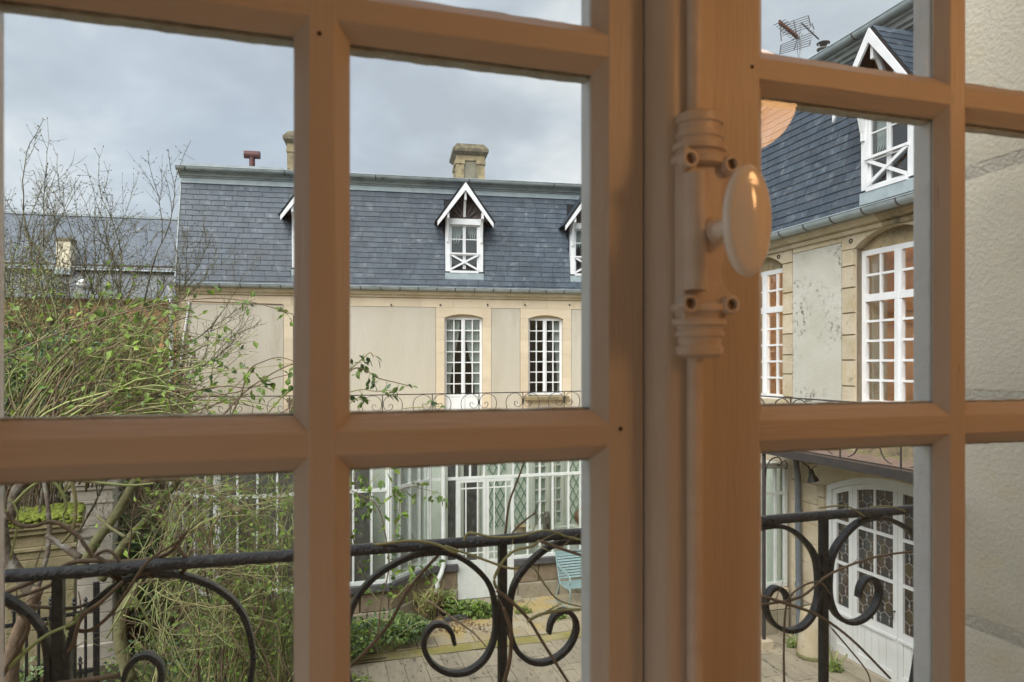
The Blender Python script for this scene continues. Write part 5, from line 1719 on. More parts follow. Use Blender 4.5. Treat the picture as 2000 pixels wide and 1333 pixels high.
# glass roof, white rainwater pipe
rp = [(-2.15, 12.03), (-1.40, 11.28), (1.20, 11.28), (1.98, 12.03), (XQ, 12.03)]
MB().add([(x_, y_, ZTP + 0.055) for x_, y_ in rp] + [(XQ, 14.1, ZTP + 0.06), (0.66, 13.4, ZTP + 0.06), (-2.4, 13.7, ZTP + 0.06)], [tuple(range(8))]).build("glass_roof", glass_old, cons, world=True)
qx, qy = tan_of(866) * 11.9, 11.90
q2x = tan_of(851) * 11.9
MB().tube([(tan_of(853) * 11.95, 11.95, ZTP - 0.02), (tan_of(854) * 11.94, 11.94, ZTP - 0.08), (tan_of(862) * 11.9, 11.9, ZTP - 0.18), (qx, qy, ZTP - 0.30), (qx, qy, ZS + 0.02), (tan_of(862) * 11.82, 11.82, ZS - 0.08), (q2x, 11.76, ZS - 0.22), (q2x, 11.74, ZS - 0.35), (q2x, 11.74, 0.06)], 0.042, sides=10).build("downpipe", white_cons, cons, smooth=True, world=True)

# the wall behind the glass, with its grey window and green laths, and the terrace edge above it
tw = [(-6.0, 13.85), (0.66, 13.50), (5.83, 14.32), (7.36, 14.55)]
gw_ = thing("garden_wall", "pale green rendered wall seen through the conservatory glass", "wall", (2.6, 14.0, 0))
for i in range(3):
    a, b = Vector((*tw[i], 0)), Vector((*tw[i + 1], 0))
    d = b - a
    inst("wall_panel", unit_box(green_wall), gw_, ((a + b) / 2) + Vector((0, 0, 1.4)), (0, 0, math.atan2(d.y, d.x)), (d.length, 0.10, 2.8), world=True)
struct("terrace", MB().add([(x_, y_ - 0.12, 2.93) for x_, y_ in tw] + [(7.36, 15.4, 2.93), (-2.9, 16.5, 2.93), (-6, 16.5, 2.93)] + [(x_, y_ - 0.12, 2.81) for x_, y_ in tw] + [(7.36, 15.4, 2.81), (-2.9, 16.5, 2.81), (-6, 16.5, 2.81)],
       [(0, 1, 2, 3, 4, 5, 6), (13, 12, 11, 10, 9, 8, 7), (7, 8, 1, 0), (8, 9, 2, 1), (9, 10, 3, 2)]), lime_old)
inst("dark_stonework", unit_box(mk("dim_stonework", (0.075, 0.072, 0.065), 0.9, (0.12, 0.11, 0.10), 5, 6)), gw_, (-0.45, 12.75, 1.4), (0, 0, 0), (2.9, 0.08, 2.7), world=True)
GF = Frame(0.66, 13.45, math.atan2(0.82, 5.17))
def gx(px_, y=-0.06):
    return GF.x(px_, y)
# window in that wall
wc = (gx(1038) + gx(1100)) / 2
wh = (gx(1100) - gx(1038)) / 2
gwin = thing("inner_window", "grey many-paned window behind the conservatory glass", "window", GF.wld(wc, -0.04, GF.z(1068, 1030, -0.05)), GF.rz)
hz = 2.70 - GF.z(1068, 1030, -0.05)
nf = casement(gwin, 0, wh, 0, hz, -0.05, 7, 2, mat=grey_win, stile=0.07, bar=0.035, name="frame")
room_box(gwin, -wh + .02, wh - .02, 0.02, 0.05, 0.02, hz - .02, dark_room, "dark_backing")
MB().box(-wh - 0.12, wh + 0.12, -0.16, 0.0, -0.05, 0.0).build("window_board", grey_win, gwin)
# open shutters / dark doorways seen left of it
for (pl, pr) in ((874, 890), (905, 932)):
    a, b = gx(pl), gx(pr)
    o = thing("doorway", "dark doorway behind the left conservatory door leaf" if pl > 900 else "narrow dark opening left of the conservatory door", "doorway", GF.wld((a + b) / 2, -0.06, 0.1), GF.rz)
    o["kind"] = "thing"
    MB().box(-(b - a) / 2, (b - a) / 2, -0.002, 0.0, 0, 2.15).build("dark_panel", mk("doorway_dark_%d" % pl, (0.05, 0.048, 0.05), 0.6), o)
    MB().box(-(b - a) / 2 - .05, -(b - a) / 2, -0.02, 0.0, 0, 2.2).build("jamb", grey_win, o)
    MB().box((b - a) / 2, (b - a) / 2 + .05, -0.02, 0.0, 0, 2.2).build("jamb", grey_win, o)
# small high window row
for pl, pr in ((868, 893), (900, 940)):
    a, b = gx(pl), gx(pr)
    o = thing("fanlight", "small grey fanlight above the doorway behind the glass" if pl > 890 else "small grey fanlight beside the white rainwater pipe", "window", GF.wld((a + b) / 2, -0.07, 2.35), GF.rz)
    casement(o, 0, (b - a) / 2, 0, 0.40, -0.02, 1, 2, mat=grey_win, stile=0.04, bar=0.03, name="frame")
    MB().box(-(b - a) / 2 + .01, (b - a) / 2 - .01, 0.04, 0.05, 0.01, 0.39).build("backing", dark_room, o)
def trellis(pl, pr, pt, pb, label):
    a, b = gx(pl), gx(pr)
    z1, z0 = GF.z((pl + pr) / 2, pt, -.06), GF.z((pl + pr) / 2, pb, -.06)
    z1 = min(z1, 2.74)
    t = thing("trellis", label, "trellis", GF.wld(a, -0.055, z0), GF.rz, "green lath trellis on the wall behind the glass")
    w, h = b - a, z1 - z0
    st, rise = 0.17, 1.75                             # lath spacing and steepness
    k = -int(h / rise / st) - 1
    while k * st < w + h / rise:
        for sgn in (1, -1):
            x0 = k * st if sgn > 0 else w - k * st
            pts = []
            # clip the line x = x0 + sgn*z/rise to the panel
            t0, t1 = 0.0, h
            if sgn > 0:
                t0, t1 = max(t0, -x0 * rise), min(t1, (w - x0) * rise)
            else:
                t0, t1 = max(t0, (x0 - w) * rise), min(t1, x0 * rise)
            if t1 - t0 > 0.05:
                MB().bar((x0 + sgn * t0 / rise, -0.006 - 0.008 * (sgn > 0), t0), (x0 + sgn * t1 / rise, -0.006 - 0.008 * (sgn > 0), t1), 0.024, 0.007, (0, 1, 0)).build("lath", green_lath, t)
        k += 1
trellis(952, 987, 880, 1030, "green lath trellis behind the right conservatory door leaf")
trellis(1003, 1030, 880, 1030, "narrow green lath trellis left of the many-paned inner window")
trellis(1110, 1140, 880, 1025, "green lath trellis right of the many-paned inner window")
# terrace railing above
tr1 = thing("terrace_railing", "dark scrolled iron railing on the terrace below the French door", "railing", (0.66, 13.35, 2.93), math.atan2(0.85, 5.17))
zr = CAMZ - 0.585 - 2.93
xs_p = [Frame(0.66, 13.35, math.atan2(0.85, 5.17)).x(p_) for p_ in (747, 840, 931.5, 1018.6, 1102)]
pit = (xs_p[-1] - xs_p[0]) / 4
railing(tr1, 0, 6.6, [xs_p[0] - pit] * 0 + [p_ for p_ in [xs_p[0] + pit * i for i in range(-1, 6)] if p_ > 0.1], zr, iron_far, False, 0.98, -zr + 0.03, 0.62)
tr2 = thing("terrace_railing", "dark iron railing on the terrace half hidden by the climbing canes", "railing", (-2.75, 13.72, 2.93), math.atan2(-0.37, 3.41))
railing(tr2, 0, 3.42, [0.25 + 1.05 * i for i in range(4)], zr, iron_far, False, 0.98, -zr + 0.03, 0.62)

# glazed porch at the inner corner
por = thing("glazed_porch", "narrow white glazed porch between the iron post and the drainpipe", "porch", (6.9, 9.3, 0))
px0, px1, pY = 6.25, 7.33, 9.32
def pbox(name, x0, x1, y0, y1, z0, z1, mat=white_cons):
    return inst(name, unit_box(mat), por, ((x0 + x1) / 2, (y0 + y1) / 2, (z0 + z1) / 2), (0, 0, 0), (x1 - x0, y1 - y0, z1 - z0), world=True)
zp0, zp1, zpt = 0.80, CAMZ - 1.60, CAMZ - 2.05
for x_ in (px0 + .03, 6.52, 6.75, 6.93, 7.12, 7.31):
    wd = 0.06 if x_ in (px0 + .03, 7.31) else 0.035
    pbox("glazing_bar", x_ - wd / 2, x_ + wd / 2, pY - .02, pY + .03, zp0, zp1 - .05)
pbox("head_rail", px0, px1 + .02, pY - .035, pY + .05, zp1 - .05, zp1 + .03)
pbox("transom", px0 + .06, px1 - .05, pY - .016, pY + .026, zpt - .022, zpt + .022)
pbox("sill_rail", px0, px1, pY - .03, pY + .04, zp0 - .05, zp0 + .03)
for a, b in ((6.30, 6.50), (6.54, 6.73), (6.77, 6.91), (6.95, 7.10), (7.14, 7.28)):
    pbox("pane", a, b, pY + .003, pY + .007, zp0 + .03, zpt - .022, glass_old)
    pbox("pane", a, b, pY + .003, pY + .007, zpt + .022, zp1 - .05, glass_old)
z = 0.0
for h_, m_ in ((0.40, base_pale), (0.34, lime_old)):
    for a, b in ((px0, 6.72), (6.725, 7.12), (7.125, px1)):
        inst("base_stone", block_mesh(m_), por, ((a + b) / 2, pY + .04, z + h_ / 2), (0, 0, 0), (b - a - .003, 0.22, h_ - .004), world=True)
    z += h_
pbox("back_wall", px0, px1, 11.5, 11.55, 0, zp1, green_wall)
pbox("side_wall", px1 + .0, px1 + .035, pY + .16, 11.5, 0, zp1, green_wall)
for y_ in (9.9, 10.5, 11.1):
    pbox("glazing_bar", px0, px0 + .05, y_, y_ + .05, 0.1, zp1)
ix = thing("inner_door", "white many-paned door inside the glazed porch", "door", (6.98, 10.2, 0.05))
casement(ix, 0, 0.34, 0, 2.2, 0, 6, 2, mat=white_cons, stile=0.06, bar=0.03, name="frame")

# ================================================================== HOUSE FAR BEHIND ON THE LEFT
q0, q1 = W(-60, 714, 24.0), W(420, 714, 25.6)
BF = Frame(q0.x, q0.y, math.atan2(q1.y - q0.y, q1.x - q0.x))
back = thing("background_house", "long grey slate-roofed house with ochre wall behind the bare tree", "house", (q0.x, q0.y, 0), BF.rz)
BL = 12.0
ze = BF.z(270, 583)
MB().box(-3, BL, 0.0, 0.2, 0, ze).build("wall", ochre, back)
za, zb_ = BF.z(270, 582, -0.3), BF.z(270, 530, 1.1)
MB().add([(-3, -0.3, za), (BL, -0.3, za), (BL, 1.1, zb_), (-3, 1.1, zb_), (-3, -0.3, za - .06), (BL, -0.3, za - .06)], [(0, 1, 2, 3), (4, 5, 1, 0)]).build("lower_roof", far_slate2, back)
MB().add([(BF.x(268, -.3), -0.32, za - .05), (BL, -0.32, za - .05), (BL, 0.05, za + .25), (BF.x(262, -.3), 0.05, za + .25)], [(0, 1, 2, 3)]).build("lead_valley", zinc_lt, back)
zc_ = BF.z(270, 519, 0.9)
zr_ = BF.z(180, 423, 4.2)
MB().add([(-3, 0.9, zc_), (BL, 0.9, zc_), (BL, 4.2, zr_), (-3, 4.2, zr_)], [(0, 1, 2, 3)]).build("upper_roof", far_slate, back)
MB().box(-3, BL, 0.86, 1.0, zc_ - 0.13, zc_ - 0.002).build("eaves_board", iron_far, back)
MB().box(-3, BL, 0.70, 0.86, zc_ - 0.16, zc_ - 0.10).build("gutter", zinc, back)
MB().box(-3, BL, 4.1, 4.3, zr_ - 0.03, zr_ + 0.06).build("ridge", zinc, back)
xk = BF.x(128, 0.9)
ck = MB().box(xk - 0.24, xk + 0.24, 0.70, 1.2, zb_ - 0.25, BF.z(128, 472, .8)).build("chimney", chalk, back)
MB().box(xk - 0.27, xk + 0.27, 0.67, 1.23, BF.z(128, 472, .8), BF.z(128, 466, .8)).build("cap", chim_cap, ck)
MB().box(xk - 0.30, xk + 0.30, 0.55, 1.0, zb_ - 0.25, zb_ - 0.05).build("flashing", zinc_lt, ck)
vent = MB().add([(-.13, 0, 0), (.13, 0, 0), (0, 0, .20), (0, .45, .16)], [(0, 1, 2), (1, 3, 2), (0, 2, 3)]).mesh("roof_vent", zinc)
for px_, py_, up in ((88, 445, True), (272, 450, True), (237, 503, True), (270, 560, False)):
    yq = 0.9 + (519 - py_) / (519 - 423) * 3.3 if up else -0.3 + (582 - py_) / 52 * 1.4
    inst("roof_vent", vent, back, (BF.x(px_, yq), yq - 0.05, BF.z(px_, py_ + 4, yq)))
bird = thing("white_bird", "small white bird with raised wings over the far slate roof", "bird", BF.wld(BF.x(165, .3), 0.0, BF.z(165, 556, 0.0)), 0.4)
body = MB()
body.lathe([(0.0005, -0.20), (0.03, -0.15), (0.07, -0.05), (0.075, 0.03), (0.05, 0.12), (0.035, 0.15), (0.042, 0.18), (0.03, 0.215), (0.0005, 0.25)], 10, Matrix.Rotation(PI / 2, 4, 'Y'))
body.build("body", white_feather, bird, smooth=True)
for s_ in (-1, 1):
    MB().add([(-.09, 0.02 * s_, .03), (.08, 0.02 * s_, .03), (.13, .16 * s_, .17), (-.06, .17 * s_, .16), (.03, .34 * s_, .12), (-.10, .33 * s_, .08), (-.06, .42 * s_, .0)], [(0, 1, 2, 3), (3, 2, 4, 5), (5, 4, 6)]).build("wing", white_feather, bird)

# ================================================================== GATE PIERS AND IRON GATE IN THE GARDEN
def pier(name, label, p, w, h, mats, rz, moss=False):
    t = thing(name, label, "pier", (p.x, p.y, 0), rz, "stone gate piers in the garden")
    m0, m1 = mats
    z = 0.0
    MB().box(-w * .62, w * .62, -w * .62, w * .62, 0, 0.32).build("plinth", m0, t, bevel=0.012)
    z = 0.322
    while z < h - 0.42:
        z2 = min(z + 0.42, h - 0.40)
        MB().box(-w * .5, w * .5, -w * .5, w * .5, z + .002, z2 - .002).build("shaft_stone", m0, t, bevel=0.010)
        z = z2
    for (g, a, b) in ((0.54, h - .40, h - .35), (0.50, h - .349, h - .20), (0.58, h - .199, h - .13), (0.64, h - .129, h - .05), (0.58, h - .049, h)):
        MB().box(-w * g, w * g, -w * g, w * g, a, b).build("cap_stone", m1, t, bevel=0.010)
    if moss:
        mm = MB()
        rg_ = random.Random(3)
        for i in range(260):
            a, b = rg_.uniform(-.60, .60) * w, rg_.uniform(-.62, .60) * w
            r_ = rg_.uniform(.02, .055)
            mm.lathe([(r_, -.01), (r_ * .85, r_ * .35), (r_ * .4, r_ * .6), (0.0005, r_ * .65)], 7, Matrix.Translation((a, b, h - 0.002)))
        for i in range(60):
            a = rg_.uniform(-.6, .6) * w
            r_ = rg_.uniform(.02, .04)
            mm.lathe([(r_, -.01), (r_ * .8, r_ * .4), (0.0005, r_ * .6)], 7, Matrix.Translation((a, -.62 * w, h - rg_.uniform(.0, .08))))
        tag(mm.build("moss_cap", moss_grn, t, smooth=True), kind="stuff")
    return t
pier("gate_pier", "tall pale grey stone gate pier behind the rose canes", W(186, 714, 10.0), 0.52, 2.72, (pier_m, pier_m), R(6))
pier("gate_pier", "squat stone pier with bright green moss on its cap", W(84, 714, 8.4), 0.68, 2.50, (pier_old, pier_old), R(14), True)

def spear_bar(h, r=0.0145):
    m = MB().tube([(0, 0, 0), (0, 0, h - 0.10)], r, sides=6)
    m.lathe([(r, h - .10), (r * 1.9, h - .08), (r * 0.9, h - .06), (r * 1.5, h - .04), (0.0005, h)], 6)
    return m
gate = thing("iron_gate", "black iron gate with upright bars and spear tops below the mossy pier", "gate", W(120, 714, 7.3) - Vector((0, 0, CAMZ)), R(20))
bm1, bm2 = spear_bar(1.88).mesh("bar", iron), spear_bar(1.15).mesh("short_bar", iron)
MB().box(-0.03, 0.03, -0.03, 0.03, 0, 1.92).build("gate_post", iron, gate).location = (0.32, 0, 0)
for i in range(9):
    x_ = -0.62 + i * 0.105
    inst("bar", bm1, gate, (x_, 0, 0), (0, 0, 0), (1, 1, 1 - 0.05 * abs(i - 4) / 4))
    inst("short_bar", bm2, gate, (x_ - 0.05, 0.0, 0))
for z_ in (0.15, 0.95, 1.6):
    MB().box(-0.72, 0.34, -0.018, 0.018, z_, z_ + 0.035).build("cross_rail", iron, gate)
fen = thing("iron_fence", "dark iron bars between the tall gate pier and the conservatory", "fence", W(262, 714, 11.6) - Vector((0, 0, CAMZ)), R(16))
for i in range(15):
    inst("bar", spear_bar(2.15, .012).mesh("bar", iron_far) if i == 0 else fen.children[0].data, fen, (-0.42 + i * 0.115, 0, 0))
for z_ in (0.2, 1.85):
    MB().box(-0.46, 1.25, -0.016, 0.016, z_, z_ + 0.04).build("cross_rail", iron_far, fen)

# ================================================================== BENCH AND SMALL THINGS AT THE CONSERVATORY
bx0 = tan_of(1095) * 11.45
bench = thing("garden_bench", "pale teal slatted metal bench against the conservatory base", "bench", (bx0, 11.45, 0.006), R(2))
BLN = 1.45
sl = MB().tube([(0.03, 0, 0), (BLN - .03, 0, 0)], 0.014, sides=8)
slm = MB().box(0.03, BLN - .03, -0.017, 0.017, -0.006, 0.006).mesh("slat", teal)
for i in range(9):
    t = i / 8
    inst("slat", slm, bench, (0, 0.12 + 0.14 * t, 0.46 + 0.37 * t), (R(68), 0, 0))
MB().box(0.02, BLN - .02, 0.255, 0.275, 0.81, 0.90).build("top_slat", teal, bench)
for i in range(7):
    inst("slat", slm, bench, (0, -0.33 + 0.065 * i, 0.405 - 0.008 * math.sin(i / 6 * PI)))
for x_ in (0.015, BLN - .015, BLN / 2):
    f_ = MB()
    pts = catmull([Vector((0.30, 0.90)), Vector((0.22, 0.72)), Vector((0.12, 0.46)), Vector((0.06, 0.39)), Vector((-.15, 0.385)), Vector((-.34, 0.40)), Vector((-.40, 0.36)), Vector((-.37, 0.2)), Vector((-.41, 0.0))], 4)
    f_.sweep([(x_, p.x, p.y) for p in pts], [(-.012, -.008), (.012, -.008), (.012, .008), (-.012, .008)], (1, 0, 0))
    pts = catmull([Vector((0.09, 0.42)), Vector((0.16, 0.25)), Vector((0.28, 0.0))], 4)
    f_.sweep([(x_, p.x, p.y) for p in pts], [(-.012, -.008), (.012, -.008), (.012, .008), (-.012, .008)], (1, 0, 0))
    f_.bar((x_, -.40, 0.04), (x_, .26, 0.04), 0.014, 0.014)
    f_.build("leg_frame", teal, bench)
    if x_ != BLN / 2:
        pts = catmull([Vector((0.20, 0.70)), Vector((0.05, 0.665)), Vector((-.15, 0.655)), Vector((-.33, 0.62)), Vector((-.395, 0.55)), Vector((-.36, 0.49)), Vector((-.32, 0.52))], 4)
        MB().sweep([(x_, p.x, p.y) for p in pts], [(-.016, -.008), (.016, -.008), (.016, .008), (-.016, .008)], (1, 0, 0)).build("armrest", teal, bench)
MB().box(0.03, BLN - .03, -.405, -.385, 0.03, 0.045).build("foot_rail", teal, bench)

hh = thing("horse_head", "dark bronze horse head ornament on the inner window board", "ornament", GF.wld(gx(1070, -.3), -0.30, GF.z(1070, 1026, -.3)), GF.rz)
p0 = hh.location
hd = MB()
hd.tube([(0.0, 0.0, 0.0), (0.01, -0.01, 0.05), (0.0, 0, 0.10), (-0.01, 0.01, 0.17), (-0.015, 0.03, 0.22)], 0.040, 0.070, sides=10)
hd.build("head", bronze, hh, smooth=True)
for s_ in (-1, 1):
    MB().lathe([(0.018, 0), (0.02, 0.03), (0.0005, 0.085)], 8, Matrix.Translation((s_ * 0.045 - .01, 0.03, 0.225)) @ Matrix.Rotation(R(14) * s_, 4, 'Y')).build("ear", bronze, hh, smooth=True)
MB().tube([(0.01, 0.07, 0.26), (0.02, 0.10, 0.14), (0.02, 0.11, 0.0), (0.02, 0.10, -0.10)], 0.05, 0.085, sides=10).build("neck", bronze, hh, smooth=True)
sh_ = thing("wall_shelf", "low pale shelf with a basket beside the inner window", "shelf", GF.wld(gx(1020, -.35), -0.35, 0.0), GF.rz)
MB().box(-.35, .42, -.14, .14, 0.74, 0.77).build("board", white_cons, sh_)
for x_ in (-.30, .37):
    MB().box(x_ - .02, x_ + .02, -.10, .10, 0, 0.74).build("leg", white_cons, sh_)
bk = thing("basket", "small wicker basket on the shelf behind the glass", "basket", GF.wld(gx(1020, -.35), -0.35, 0.77), GF.rz)
MB().lathe([(0.10, 0), (0.14, 0.16), (0.15, 0.17), (0.135, 0.16), (0.095, 0.01)], 14, None, 0, 1.2, .8).build("bowl", wicker, bk, auto=50)
vs_t = thing("vase", "round brown vase at the right end behind the conservatory glass", "vase", GF.wld(gx(1134, -.5), -0.5, 0.85), GF.rz)
MB().lathe([(0.05, 0), (0.13, 0.10), (0.15, 0.19), (0.11, 0.29), (0.06, 0.33), (0.07, 0.37)], 16).build("body", mk("brown_glaze", (0.13, 0.06, 0.03), 0.3), vs_t, smooth=True)
MB().box(-.22, .3, -.2, .2, -0.85, -0.002).build("plinth", grey_win, vs_t)

# stacked pale curtains inside the canted bay
for k_, (a, b) in enumerate((((1.30, 11.65), (1.62, 11.95)), ((1.62, 12.0), (1.9, 12.25)))):
    n = 24
    v, f = [], []
    for i in range(n + 1):
        u = i / n
        x_, y_ = a[0] + (b[0] - a[0]) * u, a[1] + (b[1] - a[1]) * u
        o_ = 0.03 * math.sin(u * 40)
        v += [(x_ + o_, y_ - o_, 0.8), (x_ + o_, y_ - o_, 2.7)]
    for i in range(n):
        f.append((2 * i, 2 * i + 2, 2 * i + 3, 2 * i + 1))
    tag(MB().add(v, f).build("curtain", curtain, None, smooth=True), "pale curtain folds inside the canted bay, " + ("nearer the bay corner" if k_ == 0 else "nearer the rainwater pipe"), "curtain", "curtains in the conservatory bay")
# dim back of the bay
MB().box(-2.1, 1.0, 13.1, 13.14, 0, 2.75)
pot_p = W(873, 1203, 11.72)
pot = thing("flower_pot", "black plastic pot beside the white rainwater pipe foot", "pot", (pot_p.x, pot_p.y, 0.0))
MB().lathe([(0.10, 0.0), (0.135, 0.22), (0.148, 0.22), (0.148, 0.26), (0.13, 0.26), (0.12, 0.21), (0.0005, 0.21)], 18).build("pot_body", black_plastic, pot, auto=40)
ed = thing("border_edging", "dark arched wire edging along the flower bed", "edging", (W(830, 1200, 11.2).x, W(830, 1200, 11.2).y, 0))
e0, e1 = W(800, 714, 10.6), W(858, 714, 11.7)
for i in range(12):
    t = (i + .5) / 12
    c_ = Vector((e0.x + (e1.x - e0.x) * t, e0.y + (e1.y - e0.y) * t, 0))
    d_ = Vector((e1.x - e0.x, e1.y - e0.y, 0)).normalized() * 0.06
    pts = [c_ - d_, c_ - d_ + Vector((0, 0, .17)), c_ - d_ * .6 + Vector((0, 0, .22)), c_ + Vector((0, 0, .24)), c_ + d_ * .6 + Vector((0, 0, .22)), c_ + d_ + Vector((0, 0, .17)), c_ + d_]
    MB().tube(pts, 0.006, sides=5).build("hoop", iron_far, ed, world=True)
kb = [(W(1, 1, 1))]
# low stone kerb of the bed
kr = thing("bed_kerb", "low dark stone kerb edging the flower bed by the door", "kerb", (W(915, 714, 11.4).x, W(915, 714, 11.4).y, 0))
ka, kb_ = W(868, 714, 11.35), W(960, 714, 11.75)
for i in range(4):
    a = Vector((ka.x + (kb_.x - ka.x) * i / 4, ka.y + (kb_.y - ka.y) * i / 4, 0))
    b = Vector((ka.x + (kb_.x - ka.x) * (i + 1) / 4, ka.y + (kb_.y - ka.y) * (i + 1) / 4, 0))
    c_ = (a + b) / 2
    inst("kerb_stone", unit_box(sill_dark), kr, (c_.x, c_.y, 0.05), (0, 0, math.atan2(b.y - a.y, b.x - a.x)), ((b - a).length - .008, 0.07, 0.10), world=True)

# ================================================================== PLANTS
RG = random.Random(42)
def rv(s=1.0):
    return Vector((RG.uniform(-s, s), RG.uniform(-s, s), RG.uniform(-s, s)))
def bez(a, b, c, n, jit=0.0):
    out = []
    for i in range(n + 1):
        t = i / n
        p = a * (1 - t) ** 2 + b * 2 * t * (1 - t) + c * t * t
        out.append(p + rv(jit) if 0 < i < n else p)
    return out
def leaf_at(mb, p, d, L, w, mi=0, spread=0.8):
    dd = (Vector(d).normalized() + rv(spread))
    dd.z -= 0.25
    n = Vector((RG.uniform(-.6, .6), RG.uniform(-1, .2), RG.uniform(.2, 1)))
    mb.leaf(p, dd, n, L * RG.uniform(.7, 1.2), w * RG.uniform(.7, 1.2), mi)
def twigs(mb, pts, r, n, ln, sub=0, lmb=None, lsz=0.03, lp=1.0, mats=1, sides=3):
    """side shoots along a stem; leaves or buds at their nodes"""
    for _ in range(n):
        i = RG.randrange(1, len(pts))
        t = RG.random()
        p = pts[i - 1].lerp(pts[i], t)
        d = (pts[i] - pts[i - 1]).normalized()
        e = (d + rv(0.9)).normalized()
        e.z += 0.15
        L = ln * RG.uniform(.4, 1.3)
        q = bez(p, p + e * L * .5 + rv(L * .08), p + e * L + Vector((0, 0, RG.uniform(-.15, .12) * L)) + rv(L * .1), 4)
        mb.tube(q, r, r * .45, sides, RG.randrange(mats))
        if lmb is not None:
            for _k in range(int(lp) + (RG.random() < lp % 1)):
                u = RG.uniform(.2, 1.0) * 4
                pp = q[min(3, int(u))].lerp(q[min(4, int(u) + 1)], u % 1)
                leaf_at(lmb, pp, e, lsz, lsz * .62, RG.randrange(3))
        if sub:
            twigs(mb, q, r * .6, sub, ln * .5, 0, lmb, lsz, lp, mats, sides)

# ------------------------------------------------------------------ the bare budding tree at the far left
def grow(mb, bud, p, d, L, r, lev, maxlev):
    n = 4
    pts = [p]
    dd = d.copy()
    for i in range(n):
        dd = (dd + rv(0.16) + Vector((0, 0, 0.05))).normalized()
        pts.append(pts[-1] + dd * L / n)
    mb.tube(pts, r, r * .62, 6 if lev < 2 else (4 if lev < 4 else 3), 1 if lev > 2 else 0)
    if lev >= 2:
        for _ in range(7 if lev >= 3 else 4):
            u = RG.uniform(.1, 1) * (n - .01)
            pp = pts[int(u)].lerp(pts[int(u) + 1], u % 1)
            e = (dd * .7 + rv(1.0)).normalized()
            l_ = RG.uniform(.08, .30)
            q = [pp, pp + e * l_ * .5 + rv(.01), pp + e * l_ + Vector((0, 0, .03))]
            mb.tube(q, min(r * .5, .0042), .0022, 3, 1)
            bud.leaf(q[-1], e, rv(1), RG.uniform(.03, .055), RG.uniform(.012, .02))
            bud.leaf(q[1], (e + rv(.8)), rv(1), RG.uniform(.025, .04), RG.uniform(.01, .016))
    if lev >= maxlev - 2:
        for i in range(1, n + 1):
            for _ in range(2):
                e = (dd + rv(1.0)).normalized()
                bud.leaf(pts[i] - e * .002, e, rv(1), RG.uniform(.025, .05), RG.uniform(.009, .018))
    if lev >= maxlev:
        return
    k = RG.choice((2, 3)) if lev < 2 else RG.choice((2, 3, 3))
    for j in range(k):
        t = RG.uniform(.35, 1.0) if j else 1.0
        u = t * n
        pp = pts[min(n - 1, int(u))].lerp(pts[min(n, int(u) + 1)], u % 1) if t < 1 else pts[-1]
        a = RG.uniform(.30, .85) if j else RG.uniform(.05, .25)
        side = dd.cross(rv(1)).normalized()
        e = (dd * math.cos(a) + side * math.sin(a)).normalized()
        grow(mb, bud, pp, e, L * (RG.uniform(.58, .78) if j else .80), r * (.55 if j else .64), lev + 1, maxlev)
bark_twig = mk("dark_olive_twig", (0.10, 0.095, 0.05), 0.8, (0.15, 0.14, 0.075), 9, 4, island=0.3)
bud_dark = mk("closed_bud", (0.085, 0.07, 0.04), 0.7, (0.16, 0.14, 0.06), 9, 3, island=0.35)
def bare_tree(label, base, stems, group):
    t = thing("bare_tree", label, "tree", base, 0, group)
    mb, bud = MB(), MB()
    for (d, L, r) in stems:
        grow(mb, bud, Vector(base), Vector(d).normalized(), L, r, 0, 5)
    mb.build("trunk_and_limbs", [bark_grey, bark_twig], t, smooth=True, world=True)
    tag(bud.build("buds", bud_dark, t, world=True), kind="stuff")
    return t
tb = W(40, 714, 11.5)
bare_tree("tallest bare budding tree rising against the sky at the left edge", (tb.x, tb.y, 0.0), [((0.02, 0.05, 1), 2.7, 0.085), ((-.12, 0.1, 1), 2.5, 0.07), ((.06, -0.05, 1), 2.4, 0.06)], "bare budding trees on the left")
tb = W(85, 714, 11.0)
bare_tree("middle bare tree with branches fanning over the far slate roof", (tb.x, tb.y, 0.0), [((0.03, -.02, 1), 2.4, 0.07), ((0.08, 0.1, 1), 2.2, 0.06), ((-.06, 0.1, 1), 2.2, 0.05)], "bare budding trees on the left")
tb = W(120, 714, 10.2)
bare_tree("lowest bare tree leaning right towards the cream house", (tb.x, tb.y, 0.0), [((0.05, 0.0, 1), 2.1, 0.05), ((0.09, -.1, 1), 1.75, 0.04)], "bare budding trees on the left")

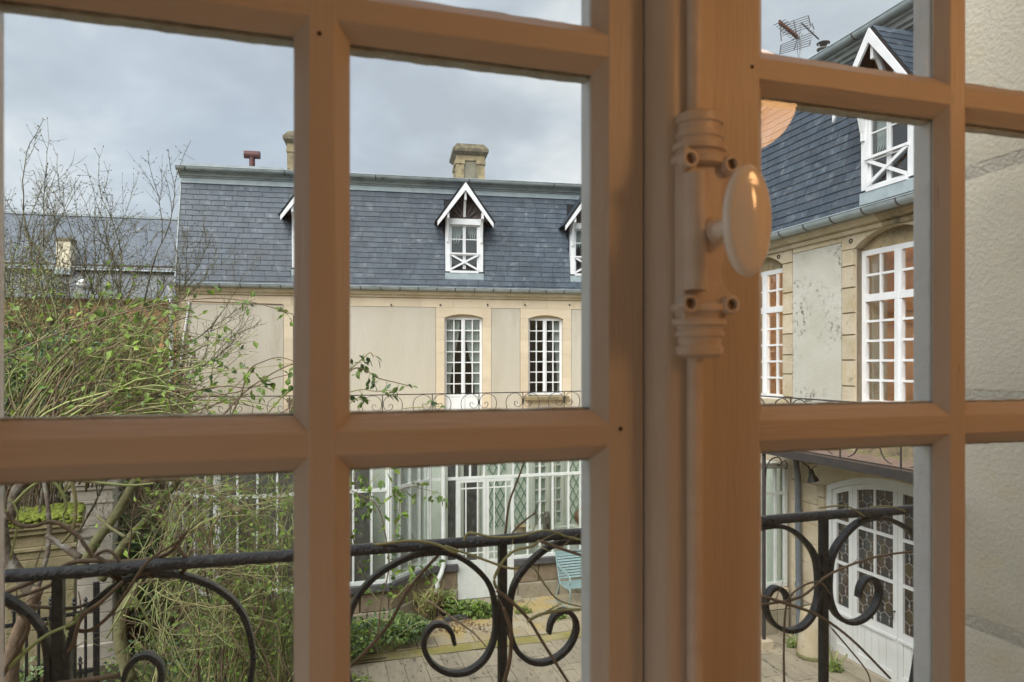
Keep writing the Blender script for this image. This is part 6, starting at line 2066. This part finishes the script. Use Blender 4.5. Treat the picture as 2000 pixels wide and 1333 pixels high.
# ------------------------------------------------------------------ leafy masses
def mound(name, label, cat, c, rad, n, lsz, mats, stem_n=40, stem_mat=bark_brown, hollow=.35, kind=None, seed=1):
    """a shrub: crooked stems from the ground and leaves spread through an uneven volume"""
    rg_ = random.Random(seed)
    t = thing(name, label, cat, (c[0], c[1], 0))
    lm_, st = MB(), MB()
    lobes = []
    for i in range(9):
        a = rg_.uniform(0, 2 * PI)
        e = rg_.uniform(-.4, 1)
        lobes.append((Vector((math.cos(a) * rad[0] * .55, math.sin(a) * rad[1] * .55, e * rad[2] * .5)), rg_.uniform(.35, .62)))
    for i in range(n):
        o, s = rg_.choice(lobes)
        v = Vector((rg_.gauss(0, 1), rg_.gauss(0, 1), rg_.gauss(0, 1))).normalized() * (rg_.uniform(hollow, 1.0) ** .5)
        p = Vector(c) + o + Vector((v.x * rad[0] * s, v.y * rad[1] * s, v.z * rad[2] * s))
        if p.z < 0.02:
            p.z = rg_.uniform(.02, .3)
        d = Vector((v.x, v.y, v.z - .2)) + Vector((rg_.uniform(-1, 1), rg_.uniform(-1, 1), rg_.uniform(-1, 1))) * .8
        lm_.leaf(p, d, Vector((rg_.uniform(-.5, .5), rg_.uniform(-1, .3), rg_.uniform(.2, 1))), lsz * rg_.uniform(.6, 1.25), lsz * .68 * rg_.uniform(.7, 1.2), rg_.randrange(len(mats)))
    for i in range(stem_n):
        o, s = rg_.choice(lobes)
        e = Vector(c) + o * 1.5 + Vector((rg_.uniform(-.4, .4) * rad[0], rg_.uniform(-.4, .4) * rad[1], rg_.uniform(.0, .5) * rad[2]))
        b = Vector((c[0] + rg_.uniform(-.3, .3) * rad[0], c[1] + rg_.uniform(-.3, .3) * rad[1], 0))
        m_ = (b + e) / 2 + Vector((rg_.uniform(-.3, .3), rg_.uniform(-.3, .3), rg_.uniform(.1, .6)))
        st.tube(bez(b, m_, e, 6, .01), rg_.uniform(.006, .014), .003, 3)
    st.build("stems", stem_mat, t, world=True)
    tag(lm_.build("foliage", mats, t, world=True), kind="stuff")
    return t
hedge_c = [(-7.2, 13.4), (-5.6, 13.1), (-4.0, 13.2)]
for i, ((x_, y_), lab) in enumerate(zip(hedge_c, ("dark ivy-grown hedge clump at the left edge behind the mossy pier", "dark ivy-grown hedge clump behind the tall gate pier", "dark ivy-grown hedge clump beside the conservatory's left bay"))):
    mound("ivy_hedge", lab, "hedge", (x_, y_, 1.3), (1.1, .9, 1.7), 4200, .085, [leaf_dark, leaf_dark, leaf_mid], 40, bark_grey, .5, seed=30 + i)
c_ = W(60, 700, 8.6)
mound("ivy_bush", "dark glossy ivy mound low at the left edge above the sill", "ivy", (c_.x, c_.y, c_.z - .35), (.95, .8, 1.0), 4200, .075, [leaf_dark, leaf_dark, leaf_mid], 30, bark_old, .5, seed=41)
c_ = W(-10, 590, 9.5)
mound("budding_shrub", "olive budding shrub filling the left edge below the bare tree", "shrub", (c_.x, c_.y, c_.z - .3), (.9, .8, 1.4), 7500, .034, [leaf_bud, leaf_bud, leaf_mid], 160, bark_brown, .3, seed=43)
c_ = W(130, 640, 10.4)
mound("budding_shrub", "brownish budding shrub in front of the ochre wall", "shrub", (c_.x, c_.y, c_.z - .55), (1.3, .8, 1.0), 5500, .032, [leaf_bud, leaf_dead, leaf_bud], 190, bark_brown, .3, seed=44)
c_ = W(285, 690, 11.5)
mound("creeper_clump", "rusty and green creeper clump beside the house's corner downpipe", "shrub", (c_.x, c_.y, c_.z - .55), (.85, .6, 1.25), 3800, .060, [leaf_dead, leaf_mid, leaf_fresh], 130, bark_brown, .3, seed=45)
c_ = W(255, 1050, 10.6)
mound("holly_bush", "glossy dark green bush behind the railing between gate pier and conservatory", "bush", (c_.x, c_.y, 1.1), (.9, .6, 1.1), 3400, .075, [leaf_dark, leaf_mid, leaf_dark], 40, bark_brown, .5, seed=46)
c_ = W(520, 1180, 8.8)
mound("leafy_shrub", "fresh green leafy shrub below the rail at the left sash's muntin", "shrub", (c_.x, c_.y, .85), (.85, .75, .95), 3600, .062, [leaf_mid, leaf_fresh, leaf_mid], 60, bark_green, .4, seed=47)
c_ = W(330, 1250, 8.0)
mound("garden_undergrowth", "tangled green undergrowth around the gate post", "shrub", (c_.x, c_.y, .45), (1.3, .9, .6), 3600, .05, [leaf_mid, leaf_dark, leaf_fresh], 60, bark_olive, .3, seed=48)
c_ = W(60, 1310, 7.2)
mound("variegated_shrub", "cream-edged variegated shrub at the bottom left corner", "shrub", (c_.x - .1, c_.y, .75), (.5, .4, .55), 1300, .07, [leaf_varieg, leaf_varieg, leaf_mid], 20, bark_brown, .4, seed=49)
# flower bed plants along the conservatory
c_ = W(760, 1225, 10.3)
mound("bed_shrub", "low dark green shrub in the bed under the canted bay", "shrub", (c_.x, c_.y, .28), (.55, .40, .30), 1100, .075, [leaf_mid, leaf_dark, leaf_mid], 20, bark_green, .4, seed=50)
c_ = W(690, 1210, 10.0)
mound("bed_shrub", "green shrub at the left end of the bed beside the muntin", "shrub", (c_.x - .1, c_.y, .34), (.5, .4, .38), 1000, .075, [leaf_mid, leaf_fresh, leaf_dark], 20, bark_green, .4, seed=51)
for px_, sd, lab in ((900, 52, "small hellebore clump just right of the black pot"), (938, 53, "small hellebore clump under the white door's right leaf")):
    c_ = W(px_, 1180, 11.62)
    mound("hellebore", lab, "plant", (c_.x, c_.y, .13), (.26, .16, .16), 420, .085, [leaf_mid, leaf_fresh, leaf_mid], 10, bark_green, .3, seed=sd)
c_ = Vector((pot_p.x, pot_p.y, 0))
mound("potted_plant", "little yellow-green plant growing in the black pot", "plant", (c_.x, c_.y, .33), (.13, .13, .10), 120, .055, [leaf_fresh, leaf_mid], 8, bark_green, .2, seed=54)
c_ = W(838, 1175, 11.5)
mound("dry_grass_tuft", "straw-coloured dry stalks by the foot of the white pipe", "plant", (c_.x, c_.y, .28), (.25, .22, .30), 160, .07, [leaf_dead, leaf_bud], 70, leaf_bud, .2, seed=55)
for px_, sd, lab in ((1020, 56, "tiny green weed at the stone base left of the bench"), (1092, 57, "green weed tuft at the bench's left legs"), (1553, 58, "green weed at the porch base by the drainpipe"), (1645, 59, "green weed by the arched door's step")):
    zz = {1020: 11.75, 1092: 11.5, 1553: 10.4, 1645: 9.6}[px_]
    c_ = W(px_, 1180, zz)
    mound("weed_tuft", lab, "plant", (c_.x - (.15 if px_ > 1600 else 0), c_.y, .07), (.14, .09, .08), 110, .05, [leaf_mid, leaf_fresh], 6, bark_green, .2, seed=sd)
c_ = W(690, 1325, 8.9)
mound("bed_weed", "bright green leafy weed at the foot of the centre pane", "plant", (c_.x, c_.y, .10), (.28, .2, .12), 260, .07, [leaf_fresh, leaf_mid], 8, bark_green, .2, seed=60)

# ------------------------------------------------------------------ thicket of rose canes
def thicket(name, label, roots, n, seedv, tgt, n_tw=3, lsz=.05, lpr=.5, rr=(.005, .012), mats=(bark_green, bark_olive, bark_brown), lmats=(leaf_fresh, leaf_mid, leaf_yellow), wob=.45):
    """canes that arch from a root patch to points spread over a target volume (centre, radii)"""
    global RG
    RG = random.Random(seedv)
    t = thing(name, label, "climbing rose", (roots[0], roots[1], 0))
    st, lf = MB(), MB()
    for i in range(n):
        b = Vector((roots[0] + RG.uniform(-1, 1) * roots[2], roots[1] + RG.uniform(-1, 1) * roots[3], RG.uniform(*roots[4])))
        c, r = RG.choice(tgt)
        e = Vector(c) + Vector((RG.uniform(-1, 1) * r[0], RG.uniform(-1, 1) * r[1], RG.uniform(-1, 1) * r[2]))
        m = b.lerp(e, RG.uniform(.35, .6))
        m.z = max(b.z, e.z) + RG.uniform(-.3, .5)
        m += rv(wob)
        pts = bez(b, m, e, 11, .015 if wob < .3 else .03)
        r0 = RG.uniform(*rr)
        st.tube(pts, r0, r0 * .35, 4, RG.choice((0, 1, 1, 2, 2)))
        twigs(st, pts[3:], r0 * .45, RG.randint(n_tw - 1, n_tw + 2), .40, 1 if RG.random() < .5 else 0, lf, lsz, lpr, 3)
    st.build("canes", list(mats), t, world=True, smooth=True)
    if lf.v:
        tag(lf.build("foliage", list(lmats), t, world=True), kind="stuff")
    return t
a_ = W(90, 690, 6.6)
b_ = W(260, 640, 6.6)
thicket("rose_thicket", "arching yellow-green canes fanning up right in the upper left pane", (W(70, 880, 6.3).x, W(70, 880, 6.3).y, .45, .5, (3.1, 3.6)), 120, 101,
        [((a_.x, a_.y, a_.z), (.9, .7, .35)), ((b_.x, b_.y, b_.z - .05), (.65, .6, .40)), ((b_.x, b_.y, b_.z - .05), (.65, .6, .40)), ((W(330, 740, 6.2).x, W(330, 740, 6.2).y, W(330, 740, 6.2).z), (.5, .5, .25)), ((W(420, 790, 6).x, W(420, 790, 6).y, W(420, 790, 6).z), (.4, .4, .15))], 4, .078, 1.2, (.006, .013), lmats=(leaf_fresh, leaf_mid, leaf_fresh), wob=.2)
c1, c2, c3 = W(330, 1010, 6.4), W(480, 1020, 6.6), W(400, 1220, 6.4)
thicket("rose_thicket", "dense tangle of olive canes behind the near railing at lower left", (c1.x + .50, c1.y, .75, .7, (0, 2.4)), 85, 102,
        [(tuple(c1), (.5, .6, .45)), (tuple(c2), (.5, .5, .4)), (tuple(c3), (.55, .5, .5)), (tuple(W(540, 1150, 6.5)), (.25, .4, .5))], 5, .060, 1.5, (.004, .011), lmats=(leaf_fresh, leaf_mid, leaf_fresh))
c1 = W(500, 1130, 6.9)
thicket("rose_thicket", "finer leafy canes in front of the conservatory's left bay", (c1.x, c1.y, .5, .4, (0, .4)), 60, 103,
        [(tuple(W(520, 960, 7.2)), (.55, .4, .3)), (tuple(W(560, 1240, 6.8)), (.35, .4, .5)), (tuple(W(440, 940, 7.4)), (.5, .4, .2))], 5, .065, 1.6, (.004, .008), lmats=(leaf_mid, leaf_fresh, leaf_mid))

c1 = W(280, 1165, 5.6)
thicket("rose_thicket", "thin pale canes arching right from the twisted knot on the near railing", (c1.x, c1.y, .25, .3, (2.1, 2.6)), 50, 104,
        [(tuple(W(520, 965, 5.8)), (.3, .3, .18)), (tuple(W(400, 945, 5.7)), (.45, .3, .10)), (tuple(W(540, 1120, 5.6)), (.2, .3, .30)), (tuple(W(430, 1260, 5.4)), (.4, .3, .30)), (tuple(W(330, 1290, 5.4)), (.3, .3, .2))], 4, .045, .5, (.003, .007), lmats=(leaf_mid, leaf_fresh, leaf_mid), wob=.25)

# thick old stems crossing the gate
old = thing("old_rose_stems", "thick mossy old rose stems leaning up right beside the gate pier", "climbing rose", W(130, 714, 6.5) - Vector((0, 0, CAMZ)))
def trace(par, name, pts, z, r0, r1, mat, sides=7, jit=0.0, k=4, dz=None):
    """a stem through photo points at depth z (or from z to dz)"""
    P = []
    for i, (x_, y_) in enumerate(pts):
        zz = z if dz is None else z + (dz - z) * i / max(1, len(pts) - 1)
        P.append(W(x_, y_, zz) + rv(jit))
    Q = catmull(P, k)
    return MB().tube(Q, r0, r1, sides).build(name, mat, par, smooth=True, world=True), Q
RG = random.Random(9)
trace(old, "stem", [(150, 1125), (185, 1060), (225, 1005), (262, 942), (285, 905)], 6.4, .050, .036, mossy_stem, 8, .01)
trace(old, "stem", [(200, 1130), (245, 1060), (300, 1000), (350, 940), (385, 900)], 6.8, .046, .030, mossy_stem, 8, .01)
trace(old, "stem", [(-10, 1000), (20, 1010), (30, 960), (60, 935), (90, 925), (115, 895)], 5.6, .040, .045, bark_old, 8, .01)
trace(old, "stem", [(5, 1000), (8, 1060), (22, 1100), (45, 1130), (60, 1160)], 5.8, .045, .055, bark_old, 8, .01)
trace(old, "stem", [(90, 1045), (125, 1068), (155, 1090)], 5.2, .018, .030, bark_old, 7, .004)
trace(old, "stem", [(188, 1007), (215, 1030), (245, 1050)], 5.4, .010, .014, mossy_stem, 6, .004)
trace(old, "stem", [(20, 1340), (22, 1290), (35, 1235), (60, 1180), (75, 1150)], 5.0, .060, .040, bark_brown, 9, .006)
trace(old, "stem", [(75, 1150), (95, 1060), (88, 960), (70, 880), (60, 850)], 5.6, .020, .016, bark_old, 8, .01, dz=6.2)
trace(old, "stem", [(255, 1330), (235, 1260), (240, 1200), (265, 1165), (260, 1140)], 6.2, .06, .045, mossy_stem, 8, .02)
trace(old, "stem", [(330, 980), (370, 990), (395, 1030), (420, 1080)], 6.9, .016, .024, bark_brown, 6, .006)
trace(old, "stem", [(255, 948), (330, 935), (390, 945), (450, 985), (470, 1000)], 6.6, .028, .018, bark_brown, 7, .01)

# ------------------------------------------------------------------ stems twisted round the near railing
LEAF_ME = MB()
LEAF_ME.leaf((0, 0, 0), (0, 0, 1), (0, -1, 0), 1.0, .62)
LEAF_ME = {k: MB().add([(0, 0, 0), (-.16, .05, .12), (-.31, .09, .42), (-.20, .05, .75), (0, -.10, 1), (.20, .05, .75), (.31, .09, .42), (.16, .05, .12), (0, 0, .42), (0, -.03, .75)],
                       [(0, 8, 2, 1), (8, 9, 3, 2), (9, 4, 3), (0, 7, 6, 8), (8, 6, 5, 9), (9, 5, 4)]).mesh("leaf", m) for k, m in (("f", leaf_fresh), ("m", leaf_mid), ("d", leaf_dark), ("y", leaf_yellow))}
def leaf_obj(par, p, d, L, key):
    """one leaf as its own piece"""
    d = Vector(d).normalized()
    q = d.to_track_quat('Z', 'Y')
    o = inst("leaf", LEAF_ME[key], par, p, (0, 0, 0), (L, L, L), True)
    o.rotation_euler = (q @ Matrix.Rotation(RG.uniform(-1.1, 1.1), 3, 'Z').to_quaternion()).to_euler()
    return o
rose = thing("climbing_rose", "bare brown rose stems twisted around the near black railing", "climbing rose", (-.7, 1.75, FZ))
RG = random.Random(77)
for pts, z, r0, r1, m in (
        ([(0, 1160), (80, 1128), (150, 1095), (250, 1100), (330, 1080), (362, 1040), (350, 1065), (368, 1100), (330, 1125), (255, 1110)], 1.60, .0062, .0042, bark_brown),
        ([(10, 1175), (95, 1145), (160, 1105), (215, 1120), (250, 1145), (205, 1100), (190, 1085), (215, 1078), (245, 1110), (300, 1130)], 1.57, .0050, .0034, bark_brown),
        ([(15, 1190), (60, 1188), (140, 1190), (200, 1165), (240, 1135), (290, 1120)], 1.56, .0045, .0032, bark_brown),
        ([(0, 1330), (40, 1260), (55, 1225), (35, 1195), (10, 1180)], 1.50, .0055, .0042, bark_brown),
        ([(90, 1215), (130, 1228), (175, 1235), (215, 1200), (250, 1150), (290, 1095), (355, 1055), (345, 1048)], 1.55, .0050, .0030, bark_brown),
        ([(15, 1000), (30, 1025), (60, 1030), (110, 1022), (150, 1045), (165, 1060), (190, 1090), (225, 1120), (262, 1140)], 1.62, .0052, .0040, bark_brown),
        ([(10, 1310), (60, 1265), (100, 1235), (145, 1215), (150, 1200)], 1.50, .0046, .003, bark_green),
        ([(230, 1320), (90, 1333), (105, 1300), (135, 1265), (150, 1225), (165, 1200), (200, 1170), (240, 1140)], 1.52, .0058, .0040, bark_brown),
        ([(25, 1090), (38, 1020), (30, 990), (15, 975)], 1.7, .0030, .0022, bark_green),
        ([(95, 930), (118, 950), (130, 985), (122, 1010), (135, 1035), (150, 1045)], 1.9, .0045, .0032, bark_green),
        ([(138, 930), (148, 980), (140, 1030), (120, 1060)], 2.2, .0068, .0048, bark_olive),
        ([(30, 985), (60, 950), (105, 938), (180, 940), (250, 950), (300, 945)], 2.1, .0048, .0034, bark_green),
        ([(265, 1165), (300, 1230), (315, 1260)], 1.75, .0024, .0016, bark_green),
        ([(255, 1165), (285, 1200), (300, 1245), (330, 1333)], 1.9, .0036, .0022, bark_green),
        ([(680, 1068), (740, 1062), (800, 1058), (850, 1062), (880, 1078), (895, 1075), (870, 1066), (920, 1085), (990, 1110), (1015, 1112)], 1.72, .0042, .0030, bark_olive),
        ([(905, 1053), (920, 1043), (960, 1048), (1010, 1050), (1065, 1038), (1110, 1048), (1140, 1058)], 1.75, .0036, .0028, bark_olive),
        ([(1055, 1057), (1090, 1070), (1140, 1088)], 1.72, .0046, .0036, bark_brown),
        ([(968, 1152), (995, 1175), (1030, 1208), (1060, 1262), (1090, 1300), (1110, 1340)], 1.72, .0048, .0036, bark_brown),
        ([(1030, 1210), (1060, 1199), (1100, 1194), (1142, 1191)], 1.72, .0044, .0034, bark_olive),
        ([(968, 1150), (968, 1130), (985, 1100), (1010, 1075), (1040, 1065), (1055, 1058)], 1.73, .0042, .0034, bark_olive),
        ([(985, 1340), (995, 1290), (1000, 1240), (992, 1215), (985, 1190)], 1.74, .0056, .0048, bark_brown),
        ([(860, 1080), (800, 1150), (760, 1215), (710, 1275), (675, 1310)], 1.8, .0046, .0056, bark_brown),
        ([(985, 1042), (995, 980), (1010, 935), (1028, 895)], 2.0, .0040, .0020, bark_brown),
        ([(985, 1060), (1010, 1030), (1035, 1008), (1050, 1000)], 1.9, .0034, .0022, bark_brown),
        ([(1015, 1112), (1040, 1110), (1065, 1140), (1090, 1170), (1140, 1185)], 1.9, .0030, .0020, bark_olive),
        ([(1482, 1160), (1540, 1180), (1600, 1205), (1660, 1250), (1740, 1325)], 1.92, .0050, .0036, bark_brown),
        ([(1482, 1180), (1560, 1165), (1620, 1120), (1700, 1090), (1782, 1076)], 1.95, .0040, .0030, bark_brown),
        ([(1530, 1340), (1530, 1260), (1535, 1180), (1560, 1150), (1600, 1140), (1625, 1165)], 1.95, .0036, .0026, bark_brown),
        ([(1600, 995), (1650, 990), (1690, 1010)], 1.97, .0030, .0022, bark_olive),
        ([(1700, 992), (1740, 988), (1770, 1002)], 1.97, .0026, .0020, bark_olive),
        ([(1625, 1230), (1650, 1255), (1690, 1310), (1700, 1340)], 1.95, .0026, .0020, bark_brown),
        ([(835, 1172), (880, 1205), (905, 1222), (930, 1240), (950, 1262)], 4.2, .0070, .0040, bark_brown)):
    o, Q = trace(rose, "stem", pts, z, r0, r1, m, 6, .004, 5)
    if RG.random() < .6:
        tw = MB()
        twigs(tw, Q, r0 * .4, 3, .06, 0, None, sides=3)
        tw.build("side_twig", m, rose, world=True)

# ------------------------------------------------------------------ leafy sprays in front of the cream house
def spray(label, z, stems, lsz, dens, seedv, mats="mmf", extra=()):
    global RG
    RG = random.Random(seedv)
    p0 = W(*stems[0][0][0], z)
    t = thing("rose_spray", label, "climbing rose", (p0.x, p0.y, 0), 0, "leafy rose sprays in front of the house")
    for pts, r in stems:
        o, Q = trace(t, "stem", pts, z, r, r * .45, RG.choice((bark_brown, bark_olive)), 5, .01, 6)
        L = sum((Q[i + 1] - Q[i]).length for i in range(len(Q) - 1))
        for _ in range(max(1, int(L * dens))):
            i = RG.randrange(int(len(Q) * .2), len(Q) - 1)
            p = Q[i]
            d = (Q[i + 1] - Q[i]).normalized()
            s = (d * .3 + rv(.8) + Vector((0, 0, -.15))).normalized()
            pl = .06 * RG.uniform(.5, 1.3) * lsz / .05
            pts2 = [p, p + s * pl * .6, p + s * pl + Vector((0, 0, -.012))]
            MB().tube(pts2, .0016, .001, 3).build("leaf_stalk", bark_green, t, world=True)
            for k in range(RG.choice((2, 3, 3))):
                dd = (s + rv(.8) + Vector((0, 0, -.35)))
                leaf_obj(t, pts2[-1] if k else pts2[1], dd, lsz * RG.uniform(.65, 1.15), RG.choice(mats))
    return t
spray("long leafy spray reaching right under the house's gutter", 4.6,
      [([(0, 700), (120, 650), (230, 615), (300, 600), (365, 585), (430, 580), (500, 594), (560, 612), (570, 616)], .0060)], .058, 9, 201)
spray("leafy spray rising beside the blank plaster panel's left edge", 4.8,
      [([(405, 800), (412, 730), (420, 670), (428, 640), (436, 632), (441, 640)], .0050), ([(418, 665), (400, 672), (380, 676)], .0022), ([(420, 672), (436, 668), (442, 680)], .002)], .05, 8, 202, "mf")
spray("leafy canes arching low before the terrace railing to the muntin", 4.4,
      [([(440, 812), (480, 770), (520, 735), (560, 718), (600, 706)], .0065), ([(450, 812), (470, 770), (490, 720), (520, 705), (545, 701), (580, 708)], .0058),
       ([(345, 770), (390, 760), (440, 756), (490, 755), (540, 740), (590, 725)], .0055), ([(370, 735), (420, 728), (470, 722), (520, 716), (575, 712)], .0036), ([(350, 705), (385, 704), (410, 715), (440, 735), (470, 745)], .0040)], .052, 9, 203, "mmfd")
spray("leafy shoots crowding the muntin right of the plaster panel", 3.9,
      [([(500, 830), (545, 780), (590, 740), (630, 720)], .0055), ([(560, 830), (580, 780), (600, 740)], .005), ([(520, 830), (560, 800), (600, 790)], .004)], .05, 13, 204, "mmf")
spray("leafy rose spray entering the centre pane from the muntin", 3.8,
      [([(640, 760), (690, 720), (705, 700), (720, 690), (726, 700)], .0050), ([(650, 770), (690, 725), (715, 725), (740, 738), (775, 750), (800, 758)], .0048),
       ([(650, 775), (700, 764), (730, 766), (770, 764)], .0036), ([(680, 790), (700, 780), (712, 778), (722, 785)], .003), ([(790, 800), (815, 795), (850, 792), (870, 798)], .003)], .046, 20, 205, "mmd")
# the rose climbing past the canted bay
spray("leafy rose climbing in front of the conservatory's canted bay", 7.4,
      [([(740, 1260), (745, 1180), (760, 1110), (752, 1040), (735, 990), (700, 965), (670, 955)], .010), ([(755, 1090), (775, 1030), (780, 985), (768, 960)], .006), ([(735, 1000), (720, 955), (735, 930), (760, 915)], .006),
       ([(700, 1120), (690, 1060), (685, 1010), (700, 985)], .007), ([(740, 990), (790, 955), (830, 956), (862, 965)], .005), ([(760, 1180), (790, 1150), (820, 1120), (845, 1105)], .007), ([(745, 1180), (720, 1150), (700, 1110)], .006),
       ([(700, 960), (690, 930), (700, 905)], .005), ([(780, 1180), (800, 1120), (790, 1080)], .005)], .085, 15, 206, "mmmf")

# fallen leaves near the bed kerb
RG = random.Random(5)
fl_ = MB()
for i in range(420):
    px_ = RG.gauss(890, 38)
    p = W(px_, 1215, RG.uniform(10.9, 11.55))
    p.z = 0.022 + RG.uniform(0, .015)
    fl_.leaf(p, (RG.uniform(-1, 1), RG.uniform(-1, 1), RG.uniform(-.1, .3)), (RG.uniform(-.3, .3), RG.uniform(-.3, .3), 1), RG.uniform(.03, .06), RG.uniform(.02, .035))
for i in range(260):
    p = Vector((RG.uniform(.6, 6.8), RG.uniform(9.0, 11.8), .03))
    fl_.leaf(p, (RG.uniform(-1, 1), RG.uniform(-1, 1), RG.uniform(-.1, .2)), (0, 0, 1), RG.uniform(.02, .045), RG.uniform(.012, .025))
tag(fl_.build("fallen_leaves", leaf_dead, None), "brown fallen leaves scattered on the paving by the flower bed", "leaves", kind="stuff")
